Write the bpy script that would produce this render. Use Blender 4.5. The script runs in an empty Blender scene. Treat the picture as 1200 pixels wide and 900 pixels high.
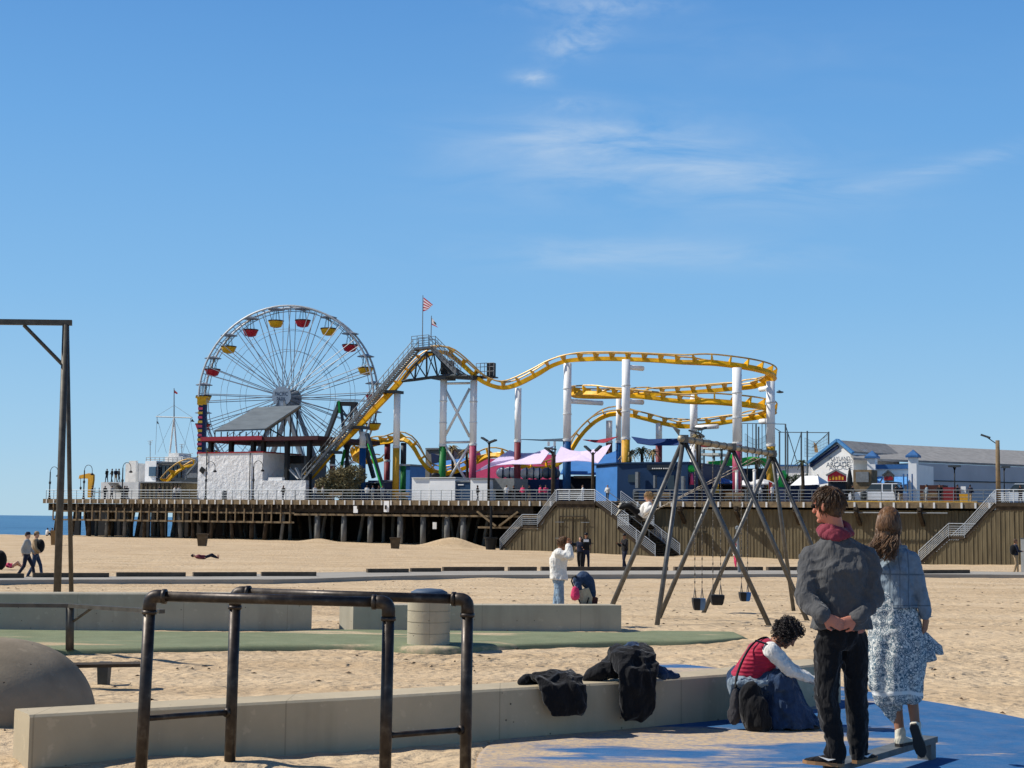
import bpy, bmesh, math, random
from mathutils import Vector, Matrix, noise
V = Vector
random.seed(7)
scene = bpy.context.scene
COL = scene.collection
R = math.radians

# ------------------------------------------------------------------ camera
FPX = 1800.0
CAMZ = 1.8
PITCH = math.atan(160.2/FPX)
ROT = Matrix.Rotation(R(90)+PITCH, 3, 'X') @ Matrix.Rotation(0.011, 3, 'Z')
CAM = V((0, 0, CAMZ))
cd = bpy.data.cameras.new('camera'); cam = bpy.data.objects.new('camera', cd)
cam.matrix_world = Matrix.Translation(CAM) @ ROT.to_4x4()
cd.sensor_width = 36; cd.lens = 36*FPX/1200; cd.clip_start = 0.1; cd.clip_end = 150000
COL.objects.link(cam); scene.camera = cam

def ray(px, py):
    return ROT @ V(((px-600)/FPX, (450-py)/FPX, -1))
def P(px, py, Y):
    d = ray(px, py); return CAM + d*(Y/d.y)
def ss(a, b, x):
    t = max(0.0, min(1.0, (x-a)/(b-a))); return t*t*(3-2*t)
def zg(x, y):
    a = -.2*ss(26, 32, y) - .4*ss(32, 60, y)
    a -= .8*ss(-30, 30, x)*ss(75, 135, y)
    if x < 0: a -= 6*ss(0, 20, -x)*ss(193, 215, y)
    a -= 3*ss(230, 300, y)
    return a
def G(px, py):
    d = ray(px, py); t = 4.0
    for i in range(4000):
        p = CAM + d*t
        if p.z <= zg(p.x, p.y): return p
        t *= 1.004
    return p
def GZ(px, py, z=0):
    d = ray(px, py); return CAM + d*((z-CAM.z)/d.z)
# pier frame: s along the pier (right, towards us), t into the pier
PO = V((0, 154, 0)); TH = math.atan(.55)
PU = V((math.cos(TH), -math.sin(TH), 0)); PV = V((math.sin(TH), math.cos(TH), 0))
DECK = CAMZ + 1.9
def PLN(px, py, pt, n):
    d = ray(px, py); n = V(n); return CAM + d*((V(pt)-CAM).dot(n)/d.dot(n))
def PT(px, py, t): return PLN(px, py, PO+PV*t, PV)
def S(px, t, py=580): return (PT(px, py, t)-PO).dot(PU)
def W(s, t, z): return PO + PU*s + PV*t + V((0, 0, z))
def ZT(px, py, t): return PT(px, py, t).z

# ------------------------------------------------------------------ materials
def lin(c):
    c = c/255.0
    return c/12.92 if c <= .04045 else ((c+.055)/1.055)**2.4
def rgb(r, g, b): return (lin(r), lin(g), lin(b), 1)
class NT:
    def __init__(s, name):
        s.m = bpy.data.materials.new(name); s.m.use_nodes = True
        s.n = s.m.node_tree.nodes; s.l = s.m.node_tree.links
        s.b = s.n['Principled BSDF']; s.tc = s.n.new('ShaderNodeTexCoord')
    def node(s, t, **k):
        x = s.n.new(t)
        for a, v in k.items():
            if a.startswith('i_'): x.inputs[a[2:].replace('_', ' ')].default_value = v
            else: setattr(x, a, v)
        return x
    def noise(s, scale, detail=4, vec=None, rough=.55):
        x = s.node('ShaderNodeTexNoise'); x.inputs['Scale'].default_value = scale
        x.inputs['Detail'].default_value = detail; x.inputs['Roughness'].default_value = rough
        s.l.new(vec or s.tc.outputs['Object'], x.inputs['Vector']); return x.outputs['Fac']
    def mapv(s, sc=(1, 1, 1), rot=(0, 0, 0), loc=(0, 0, 0)):
        x = s.node('ShaderNodeMapping'); x.inputs['Scale'].default_value = sc
        x.inputs['Rotation'].default_value = rot; x.inputs['Location'].default_value = loc
        s.l.new(s.tc.outputs['Object'], x.inputs['Vector']); return x.outputs['Vector']
    def ramp(s, fac, stops):
        x = s.node('ShaderNodeValToRGB'); e = x.color_ramp.elements
        while len(e) < len(stops): e.new(.5)
        for i, (p, c) in enumerate(stops):
            e[i].position = p; e[i].color = c if len(c) == 4 else (*c, 1)
        s.l.new(fac, x.inputs['Fac']); return x.outputs['Color']
    def mix(s, fac, a, b, mode='MIX'):
        x = s.node('ShaderNodeMix', data_type='RGBA', blend_type=mode)
        for sock, v in ((x.inputs[0], fac), (x.inputs[6], a), (x.inputs[7], b)):
            if isinstance(v, (int, float)): sock.default_value = v
            elif isinstance(v, tuple): sock.default_value = v
            else: s.l.new(v, sock)
        return x.outputs[2]
    def math(s, op, a, b=0):
        x = s.node('ShaderNodeMath', operation=op)
        for i, v in enumerate((a, b)):
            if isinstance(v, (int, float)): x.inputs[i].default_value = v
            else: s.l.new(v, x.inputs[i])
        return x.outputs[0]
    def col(s, o):
        if isinstance(o, tuple): s.b.inputs['Base Color'].default_value = o
        else: s.l.new(o, s.b.inputs['Base Color'])
    def bump(s, h, strength=.5, dist=.02, prev=None):
        x = s.node('ShaderNodeBump'); x.inputs['Strength'].default_value = strength
        x.inputs['Distance'].default_value = dist; s.l.new(h, x.inputs['Height'])
        if prev: s.l.new(prev, x.inputs['Normal'])
        s.l.new(x.outputs[0], s.b.inputs['Normal']); return x.outputs[0]
_mc = {}
def M(name, c, rough=.7, metal=0, var=.12, scale=4, bump=0, bscale=25, bdist=.01, spec=.3):
    if name in _mc: return _mc[name]
    t = NT(name); c = rgb(*c) if max(c[:3]) > 1.01 else (*c[:3], 1)
    n = t.noise(scale, 6)
    lo = tuple(x*(1-var*1.6) for x in c[:3])+(1,); hi = tuple(min(1, x*(1+var)) for x in c[:3])+(1,)
    t.col(t.ramp(n, [(.3, lo), (.7, hi)]))
    t.b.inputs['Roughness'].default_value = rough; t.b.inputs['Metallic'].default_value = metal
    t.b.inputs['Specular IOR Level'].default_value = spec
    if bump: t.bump(t.noise(bscale, 5), bump, bdist)
    _mc[name] = t.m; return t.m

def sand_nodes(t):
    big = t.noise(.35, 2); med = t.noise(3.2, 4); fine = t.noise(60, 1)
    c = t.ramp(med, [(.25, rgb(186, 162, 126)), (.75, rgb(210, 188, 152))])
    c = t.mix(.35, c, t.ramp(fine, [(.3, rgb(158, 130, 98)), (.7, rgb(218, 192, 156))]))
    c = t.mix(.25, c, t.ramp(big, [(.35, rgb(180, 150, 112)), (.65, rgb(212, 188, 154))]))
    st_ = t.noise(.5, 3, t.mapv((.16, 1.5, 1))); c = t.mix(.22, c, t.ramp(st_, [(.38, rgb(170, 142, 110)), (.6, rgb(222, 200, 168))]))
    dk = t.ramp(t.noise(9, 2), [(.69, (0, 0, 0)), (.74, (1, 1, 1))])
    c = t.mix(t.math('MULTIPLY', dk, .35), c, rgb(120, 98, 72))
    return c
def m_sand():
    t = NT('sand'); t.col(sand_nodes(t)); t.b.inputs['Roughness'].default_value = .95
    t.b.inputs['Specular IOR Level'].default_value = .1
    v = t.node('ShaderNodeTexVoronoi', feature='SMOOTH_F1'); v.inputs['Scale'].default_value = 3.4
    w = t.mapv((1, 1.3, 1)); nz = t.node('ShaderNodeTexNoise'); nz.inputs['Scale'].default_value = 2.5
    t.l.new(w, nz.inputs['Vector'])
    ad = t.node('ShaderNodeVectorMath', operation='ADD'); t.l.new(w, ad.inputs[0]); t.l.new(nz.outputs['Color'], ad.inputs[1])
    t.l.new(ad.outputs[0], v.inputs['Vector'])
    hh = t.math('ADD', t.math('MULTIPLY', v.outputs['Distance'], .12), t.math('MULTIPLY', t.noise(6.5, 5, rough=.68), .075))
    md = t.ramp(t.noise(.45, 2), [(.3, (.35, .35, .35)), (.7, (1, 1, 1))]); t.bump(t.math('MULTIPLY', hh, md), .95, 1.0)
    return t.m
SAND = m_sand()
def m_pad(name, c1, c2, thr, gradx=0):
    t = NT(name); base = t.ramp(t.noise(2.2, 6), [(.3, c1), (.7, c2)])
    speck = t.noise(160, 2); base = t.mix(.35, base, t.ramp(speck, [(.35, tuple(x*.55 for x in c1[:3])+(1,)), (.65, tuple(min(1, x*1.5) for x in c2[:3])+(1,))]))
    v = t.mapv((.32, 1.0, 1)); n = t.noise(1.1, 8, v, .62)
    sx = t.node('ShaderNodeSeparateXYZ'); t.l.new(t.tc.outputs['Object'], sx.inputs[0])
    n2 = t.math('SUBTRACT', n, t.math('MULTIPLY', sx.outputs['X'], gradx))
    cov = t.ramp(n2, [(thr, (0, 0, 0)), (thr+.07, (1, 1, 1))])
    cov = t.math('MULTIPLY', cov, t.ramp(t.noise(24, 4), [(.22, (.35, .35, .35)), (.6, (1, 1, 1))]))
    dust = t.math('MULTIPLY', t.ramp(t.noise(5, 6, None, .7), [(.42, (0, 0, 0)), (.72, (1, 1, 1))]), .10); cov = t.math('MAXIMUM', cov, dust)
    t.col(t.mix(cov, base, sand_nodes(t))); t.b.inputs['Roughness'].default_value = .9
    t.b.inputs['Specular IOR Level'].default_value = .15
    t.bump(t.noise(120, 3), .35, .006); return t.m
def m_concrete(name, c, dark=.75):
    t = NT(name); c = rgb(*c)
    n = t.noise(1.4, 8); a = tuple(x*dark for x in c[:3])+(1,)
    base = t.ramp(n, [(.3, a), (.62, c)])
    st = t.noise(2.0, 5, t.mapv((2.2, 2.2, .25)))
    base = t.mix(t.math('MULTIPLY', t.ramp(st, [(.52, (0, 0, 0)), (.7, (1, 1, 1))]), .35), base, tuple(x*.6 for x in c[:3])+(1,))
    sc = t.noise(9, 6); base = t.mix(t.math('MULTIPLY', t.ramp(sc, [(.63, (0, 0, 0)), (.68, (1, 1, 1))]), .3), base, tuple(min(1, x*1.35) for x in c[:3])+(1,))
    v = t.node('ShaderNodeTexVoronoi'); v.inputs['Scale'].default_value = 7; t.l.new(t.tc.outputs['Object'], v.inputs['Vector'])
    pit = t.ramp(v.outputs['Distance'], [(.045, (0, 0, 0)), (.07, (1, 1, 1))])
    sx_ = t.node('ShaderNodeSeparateXYZ'); t.l.new(t.tc.outputs['Object'], sx_.inputs[0]); jn = t.math('LESS_THAN', t.math('FRACT', t.math('MULTIPLY', t.math('ADD', sx_.outputs['X'], 40.3), .62)), .006)
    base = t.mix(t.math('MULTIPLY', jn, .45), base, tuple(x*.4 for x in c[:3])+(1,))
    base = t.mix(pit, tuple(x*.25 for x in c[:3])+(1,), base)
    t.col(base); t.b.inputs['Roughness'].default_value = .88; t.b.inputs['Specular IOR Level'].default_value = .2
    b = t.bump(pit, .5, .01); t.bump(t.noise(40, 5), .35, .006, b); return t.m
CONC = m_concrete('concrete', (190, 175, 146), .82); CONC2 = m_concrete('concrete_grey', (176, 168, 148), .8)
CONCD = m_concrete('concrete_dome', (150, 136, 114), .5)
BLUE = m_pad('blue_rubber', rgb(40, 88, 134), rgb(56, 106, 152), .575, .045)
GREEN = m_pad('green_rubber', rgb(106, 114, 86), rgb(128, 136, 106), .575)
def m_siding():
    t = NT('brown_siding')
    w = t.mapv((1, 1, .16)); n = t.noise(3.2, 6, w)
    c = t.ramp(n, [(.3, rgb(92, 81, 58)), (.5, rgb(106, 94, 68)), (.72, rgb(118, 106, 79))])
    st = t.noise(1.1, 5, t.mapv((1.6, 1.6, .12)))
    c = t.mix(t.math('MULTIPLY', t.ramp(st, [(.5, (0, 0, 0)), (.68, (1, 1, 1))]), .5), c, rgb(70, 60, 44))
    t.col(c); t.b.inputs['Roughness'].default_value = .85; t.bump(t.noise(12, 5, w), .4, .03); return t.m
SIDING = m_siding()
def m_rock():
    t = NT('white_rock_plaster'); n = t.noise(1.0, 6)
    t.col(t.ramp(n, [(.3, rgb(226, 224, 220)), (.7, rgb(244, 243, 240))]))
    b = t.bump(t.noise(1.5, 7, t.mapv((1, 1, .8), (0, .5, 0)), .65), .6, .4); t.b.inputs['Roughness'].default_value = .9
    return t.m
ROCK = m_rock()
def m_sea():
    t = NT('sea_water')
    n = t.noise(.03, 6, t.mapv((.35, 1, 1)))
    t.col(t.ramp(n, [(.35, rgb(34, 82, 118)), (.65, rgb(84, 132, 164))]))
    t.b.inputs['Roughness'].default_value = .35; t.b.inputs['IOR'].default_value = 1.33
    b = t.bump(t.noise(.25, 6, t.mapv((.4, 1, 1))), 1, 1.2); t.bump(t.noise(1.2, 5, t.mapv((.5, 1, 1))), .8, .3, b); return t.m
SEA = m_sea()
def m_pipe():
    t = NT('worn_steel_pipe'); n = t.noise(14, 6)
    t.col(t.ramp(n, [(.3, rgb(40, 34, 30)), (.55, rgb(62, 55, 49)), (.75, rgb(92, 86, 78))]))
    t.b.inputs['Metallic'].default_value = .6
    r = t.ramp(t.noise(9, 5), [(.3, (.36, .36, .36)), (.7, (.55, .55, .55))]); t.l.new(r, t.b.inputs['Roughness'])
    t.bump(t.noise(50, 4), .15, .003); return t.m
PIPE = m_pipe()
GALV = M('galvanised_steel', (104, 103, 100), .5, .7, .2, 8, .15, 60, .003)
GALVD = M('weathered_dark_steel', (92, 88, 80), .6, .5, .2, 8)
RAILM = M('painted_grey_rail', (122, 130, 136), .5, .3, .12, 3)
RAILD = M('dark_rail', (60, 66, 70), .5, .3)
WOODD = M('dark_timber', (66, 56, 44), .9, 0, .35, 2.0, .4, 12, .03)
WOODL = M('weathered_timber', (128, 110, 84), .9, 0, .25, 2.5, .4, 12, .03)
PILEM = M('grey_piling', (112, 112, 108), .9, 0, .25, 1.2, .3, 6, .03)
WHITE = M('white_paint', (242, 241, 237), .5, 0, .04, 1.2)
WHITED = M('dirty_white_paint', (222, 220, 214), .6, 0, .12, 1.0)
YEL = M('yellow_track_paint', (240, 178, 10), .5, 0, .2, .7)
RAILY = M('track_running_rail', (196, 160, 96), .45, .2, .15, 2)
BLACK = M('black_metal', (26, 27, 28), .5, .2)
GREYD = M('dark_grey_metal', (66, 72, 76), .55, .3)
GREYM = M('mid_grey_metal', (128, 132, 134), .55, .3)
BLUEB = M('blue_building_paint', (6, 46, 82), .55, 0, .08, .8)
BLUEL = M('light_or_sunlit_blue_paint', (66, 122, 184), .55, 0, .08, .8)
NAVY = M('navy_paint', (24, 44, 82), .6)
PINK = M('pink_paint', (226, 84, 128), .6, 0, .06)
RED = M('red_paint', (150, 26, 36), .5)
MAROON = M('maroon_paint', (104, 40, 48), .6)
GREENP = M('green_paint', (34, 130, 52), .5)
LIME = M('lime_green_paint', (46, 190, 78), .5)
BROWNP = M('brown_paint', (96, 66, 56), .6)
YELP = M('mustard_paint', (210, 156, 44), .55)
ROOFG = M('grey_metal_roof', (128, 134, 132), .55, .3, .12, .6)
SHINGLE = M('grey_shingle_roof', (146, 144, 140), .9, 0, .15, 1.5, .4, 3, .1)
GLASS = M('dark_window_glass', (30, 42, 54), .12, 0, .1, 2, spec=.6)
DECKM = M('deck_planks', (118, 104, 86), .9, 0, .2, .8)

# ------------------------------------------------------------------ mesh builder
def frame_of(d, up=V((0, 0, 1))):
    d = d.normalized()
    if abs(d.dot(up)) > .985: up = V((0, 1, 0))
    x = d.cross(up).normalized(); y = x.cross(d).normalized(); return x, y, d
class MB:
    def __init__(s): s.v = []; s.f = []
    def add(s, vs, fs):
        o = len(s.v); s.v += [V(a) for a in vs]; s.f += [tuple(i+o for i in f) for f in fs]; return s
    def hexa(s, b, t):   # bottom 4 (ccw from above) and top 4
        return s.add(list(b)+list(t), [(3, 2, 1, 0), (4, 5, 6, 7), (0, 1, 5, 4), (1, 2, 6, 5), (2, 3, 7, 6), (3, 0, 4, 7)])
    def box(s, c, d, rot=None):
        c = V(c); hx, hy, hz = d[0]/2, d[1]/2, d[2]/2
        q = [V((-hx, -hy, -hz)), V((hx, -hy, -hz)), V((hx, hy, -hz)), V((-hx, hy, -hz))]
        q += [V((a.x, a.y, hz)) for a in q]
        if rot is not None: q = [rot @ a for a in q]
        q = [a+c for a in q]; return s.hexa(q[:4], q[4:])
    def pbox(s, s0, s1, t0, t1, z0, z1):
        if s1 < s0: s0, s1 = s1, s0
        if t1 < t0: t0, t1 = t1, t0
        a = [(s0, t0), (s1, t0), (s1, t1), (s0, t1)]
        return s.hexa([W(p, q, z0) for p, q in a], [W(p, q, z1) for p, q in a])
    def beam(s, a, b, w, h, up=V((0, 0, 1))):
        a = V(a); b = V(b); x, y, d = frame_of(b-a, up); x = x*w/2; y = y*h/2
        return s.hexa([a-x-y, a+x-y, a+x+y, a-x+y], [b-x-y, b+x-y, b+x+y, b-x+y])
    def tube(s, a, b, r, r2=None, n=8): return s.pipe([a, b], [r, r if r2 is None else r2], n)
    def pipe(s, pts, r, n=8, cap=True, closed=False):
        pts = [V(p) for p in pts]; m = len(pts)
        if not isinstance(r, (list, tuple)): r = [r]*m
        o = len(s.v); px = None
        for i, p in enumerate(pts):
            if closed: d = pts[(i+1) % m]-pts[i-1]
            else: d = pts[min(i+1, m-1)]-pts[max(i-1, 0)]
            if d.length < 1e-9: d = V((0, 0, 1))
            d.normalize()
            if px is None: x, y, _ = frame_of(d)
            else:
                x = (px-d*px.dot(d))
                if x.length < 1e-6: x, y, _ = frame_of(d)
                x.normalize(); y = x.cross(d).normalized()
            px = x
            for k in range(n):
                a = 2*math.pi*k/n; s.v.append(p+(x*math.cos(a)+y*math.sin(a))*r[i])
        for i in range(m if closed else m-1):
            j = (i+1) % m
            for k in range(n):
                k2 = (k+1) % n; s.f.append((o+i*n+k, o+i*n+k2, o+j*n+k2, o+j*n+k))
        if cap and not closed:
            s.f.append(tuple(o+k for k in range(n))[::-1]); s.f.append(tuple(o+(m-1)*n+k for k in range(n)))
        return s
    def rings(s, rg, cap=True):
        o = len(s.v); n = len(rg[0]); m = len(rg)
        for q in rg: s.v += [V(a) for a in q]
        for i in range(m-1):
            for k in range(n):
                k2 = (k+1) % n; s.f.append((o+i*n+k, o+i*n+k2, o+(i+1)*n+k2, o+(i+1)*n+k))
        if cap:
            s.f.append(tuple(o+k for k in range(n))[::-1]); s.f.append(tuple(o+(m-1)*n+k for k in range(n)))
        return s
    def loft(s, secs, n=16, e=1.0):   # secs: (centre, xaxis*rx, yaxis*ry); e < 1 squares the section
        pw = lambda q: math.copysign(abs(q)**e, q)
        return s.rings([[c+x*pw(math.cos(2*math.pi*k/n))+y*pw(math.sin(2*math.pi*k/n)) for k in range(n)] for c, x, y in secs])
    def ell(s, c, r, rot=None, n=12, m=8):
        c = V(c); rg = []
        for i in range(m+1):
            a = math.pi*(i+.02)/(m+.04)
            q = []
            for k in range(n):
                b = 2*math.pi*k/n
                p = V((r[0]*math.sin(a)*math.cos(b), r[1]*math.sin(a)*math.sin(b), -r[2]*math.cos(a)))
                q.append(c+(rot @ p if rot is not None else p))
            rg.append(q)
        return s.rings(rg)
    def chain(s, pts, r, n=10):
        for i in range(len(pts)-1): s.tube(pts[i], pts[i+1], r[i], r[i+1], n)
        for p, q in zip(pts, r): s.ell(p, (q, q, q), n=n, m=6)
        return s
    def prism(s, pts, ext):
        pts = [V(p) for p in pts]; n = len(pts); o = len(s.v); ext = V(ext)
        s.v += pts+[p+ext for p in pts]
        s.f.append(tuple(range(o, o+n))); s.f.append(tuple(range(o+2*n-1, o+n-1, -1)))
        for k in range(n):
            k2 = (k+1) % n; s.f.append((o+k2, o+k, o+n+k, o+n+k2))
        return s
    def lathe(s, c, prof, n=20, ax=None):
        c = V(c); rg = []
        for r, z in prof:
            rg.append([c+V((r*math.cos(2*math.pi*k/n), r*math.sin(2*math.pi*k/n), z)) for k in range(n)])
        return s.rings(rg)
    def strip(s, A, B):
        o = len(s.v); s.v += [V(a) for a in A]+[V(b) for b in B]; n = len(A)
        for i in range(n-1): s.f.append((o+i, o+i+1, o+n+i+1, o+n+i))
        return s
    def build(s, name, mat, parent=None, smooth=False):
        me = bpy.data.meshes.new(name); ob = bpy.data.objects.new(name, me)
        if parent is not None:
            off = V((0, 0, 0)); q = parent
            while q is not None: off += q.location; q = q.parent
            ob.parent = parent
        else:
            xs = [a.x for a in s.v]; ys = [a.y for a in s.v]; zs = [a.z for a in s.v]
            off = V(((min(xs)+max(xs))/2, (min(ys)+max(ys))/2, min(zs)))
            ob.location = off
        me.from_pydata([a-off for a in s.v], [], s.f)
        bm = bmesh.new(); bm.from_mesh(me)
        bmesh.ops.recalc_face_normals(bm, faces=bm.faces); bm.to_mesh(me); bm.free()
        me.materials.append(mat)
        if smooth: me.shade_smooth()
        COL.objects.link(ob); return ob
def tag(o, label=None, cat=None, group=None, kind=None):
    if label: o['label'] = label
    if cat: o['category'] = cat
    if group: o['group'] = group
    if kind: o['kind'] = kind
    return o
def thing(name, loc, label, cat, group=None):
    o = bpy.data.objects.new(name, None); COL.objects.link(o); o.location = V(loc); o.empty_display_size = .1
    return tag(o, label, cat, group)
KIDS = {}
def copy_tree(o, parent=None):
    c = o.copy(); COL.objects.link(c)
    if parent is not None: c.parent = parent
    for ch in list(o.children): copy_tree(ch, c)
    return c
BAKE = []
FOLD = []
def soften(ob, vox=.01, it=4, disp=0, dscale=.12, smooth=True, dec=0):
    m = ob.modifiers.new('r', 'REMESH'); m.mode = 'VOXEL'; m.voxel_size = vox; m.use_smooth_shade = smooth
    if it:
        m = ob.modifiers.new('s', 'SMOOTH'); m.factor = .5; m.iterations = it
    if disp and vox < .02: FOLD.append((ob, disp, dscale))
    BAKE.append(ob); return ob
def bake_all():
    bpy.context.view_layer.update()
    dg = bpy.context.evaluated_depsgraph_get(); dg.update()
    res = [(ob, bpy.data.meshes.new_from_object(ob.evaluated_get(dg))) for ob in BAKE]
    for ob, me in res:
        ob.modifiers.clear(); mats = [m for m in ob.data.materials]; ob.data = me
        if not me.materials and mats: me.materials.append(mats[0])
        me.shade_smooth()
    # cloth folds: ridged noise, stretched along the hang of the cloth, moved along the normals
    for ob, amp, sc in FOLD:
        me = ob.data; amp *= .62; k = 1/(sc*1.15); o_ = V((len(me.vertices) % 97, 0, 0)); mv = []
        for v in me.vertices:
            p = v.co; w = noise.noise_vector(p*k*.45+o_)*.55
            q = V((p.x*k, p.y*k, p.z*k*.38))+w+o_; a = abs(noise.noise(q))
            q2 = V((p.x*k*.9+p.z*k*.5, p.y*k*.9, p.z*k*1.1-p.x*k*.4))+w; b = abs(noise.noise(q2+V((9, 3, 1))))
            c = noise.noise(p*k*.35+o_)
            mv.append(v.co+v.normal*amp*(.30-1.5*min(a, .42)*(.6+.8*c)-.7*min(b, .4)+.15*c))
        me.vertices.foreach_set('co', [x for v in mv for x in v]); me.update()
    FOLD.clear()
def crom(pts, k=6, closed=False):
    pts = [V(p) for p in pts]; n = len(pts); out = []
    for i in range(n if closed else n-1):
        p1 = pts[i]; p2 = pts[(i+1) % n]
        p0 = pts[i-1] if (i > 0 or closed) else p1*2-p2
        p3 = pts[(i+2) % n] if (i+2 < n or closed) else p2*2-p1
        for j in range(k):
            t = j/k
            out.append(.5*((2*p1)+(p2-p0)*t+(2*p0-5*p1+4*p2-p3)*t*t+(3*p1-p0-3*p2+p3)*t**3))
    if not closed: out.append(pts[-1])
    return out
def text(txt, name, mat, parent, origin, xdir, updir, height, width=None, thick=.02, font=None, shear=0):
    cu = bpy.data.curves.new(name, 'FONT'); cu.body = txt; cu.align_x = 'CENTER'; cu.align_y = 'CENTER'
    cu.size = 1; cu.extrude = 0; cu.offset = .012; cu.shear = shear
    tmp = bpy.data.objects.new('tmp', cu); COL.objects.link(tmp)
    bpy.context.view_layer.update(); dg = bpy.context.evaluated_depsgraph_get()
    me = bpy.data.meshes.new_from_object(tmp.evaluated_get(dg)); bpy.data.objects.remove(tmp)
    xs = [v.co.x for v in me.vertices]; ys = [v.co.y for v in me.vertices]
    w = max(xs)-min(xs); h = max(ys)-min(ys); sy = height/h; sx = (width/w) if width else sy
    cx = (max(xs)+min(xs))/2; cy = (max(ys)+min(ys))/2
    xd = V(xdir).normalized(); ud = V(updir).normalized(); nd = xd.cross(ud)
    mb = MB(); o = V(origin)
    vs = [o+xd*((v.co.x-cx)*sx)+ud*((v.co.y-cy)*sy)+nd*thick for v in me.vertices]
    mb.add(vs, [tuple(p.vertices) for p in me.polygons]); bpy.data.meshes.remove(me)
    return mb.build(name, mat, parent)
# ------------------------------------------------------------------ world and light
SUNH = V((-.994, .11, 0)).normalized(); SEL = R(46)
SUN = V((SUNH.x*math.cos(SEL), SUNH.y*math.cos(SEL), math.sin(SEL)))
def make_world():
    w = bpy.data.worlds.new('World'); scene.world = w; w.use_nodes = True
    w.cycles.sampling_method = 'MANUAL'; w.cycles.sample_map_resolution = 256
    n = w.node_tree.nodes; l = w.node_tree.links; bg = n['Background']
    sky = n.new('ShaderNodeTexSky'); sky.sky_type = 'NISHITA'; sky.sun_disc = False
    sky.sun_elevation = SEL; sky.sun_rotation = math.atan2(SUNH.x, SUNH.y)
    sky.air_density = 1.0; sky.dust_density = .35; sky.ozone_density = 2.2; sky.altitude = 0
    tc = n.new('ShaderNodeTexCoord'); sp = n.new('ShaderNodeSeparateXYZ'); l.new(tc.outputs['Generated'], sp.inputs[0])
    def mt(op, a, b=0, clamp=False):
        x = n.new('ShaderNodeMath'); x.operation = op; x.use_clamp = clamp
        for i, v in enumerate((a, b)):
            if isinstance(v, (int, float)): x.inputs[i].default_value = v
            else: l.new(v, x.inputs[i])
        return x.outputs[0]
    yy = mt('MAXIMUM', sp.outputs['Y'], .05)
    u = mt('DIVIDE', sp.outputs['X'], yy); v = mt('DIVIDE', sp.outputs['Z'], yy)
    cb = n.new('ShaderNodeCombineXYZ'); l.new(u, cb.inputs[0]); l.new(v, cb.inputs[1])
    def nz(sx, sy, sc, det, rot=0, dist=0):
        mp = n.new('ShaderNodeMapping'); mp.inputs['Scale'].default_value = (sx, sy, 1); mp.inputs['Rotation'].default_value = (0, 0, rot)
        l.new(cb.outputs[0], mp.inputs[0]); x = n.new('ShaderNodeTexNoise'); x.inputs['Scale'].default_value = sc
        x.inputs['Detail'].default_value = det; x.inputs['Roughness'].default_value = .6; x.inputs['Distortion'].default_value = dist
        l.new(mp.outputs[0], x.inputs['Vector']); return x.outputs['Fac']
    streak = nz(1, 4.5, 9, 6, .12, .6); puff = nz(1, 1.8, 38, 4, 0, .3)
    tot = None
    for px, py, a, b, rot, amp, kind in [
        (760, 186, 210, 56, .09, .62, 's'), (690, 160, 90, 26, .0, .5, 's'), (900, 215, 130, 20, .12, .35, 's'), (750, 298, 210, 20, 0, .55, 's'),
        (1085, 202, 100, 13, -.22, .62, 's'), (1170, 178, 40, 10, -.3, .35, 's'),
        (678, 46, 44, 20, -.3, .85, 'p'), (625, 91, 26, 10, 0, .75, 'p'), (700, 6, 90, 14, 0, .6, 'p'),
        (675, 122, 40, 9, 0, .4, 'p'), (600, 205, 120, 60, 0, .12, 's'), (880, 60, 300, 40, .05, .1, 's')]:
        d = ray(px, py); u0 = d.x/d.y; v0 = d.z/d.y
        du = mt('SUBTRACT', u, u0); dv = mt('SUBTRACT', v, v0); c, s = math.cos(-rot), math.sin(-rot)
        a /= FPX; b /= FPX
        e1 = mt('MULTIPLY', mt('ADD', mt('MULTIPLY', du, c), mt('MULTIPLY', dv, s)), 1/a)
        e2 = mt('MULTIPLY', mt('ADD', mt('MULTIPLY', du, -s), mt('MULTIPLY', dv, c)), 1/b)
        r = mt('ADD', mt('MULTIPLY', e1, e1), mt('MULTIPLY', e2, e2))
        m = mt('POWER', 2.718, mt('MULTIPLY', r, -1.1))
        base = streak if kind == 's' else puff
        k = mt('MULTIPLY', mt('MULTIPLY', mt('SUBTRACT', base, .36), 3.2, True), amp)
        m = mt('MULTIPLY', m, k); tot = m if tot is None else mt('ADD', tot, m)
    tot = mt('MULTIPLY', tot, .62, True)
    el = mt('MAXIMUM', sp.outputs['Z'], 0)
    cr = n.new('ShaderNodeValToRGB'); e = cr.color_ramp.elements
    while len(e) < len(SKYRAMP): e.new(.5)
    for i, (p_, c_) in enumerate(SKYRAMP): e[i].position = p_; e[i].color = tuple(lin(q_) for q_ in c_)+(1,)
    l.new(el, cr.inputs[0])
    # the sky seen ahead is bluer than the plain model: sky model blended with an elevation ramp
    gn = n.new('ShaderNodeMix'); gn.data_type = 'RGBA'; gn.blend_type = 'MULTIPLY'; gn.inputs[0].default_value = 1
    l.new(cr.outputs[0], gn.inputs[6]); gn.inputs[7].default_value = (1/SKYS, 1/SKYS, 1/SKYS, 1)
    mxr = n.new('ShaderNodeMix'); mxr.data_type = 'RGBA'; mxr.inputs[0].default_value = .85
    l.new(sky.outputs[0], mxr.inputs[6]); l.new(gn.outputs[2], mxr.inputs[7])
    mx = n.new('ShaderNodeMix'); mx.data_type = 'RGBA'; l.new(tot, mx.inputs[0]); l.new(mxr.outputs[2], mx.inputs[6])
    mx.inputs[7].default_value = CLOUDC; l.new(mx.outputs[2], bg.inputs[0]); bg.inputs[1].default_value = SKYS
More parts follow.
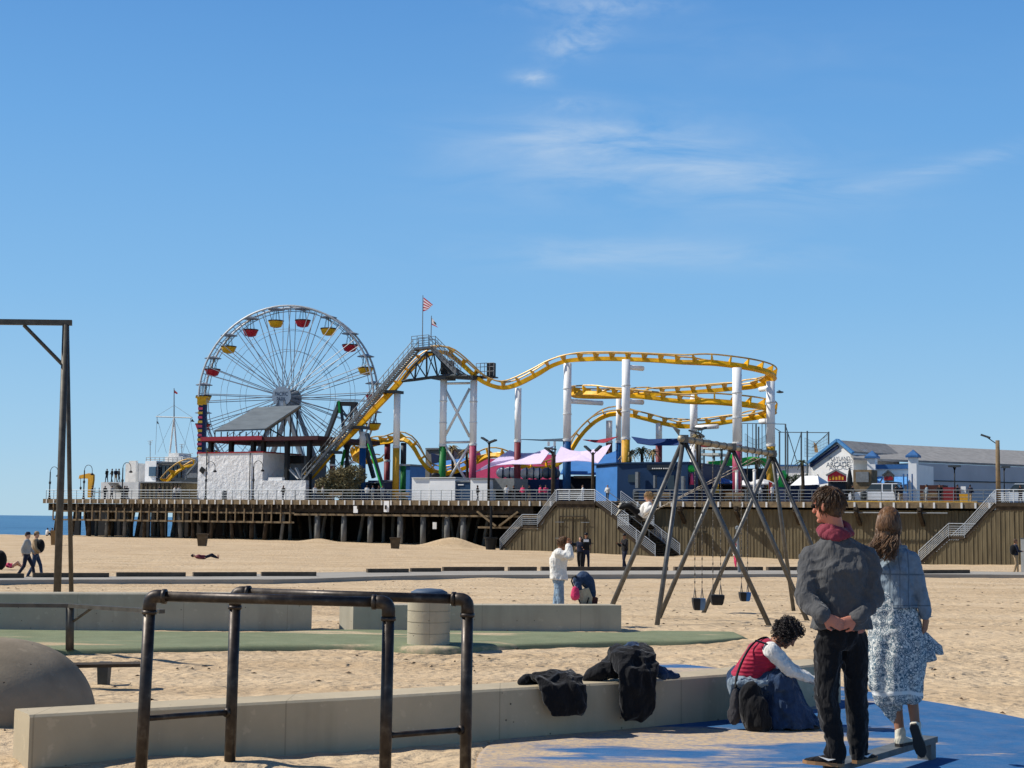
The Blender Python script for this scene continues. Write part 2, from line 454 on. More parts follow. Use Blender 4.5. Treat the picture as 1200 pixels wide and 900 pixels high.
SKYRAMP = [(0, (176, 214, 236)), (.045, (158, 205, 239)), (.14, (130, 188, 237)), (.25, (106, 170, 231)), (.33, (90, 154, 221)), (.5, (44, 90, 160)), (1, (24, 54, 112))]
SKYTINT = (1, 1, 1, 1); CLOUDC = (6.4, 7.4, 8.4, 1); SKYS = .10
make_world()
sl = bpy.data.lights.new('sun', 'SUN'); sl.energy = 5.0; sl.angle = R(.53); sl.color = (1, .955, .88)
so = bpy.data.objects.new('sun', sl); so.rotation_euler = SUN.to_track_quat('Z', 'Y').to_euler(); COL.objects.link(so)
scene.view_settings.view_transform = 'Standard'; scene.view_settings.look = 'None'
scene.view_settings.gamma = 1; scene.view_settings.exposure = 0
scene.cycles.max_bounces = 5; scene.cycles.diffuse_bounces = 3; scene.cycles.glossy_bounces = 3; scene.cycles.use_adaptive_sampling = True; scene.cycles.adaptive_threshold = .02
scene.render.resolution_x = 1024; scene.render.resolution_y = 768

# ------------------------------------------------------------------ pads outline (world xy)
def inpoly(x, y, poly):
    c = False; j = len(poly)-1
    for i in range(len(poly)):
        xi, yi = poly[i]; xj, yj = poly[j]
        if (yi > y) != (yj > y) and x < (xj-xi)*(y-yi)/(yj-yi)+xi: c = not c
        j = i
    return c
bp = [GZ(*q) for q in [(620, 960), (560, 905), (575, 872), (640, 845), (700, 806), (735, 781), (790, 779), (860, 786), (940, 797), (1016, 811), (1089, 823), (1130, 830), (1200, 843), (1330, 872)]]
bp += [V((9.5, 9.0, 0)), V((8, 6.5, 0)), V((4, 5.5, 0)), V((1.5, 6.6, 0))]
BLUEP = [(p.x, p.y) for p in crom(bp, 5, True)]
gp = crom([GZ(*q, -.06) for q in [(-300, 769), (0, 769), (120, 768), (250, 765), (380, 763), (440, 763.5), (480, 766), (520, 766.5), (570, 764), (640, 761), (740, 758), (820, 757), (880, 753), (925, 748.5)]], 6)
def greenN(x):
    for a_, b_ in zip(gp[:-1], gp[1:]):
        if a_.x <= x <= b_.x: return a_.y+(b_.y-a_.y)*(x-a_.x)/(b_.x-a_.x)
    return gp[-1].y
GX0, GX1 = gp[0].x+.01, gp[-1].x
def gfar(x): return 24.08+.85*ss(-4.2, -2.4, x)+.5*ss(1.8, 2.4, x)
def zedge(x): return -.06
def green_edges(x):
    yn = greenN(x); GF = gfar(x); m = (yn+GF)/2+.2
    k = 1-math.sqrt(max(0, 1-((x-(GX1-1.3))/1.3)**2)) if x > GX1-1.3 else 0
    return yn+(m-yn)*k, GF+(m-GF)*k
def ingreen(x, y):
    if x < GX0 or x > GX1-.05: return False
    a_, b_ = green_edges(x); return a_+.12 < y < b_-.15

# ------------------------------------------------------------------ ground
def sandh(x, y):
    z = zg(x, y)
    k = 1-ss(45, 70, y)
    if k > 0:
        z += k*(.020*noise.noise(V((x*1.9, y*2.3, 0)))+.014*noise.noise(V((x*5, y*6, 3)))+.03*noise.noise(V((x*.5, y*.5, 8))))
    pad_in = False
    if 6 < y < 28:
        if inpoly(x, y, BLUEP): return min(z, -.03)
        if ingreen(x, y): return min(z, -.30)
    if y < 26: z += (zedge(x)+.01)*ss(14, 18.5, y)*(1-ss(22.8, 25, y))
    # wind-blown sand banked against the low wall's left half and pipe posts
    z += .075*math.exp(-((x+3.2)/1.7)**2-((y-11.25)/.55)**2)
    z += .05*math.exp(-((x+1.9)/.8)**2-((y-11.1)/.35)**2)
    # two sand heaps by the pier
    for hx, hy, r, h in HEAPS: z += h*math.exp(-(((x-hx)/r)**2+((y-hy)/(r*.7))**2))
    if y > 60: z += .10*noise.noise(V((x*.13, y*.13, 1)))+.05*noise.noise(V((x*.5, y*.5, 1)))
    return z
_h1 = PT(530, 641, -3); _h2 = PT(372, 638, -3)
HEAPS = [(_h1.x, _h1.y, 2.4, 1.0), (_h2.x, _h2.y, 1.7, .5)]
rows = [-60, -30, -14, -6, -2, .5, 2]; y = 3.2
while y < 420: rows.append(y); y += .075 if y < 24 else y*(.0085 if y < 60 else .014)
cols = [-60, -25, -10, -5, -3, -2, -1.4] + [-1+2*i/300 for i in range(301)] + [1.4, 2, 3, 5, 10, 25, 60]
mb = MB(); nc = len(cols)
for yy in rows:
    w = max(3.0, abs(yy)*.42+1.2)
    for c in cols: mb.v.append(V((c*w, yy, sandh(c*w, yy))))
for i in range(len(rows)-1):
    for j in range(nc-1):
        a = i*nc+j; mb.f.append((a, a+1, a+nc+1, a+nc))
g = mb.build('ground', SAND, smooth=True); tag(g, kind='structure')
mb = MB(); L = 60000
mb.add([(-L, 120, -4.4), (L, 120, -4.4), (L, L*1.5, -4.4), (-L, L*1.5, -4.4)], [(0, 1, 2, 3)])
tag(mb.build('sea', SEA), kind='structure')
# shore foam lines
FOAM = M('foam', (222, 228, 230), .8, 0, .2, .4)
mb = MB()
for k in range(5):
    yy = 216+k*9+random.random()*3; A = []; B = []
    for i in range(40):
        x = -150+i*3.4; o = .9*math.sin(i*.9+k)+random.random()*.7
        A.append((x, yy+o, -4.3)); B.append((x, yy+o+(.6+random.random()*1.2)*(1 if k < 3 else .5), -4.1))
    mb.strip(A, B)
tag(mb.build('breaking_surf', FOAM), kind='structure')

def pad(name, poly, z, mat, lip):
    # grid clipped to the outline, edge rounded down to the sand
    mb = MB(); n = len(poly); cx = sum(p[0] for p in poly)/n; cy = sum(p[1] for p in poly)/n
    pts = [V((p[0], p[1], 0)) for p in poly]
    def off(d):
        out = []
        for i in range(n):
            t = (pts[(i+1) % n]-pts[i-1]); nn = V((-t.y, t.x, 0)).normalized()
            out.append(pts[i]+nn*d)
        return out
    area = sum(pts[i].x*pts[(i+1) % n].y-pts[(i+1) % n].x*pts[i].y for i in range(n))
    sg = 1 if area > 0 else -1
    rr = [[V((p.x, p.y, z+zz)) for p in off(sg*dd)] for dd, zz in lip]
    mb.rings(rr, cap=False); o = len(mb.v)-n; mb.f.append(tuple(range(o, o+n)))
    return tag(mb.build(name, mat), kind='structure')
pad('blue_playground_surface', BLUEP, .0, BLUE, [(0, -.05), (0, .008), (.03, .014)])
mb = MB(); cross = []; N_ = 260
prof = [(-.05, -.30), (0, 0), (.02, .62), (.06, .88), (.18, .97), (.5, 1.0)]
for i in range(N_+1):
    f_ = i/N_; x = GX0+(GX1-GX0)*(1-(1-f_)**1.6); a_, b_ = green_edges(x); w_ = b_-a_; row = []
    lim = max(.02, w_/2); wob = .03*noise.noise(V((x*.9, 2, 0)))
    ze_ = zedge(x)-.02
    for o_, z_ in prof:
        z_ = ze_+(.04-ze_)*z_ if o_ >= 0 else ze_-.3
        row.append(V((x, a_+min(o_, lim)+wob, z_ if w_ > 1.2 else -.38+(z_+.38)*w_/1.2)))
    zt0 = row[-1].z; row.append(V((x, max(row[-1].y+.01, b_-.12), zt0))); row.append(V((x, max(row[-1].y+.01, b_), zt0-.35))); cross.append(row)
nn_ = len(cross[0])
for r_ in cross: mb.v += r_
for i in range(N_):
    for j in range(nn_-1): mb.f.append((i*nn_+j, i*nn_+j+1, (i+1)*nn_+j+1, (i+1)*nn_+j))
gr = tag(mb.build('green_playground_surface', GREEN), kind='structure')
for p_ in gr.data.polygons: p_.use_smooth = abs(p_.normal.z) < .97

# path and timber kerbs
ctr = [(-240, 686, 2), (0, 683.5, 2.2), (150, 682.5, 2.3), (280, 682, 2.6), (380, 678.5, 3.6), (470, 676.5, 4), (560, 676, 4.0), (660, 675.5, 4), (800, 675.0, 3.0), (960, 674.5, 2.8), (1080, 674.8, 3.2), (1200, 676, 3.2), (1500, 680, 3.2)]
A = []; B = []
cp = crom([G(a, b) for a, b, _ in ctr], 8)
for i, p in enumerate(cp):
    d = cp[min(i+1, len(cp)-1)]-cp[max(i-1, 0)]; nn = V((-d.y, d.x, 0)).normalized()
    hw = 1.9 if i < 24 else 2.3
    for q, L_ in ((p-nn*hw, A), (p+nn*hw, B)): L_.append(V((q.x, q.y, zg(q.x, q.y)+.16)))
PATHM = M('path_concrete', (160, 154, 142), .9, 0, .08, .8, .2, 20)
mb = MB(); mb.strip(A, B); mb.strip([a-V((0, 0, .3)) for a in A], A); mb.strip(B, [b-V((0, 0, .3)) for b in B])
tag(mb.build('path', PATHM), kind='structure')
KERB = M('kerb_timber', (92, 82, 70), .9, 0, .3, 2)
kb = [(-40, 27, 680.5), (38, 127, 679.5), (136, 217, 678.5), (226, 300, 678), (306, 370, 677.5), (430, 478, 673), (481, 516, 672), (519, 590, 670.5), (596, 628, 670.2), (634, 782, 670), (790, 893, 669.8), (899, 945, 669.6), (1081, 1135, 673.5)]
names = ['leftmost timber kerb beside the path, cut by the frame edge', 'timber kerb under the tall grey frame legs', 'short timber kerb left of the steel parallel bars', 'timber kerb behind the left pipe post', 'timber kerb above the middle of the parallel bars', 'thin timber kerb where the path widens', 'short sandy timber kerb beside the widening path', 'timber kerb left of the white jacketed photographer', 'short timber kerb just left of the photographer', 'long timber kerb at the feet of the couple in black', 'timber kerb behind the baby swings', 'timber kerb right of the swings by the grey jacket', 'timber kerb at right beyond the denim jacket']
for (x0, x1, yy), nm in zip(kb, names):
    a = G(x0, yy+2.5); b = G(x1, yy+2.3); m_ = MB()
    n_ = max(2, int((b-a).length/1.5)); prev = None
    for i in range(n_):
        p = a.lerp(b, i/n_); q = a.lerp(b, (i+1)/n_)
        p.z = zg(p.x, p.y)+.17; q.z = zg(q.x, q.y)+.17
        m_.beam(p, q, .22, .30)
    tag(m_.build('timber_kerb', KERB), nm, 'kerb', 'timber kerbs along the path')

# ------------------------------------------------------------------ low concrete walls
def low_wall(front, z0, z1, th, label, mat, endcut=None):
    # front: world xy points left to right; thickness grows away from the camera
    n = len(front); back = []
    for i in range(n):
        d = (front[min(i+1, n-1)]-front[max(i-1, 0)]); nn = V((-d.y, d.x, 0)).normalized(); back.append(front[i]+nn*th)
    mb = MB(); b = .018
    rg = []
    for f, k in zip(front, back):
        e = (k-f).normalized()
        rg.append([V((f.x, f.y, z0)), V((f.x, f.y, z1-b)), V((f.x, f.y, z1))+e*b, V((k.x, k.y, z1))-e*b, V((k.x, k.y, z1-b)), V((k.x, k.y, z0))])
    mb.rings(rg)
    return tag(mb.build('low_concrete_wall', mat), label, 'low wall', 'low concrete seating walls')
fw = crom([GZ(x, y, .42) for x, y in [(35, 838), (160, 831), (280, 824.5), (440, 816), (600, 806.5), (720, 799.5), (850, 790.5)]], 3)
fw += [GZ(985, 775.5, .42)]
low_wall(fw, -.25, .42, .42, 'longest low concrete wall, in front, with black jackets lying on it', CONC)
lw = [GZ(-200, 740.0), GZ(0, 739.2), GZ(180, 738.8), GZ(365, 738.3)]
low_wall(lw, -.3, .585, .45, 'tall grey concrete wall behind the green surface at left', CONC2)
mw = [GZ(413.5, 739.8), GZ(728, 740.3)]
m_ = MB(); e = V((-.35, 1, 0)).normalized()
f0, f1 = mw; h = .43
m_.hexa([f0+V((0, 0, -.3)), f1+V((0, 0, -.3)), f1+e*.45+V((0, 0, -.3)), f0+e*.45+V((-.12, 0, -.3))], [f0+V((0, 0, h-.01)), f1+V((0, 0, h)), f1+e*.45+V((0, 0, h)), f0+e*.45+V((-.12, 0, h-.01))])
tag(m_.build('low_concrete_wall', CONC2), 'low grey concrete wall behind the round litter bin, with a bright sunlit left end', 'low wall', 'low concrete seating walls')

# concrete litter bin
c = GZ(502, 754.5, .035); t = thing('concrete_litter_bin', c, 'round ribbed concrete litter bin standing on the green surface', 'litter bin')
m_ = MB(); rr = .305; prof = [(rr*.98, -.35), (rr*1.0, 0)]
for k in range(1, 5):
    z = k*.158; prof += [(rr, z-.02), (rr, z-.0062), (rr-.009, z-.006), (rr-.009, z+.006), (rr, z+.0062), (rr, z+.02)]
prof += [(rr, .70), (rr-.015, .715), (rr-.05, .72), (rr-.06, .66), (.01, .65)]
BINC = m_concrete('bin_concrete', (182, 172, 148), .85)
m_.lathe(c, prof, 64); m_.build('bin_body', BINC, t)
m_ = MB(); m_.lathe(c, [(rr-.05, .715), (rr-.04, .735), (rr*.6, .775), (.01, .79)], 32); m_.build('lid', M('blue_lid', (74, 92, 112), .6), t, True)

# concrete dome (climbing mound)
c = GZ(-22, 836); m_ = MB(); rg = []
for i in range(25):
    a = math.pi/2*i/24.6; r = 1.0*math.cos(a)**.8; z = .72*math.sin(a)
    rg.append([c+V((r*math.cos(b)*(1+.01*math.sin(3*b)), r*math.sin(b), z-.04)) for b in [2*math.pi*k/64 for k in range(64)]])
m_.rings(rg); tag(m_.build('concrete_dome', CONCD, smooth=True), 'cracked brown concrete play dome at the left edge', 'play dome')

# low bench beam behind the dome
a = GZ(20, 780.5, .23); b = GZ(164, 778.5, .23); t = thing('low_bench', GZ(118, 799), 'low dark bench beam beside the concrete dome', 'bench')
MB().beam(a, b, .26, .035).build('seat', WOODD, t)
for px in (30, 118):
    q = GZ(px, 800)+V((0, .13, 0)); m_ = MB()
    m_.hexa([q+V((x*.05, y*.06, -.1)) for x, y in ((-1, -1), (1, -1), (1, 1), (-1, 1))], [q+V((x*.062, y*.08, .21)) for x, y in ((-1, -1), (1, -1), (1, 1), (-1, 1))]); m_.build('leg', GREYD, t)

# balance rail on a post
q = GZ(82, 752.5, .12); Y = q.y; t = thing('balance_rail', q, 'thin steel balance rail on a single post over the green surface', 'balance rail')
m_ = MB(); m_.tube(q-V((0, 0, .1)), P(82, 712, Y), .055, .055, 14).build('post', GALVD, t, True)
pa = P(-140, 708, Y); pb_ = P(82, 709.8, Y); pc = P(190, 716.6, Y-1.2)
MB().beam(pa, pb_, .09, .05).build('rail', GALVD, t); MB().beam(pb_, pc, .09, .05).build('rail', GALVD, t)
MB().tube(P(86, 728, Y), P(108, 712.5, Y-.25), .018, n=8).build('brace', GALVD, t)

# tall gallows frame
q = G(66, 729); Y = 28.2; q = P(66, 729, Y); q.z = zg(q.x, q.y)
t = thing('tall_exercise_frame', q, 'very tall dark steel ring frame with a diagonal brace at left', 'exercise frame')
top = P(77, 381, Y+.5); m_ = MB(); m_.tube(q-V((0, 0, .2)), top, .07, .062, 14).build('leg', GALVD, t, True)
q2 = P(84.5, 728, Y+1.6); q2.z = zg(q2.x, q2.y)-.2
MB().tube(q2, P(78.5, 381, Y+.6), .045, .042, 12).build('leg', GALVD, t, True)
bl = P(-560, 371, Y-1.5); br = P(84.5, 378.3, Y+.55)
MB().beam(bl, br, .11, .10).build('crossbeam', GALVD, t)
MB().tube(P(28, 381, Y+.4), P(73, 427, Y+.5), .035, n=8).build('brace', GALVD, t)
for dx in (-540, -556):
    q3 = P(dx, 729, Y-1.5); q3.z = zg(q3.x, q3.y)-.2
    MB().tube(q3, P(-548, 372, Y-1.5), .06, n=10).build('leg', GALVD, t)

# parallel bars
def elbow_pipe(p0, pc, p1, r, rad=.07):
    d0 = (pc-p0).normalized(); d1 = (p1-pc).normalized(); a = pc-d0*rad; b = pc+d1*rad
    return [a+(pc-a)*2*t*(1-t)+(b-a)*t*t if False else (a*(1-t)**2+pc*2*t*(1-t)+b*t*t) for t in [i/6 for i in range(7)]]
YNL, YNR, YFL, YFR = 10.4, 10.25, 11.1, 10.7
cor = {'NL': P(176, 698.5, YNL), 'NR': P(455.5, 706, YNR), 'FL': P(276, 694, YFL), 'FR': P(548, 702.5, YFR)}
root = thing('parallel_bars', V((cor['NL'].x, cor['NL'].y, 0)), 'worn brown steel parallel bars made of thick pipe in front', 'parallel bars')
foot = {k: V((p.x+dx, p.y, -.15)) for (k, p), dx in zip(cor.items(), (-.03, -.005, -.01, 0))}
for a, b in (('NL', 'NR'), ('FL', 'FR')):
    d = (cor[b]-cor[a]).normalized()
    MB().tube(cor[a]+d*.06, cor[b]-d*.06, .034, n=20).build('bar', PIPE, root, True)
for k, nb in (('NL', 'NR'), ('NR', 'NL'), ('FL', 'FR'), ('FR', 'FL')):
    p = cor[k]; d = (cor[nb]-p).normalized(); dn = (foot[k]-p).normalized()
    MB().tube(foot[k], p+dn*.09, .040, n=20).build('post', PIPE, root, True)
    m_ = MB(); arc = elbow_pipe(p+dn*.13, p, p+d*.13, .05, .055); arc = [p+dn*.115]+arc+[p+d*.105]
    m_.pipe(arc, .045, 20); m_.pipe([p+dn*.095, p+dn*.12], .050, 20); m_.pipe([p+d*.085, p+d*.11], .050, 20)
    m_.build('elbow_fitting', PIPE, root, True)
for n_, f_, ya, yb in (('NL', 'FL', 842, 834.5), ('NR', 'FR', 862, 855)):
    xa = {'NL': 171, 'NR': 454}[n_]; xb = {'FL': 267, 'FR': 555}[f_]
    a = P(xa, ya, cor[n_].y); b = P(xb, yb, cor[f_].y)
    a = foot[n_].lerp(cor[n_], (a.z+.15)/(cor[n_].z+.15)); b = foot[f_].lerp(cor[f_], (b.z+.15)/(cor[f_].z+.15))
    m_ = MB(); m_.tube(a, b, .02, n=14); dd = (b-a).normalized(); m_.pipe([b-dd*.06, b-dd*.04], .032, 14); m_.build('cross_rung', PIPE, root, True)

# balance beam under the couple
n0 = GZ(975, 896, .18); f0 = GZ(1089, 862.5, .18)
t = thing('balance_beam', V((f0.x, f0.y, .01)), 'low grey steel balance beam the standing couple stand on', 'balance beam')
d = (f0-n0).normalized(); sd = V((d.y, -d.x, 0))*.07; BEAMM = M('grey_beam_paint', (104, 106, 104), .55, .2, .2, 9)
n0 = n0-V((0, 0, .02)); f0 = f0-V((0, 0, .02))
m_ = MB(); m_.beam(n0, f0, .135, .045); m_.build('beam', BEAMM, t)
for k, q in enumerate((n0+d*.06, f0-d*.06)):
    MB().beam(V((q.x, q.y, -.06)), V((q.x, q.y, q.z-.024)), .11, .10, up=d).build('leg', BEAMM, t)
m_ = MB(); m_.beam(n0-d*.012, n0-d*.001, .10, .036).build('end_cap', BLACK, t)

# ------------------------------------------------------------------ swing set
A1 = P(801, 514.5, 29.4); A3 = P(905, 526, 34.8); A3.z = A1.z-.02
bd = (A3-A1); bd.z = 0; bd.normalize(); pd = V((bd.y, -bd.x, 0))   # to the right, nearer
t = thing('swing_set', V((A1.x, A1.y, zg(A1.x, A1.y))), 'tall galvanised swing frame with three pairs of splayed legs', 'swing frame')
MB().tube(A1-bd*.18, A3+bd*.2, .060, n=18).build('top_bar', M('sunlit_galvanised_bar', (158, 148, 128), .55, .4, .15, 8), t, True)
def foot_at(px, py):
    q = G(px, py); q.z = zg(q.x, q.y)-.15; return q
A2 = A1.lerp(A3, .5)
for top, feet in ((A1, [(703, 736, 29.4), (907, 735, 29.4)]), (A2, [(767, 724, 32.1), (951, 724, 32.1)]), (A3, [(820, 717, 34.8), (990, 717, 34.8)])):
    for px, py, Y in feet:
        q = P(px, py, Y); q.z = zg(q.x, q.y)-.2
        MB().tube(q, top, .050, .045, 12).build('leg', GALV, t, True)
    MB().box(top, (.17, .2, .15)).build('leg_bracket', GALV, t)
for px, py, Y, top in ((768, 737, 27.6, A1), (931.5, 718, 35.9, A3)):
    q = P(px, py, Y); q.z = zg(q.x, q.y)-.2
    MB().tube(q, top, .047, .043, 12).build('brace_leg', GALV, t, True)
for k in range(1, 12):
    q = A1.lerp(A3, k/12); MB().pipe([q-bd*.03, q+bd*.03], .071, 12).build('clamp', GALVD, t)
mm = MB(); q = A1-bd*.1+V((-.05, 0, .05)); mm.prism([q, q+V((-.15, .1, .22)), q+V((.02, 0, .12))], (0, .03, 0)); mm.build('end_flange', GALV, t)
def chain(a, b, r=.0085):
    m_ = MB(); m_.tube(a, b, r*.6, n=5); L = (b-a).length; n_ = int(L/.075); d = (b-a)/n_; x, y, dd = frame_of(d)
    for i in range(n_):
        c = a+d*(i+.5); e = x if i % 2 else y
        m_.pipe([c-d*.42, c-d*.25+e*r, c+d*.25+e*r, c+d*.42, c+d*.25-e*r, c-d*.25-e*r], r*.42, 4, closed=True)
    return m_
CHAIN = M('swing_chain_steel', (112, 106, 98), .5, .7)
SWB = M('black_bucket_rubber', (30, 32, 36), .6); SWBL = M('blue_bucket_rubber', (48, 104, 168), .5); SWG = M('slate_bucket_rubber', (86, 116, 150), .5)
for (xa, xb, ytop, ybot, fr, m1, m2, lab) in ((811.5, 826, 701, 715, .17, SWB, SWG, 'left black and grey-blue baby bucket swing nearest the near legs'), (832.5, 848, 697, 709, .33, SWB, SWB, 'all black baby bucket swing in the middle of the three'), (866.5, 879, 694, 704.5, .66, SWB, SWBL, 'right baby bucket swing with a bright blue side')):
    top = A1.lerp(A3, fr); Y = top.y
    pl = P(xa, ytop, Y); pr = P(xb, ytop, Y); bl_ = P(xa+3, ybot, Y); br_ = P(xb-3, ybot, Y); mid = (pl+pr)/2
    r_ = thing('bucket_swing', (bl_+br_)/2, lab, 'swing', 'baby bucket swings hanging from the swing frame')
    w = (pr-pl).length/2; h = (pl-bl_).z; vd = bd*.55+V((1, 0, 0))*.45; vd.normalize(); vn = V((-vd.y, vd.x, 0))
    cx = mid
    def shell(u0, u1, name, mat):
        rg = []
        for zz, sc in ((0, 1), (-.25*h, 1.0), (-.8*h, .84), (-h, .7)):
            c_ = cx+V((0, 0, zz)); rg.append([c_+V((1, 0, 0))*w*sc*a+V((0, 1, 0))*.15*sc*b_ for a, b_ in ((u0, -1), (u1, -1), (u1, 1), (u0, 1))])
        m_ = MB(); m_.rings(rg); return m_.build(name, mat, r_)
    shell(-1, .14, 'bucket', m1); shell(.15, 1, 'bucket_side', m2)
    for sx in (-.62, .55):
        hp = cx+V((w*sx, 0, .20)); tp = V((hp.x, Y, top.z-.07))
        chain(hp, tp).build('chain', CHAIN, r_)
        m_ = MB(); m_.pipe([hp, cx+V((w*(sx-.3), -.1, 0)), cx+V((w*(sx+.3), .1, 0))], .010, 5, closed=True); m_.build('hanger', CHAIN, r_)

# small dark bits of dried seaweed, twigs and litter on the sand
dm = MB(); dr = random.Random(11)
for i in range(420):
    y_ = dr.uniform(9.5, 60)**1.0; x_ = dr.uniform(-.36, .36)*y_
    if ingreen(x_, y_) or inpoly(x_, y_, BLUEP): continue
    if abs(y_-11.8) < 1.2 and x_ < 2 : continue
    z_ = sandh(x_, y_)+.006; s_ = dr.uniform(.012, .05)*(1+y_/60); a_ = dr.uniform(0, 6.28)
    p_ = [V((x_+math.cos(a_+k*1.57)*s_*(1 if k % 2 else .35), y_+math.sin(a_+k*1.57)*s_*(1 if k % 2 else .35), z_+dr.uniform(0, .012))) for k in range(4)]
    dm.add(p_+[sum(p_, V())/4+V((0, 0, .018))], [(0, 1, 4), (1, 2, 4), (2, 3, 4), (3, 0, 4), (3, 2, 1, 0)])
tag(dm.build('beach_debris', M('dried_seaweed', (74, 58, 42), .9, 0, .4, 9)), kind='stuff')
# ================================================================== PIER
def sx(px, t=0): return S(px, t)
s0 = S(52, 0, 585); sA = S(345, 0, 585); sB = S(592, 0, 585); sP0 = S(650, -6, 588); sP1 = S(697, -6, 588)
sEnd = 110.0
pier = thing('pier', W(s0, 0, zg(W(s0, 0, 0).x, W(s0, 0, 0).y)), 'long timber amusement pier on pilings above the beach', 'pier')
def pb(mb, px0, px1, t0, t1, yt=None, z0=None, z1=None, yb=None):
    tm = (px0+px1)/2
    if z0 is None: z0 = DECK if yb is None else ZT(tm, yb, t0)
    if z1 is None: z1 = ZT(tm, yt, t0)
    return mb.pbox(S(px0, t0), S(px1, t0), t0, t1, z0, z1)
m_ = MB(); m_.pbox(s0, sEnd, 0.02, 62, DECK-.28, DECK-.001); m_.build('deck', DECKM, pier)
m_ = MB(); m_.pbox(s0-.1, sEnd, -.12, .015, DECK-.42, DECK+.10); m_.build('edge_beam', WOODL, pier)
m_ = MB(); m_.pbox(s0+.4, sB+3, .3, .55, DECK-1.25, DECK-.44)
for k in range(int((sB-s0)/1.17)):
    s = s0+1+k*1.17; m_.pbox(s, s+.16, -.28, 10, DECK-.86, DECK-.44)
m_.build('joists', WOODD, pier)
k = s0; nb = 0; rb = MB()
while k < sEnd:
    m_ = MB() if nb < 99 else rb
    m_.pbox(k+.45, k+.62, -.2, -.125, DECK-.42, DECK+.06); k += 1.17; nb += 1
    if nb <= 99: m_.build('edge_bracket', WHITED, pier)
tag(rb.build('edge_bracket', WHITED, pier), kind='stuff')
# truss-like bracing under the seaward half
m_ = MB()
zb = DECK-1.35; zc = DECK-2.35
m_.pbox(s0+1.5, sA, .0, .14, zb-.08, zb+.10); m_.pbox(s0+1.5, sA, .0, .14, zc-.1, zc+.1)
m_.pbox(sA, sB+4, .0, .2, zb-.22, zb-.02)
k = s0+1.5
while k < sA: m_.pbox(k, k+.15, -.1, -.004, zc, DECK-.43); k += 1.25
m_.pbox(S(560, 0), sB+6, .05, .25, zc-.35, zc-.15)
m_.beam(W(S(560, 0), -.1, DECK-1.0), W(S(582, 0), -.1, zc-.1), .18, .18); m_.beam(W(S(608, 0), -.1, DECK-1.0), W(S(586, 0), -.1, zc-.1), .18, .18)
m_.build('cross_bracing', WOODL, pier)
rndb = random.Random(4)
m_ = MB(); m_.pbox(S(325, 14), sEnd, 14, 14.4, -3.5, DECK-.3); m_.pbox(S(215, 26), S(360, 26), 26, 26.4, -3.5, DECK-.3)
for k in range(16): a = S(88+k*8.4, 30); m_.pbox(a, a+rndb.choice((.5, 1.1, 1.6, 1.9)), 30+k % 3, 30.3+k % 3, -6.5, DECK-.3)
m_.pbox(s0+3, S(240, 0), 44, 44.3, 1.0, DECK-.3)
m_.build('underdeck_dark_panels', M('underdeck_shade', (40, 36, 32), .95, 0, .3, 1), pier)  # added panels; their dark colour stands in for the gloom under the deck
rnd = random.Random(3); cnt = 0; rest = MB()
for px in (372, 403, 434, 469, 496, 524, 543):
    s = S(px, .6, 620); q = W(s, .6, 0); MB().tube(W(s, .6, zg(q.x, q.y)-.6), W(s, .6, zb-.2), .30, .30, 14).build('piling', PILEM, pier, True); cnt += 1
for row, t in enumerate((.9, 4.5, 8.5, 12.5, 17, 22)):
    s = s0+1.6+row*.37
    end = sA+ (0 if row == 0 else (sB-sA)+8)
    while s < end:
        j = s+rnd.uniform(-.4, .4); q = W(j, t, 0); z = zg(q.x, q.y)-.8
        lean = rnd.choice((0, 0, 0, .9, -.9, .5))*(1 if row else .6); r = rnd.uniform(.17, .25)
        mbp = MB() if cnt < 99 else rest
        mbp.tube(W(j+lean, t, z), W(j, t, DECK-.45), r, r*.9, 9)
        if cnt < 99: mbp.build('piling', PILEM if rnd.random() < .5 else WOODD, pier, True)
        cnt += 1; s += rnd.uniform(2.1, 3.1) if row < 3 else 3.6
tag(rest.build('piling', WOODD, pier, True), kind='stuff')
m_ = MB(); pb(m_, 414.5, 419.5, -.16, -.1, z0=ZT(417, 601, 0), z1=ZT(417, 593, 0)); pb(m_, 450, 456, -.16, -.1, z0=ZT(453, 600, 0), z1=ZT(453, 587, 0)); m_.build('notice_board', WHITE, pier)
m_ = MB(); pb(m_, 507.5, 512, .2, .26, z0=ZT(510, 620, 0), z1=ZT(510, 612, 0)); m_.build('notice_board', WHITED, pier)
# brown clad walls
def clad(mb, pts_st, zt, zb_fn):
    for (a, ta), (b, tb) in zip(pts_st[:-1], pts_st[1:]):
        n = max(1, int(abs(b-a)+abs(tb-ta))*2)
        for i in range(n):
            f = i/n; g = (i+.93)/n; w0 = W(a+(b-a)*f, ta+(tb-ta)*f, 0); w1 = W(a+(b-a)*g, ta+(tb-ta)*g, 0)
            yield w0, w1, f, g
def wall_face(mb, sa, sb, t, ztop, step=.31):
    # vertical boards with a proud cover strip at each joint; ztop may be a function of s
    n = max(1, int(abs(sb-sa)/step)); d = (sb-sa)/n
    for i in range(n):
        a = sa+d*i; b = a+d; q = W(a, t, 0); z = zg(q.x, q.y)-.7
        za, zb_ = (ztop(a), ztop(b)) if callable(ztop) else (ztop, ztop)
        if min(za, zb_) <= z+.05: continue
        o = (i % 3)*.012
        mb.hexa([W(a, t-o, z), W(b, t-o, z), W(b, t+.3, z), W(a, t+.3, z)], [W(a, t-o, za), W(b, t-o, zb_), W(b, t+.3, zb_), W(a, t+.3, za)])
        mb.hexa([W(a-.02, t-.05, z), W(a+.02, t-.05, z), W(a+.05, t-.03, z), W(a-.05, t-.03, z)], [W(a-.02, t-.05, za-.02), W(a+.02, t-.05, za-.02), W(a+.05, t-.03, za-.02), W(a-.05, t-.03, za-.02)])
m_ = MB(); wall_face(m_, S(742, .6, 640), sEnd, .6, DECK-.62); m_.build('clad_wall', SIDING, pier)
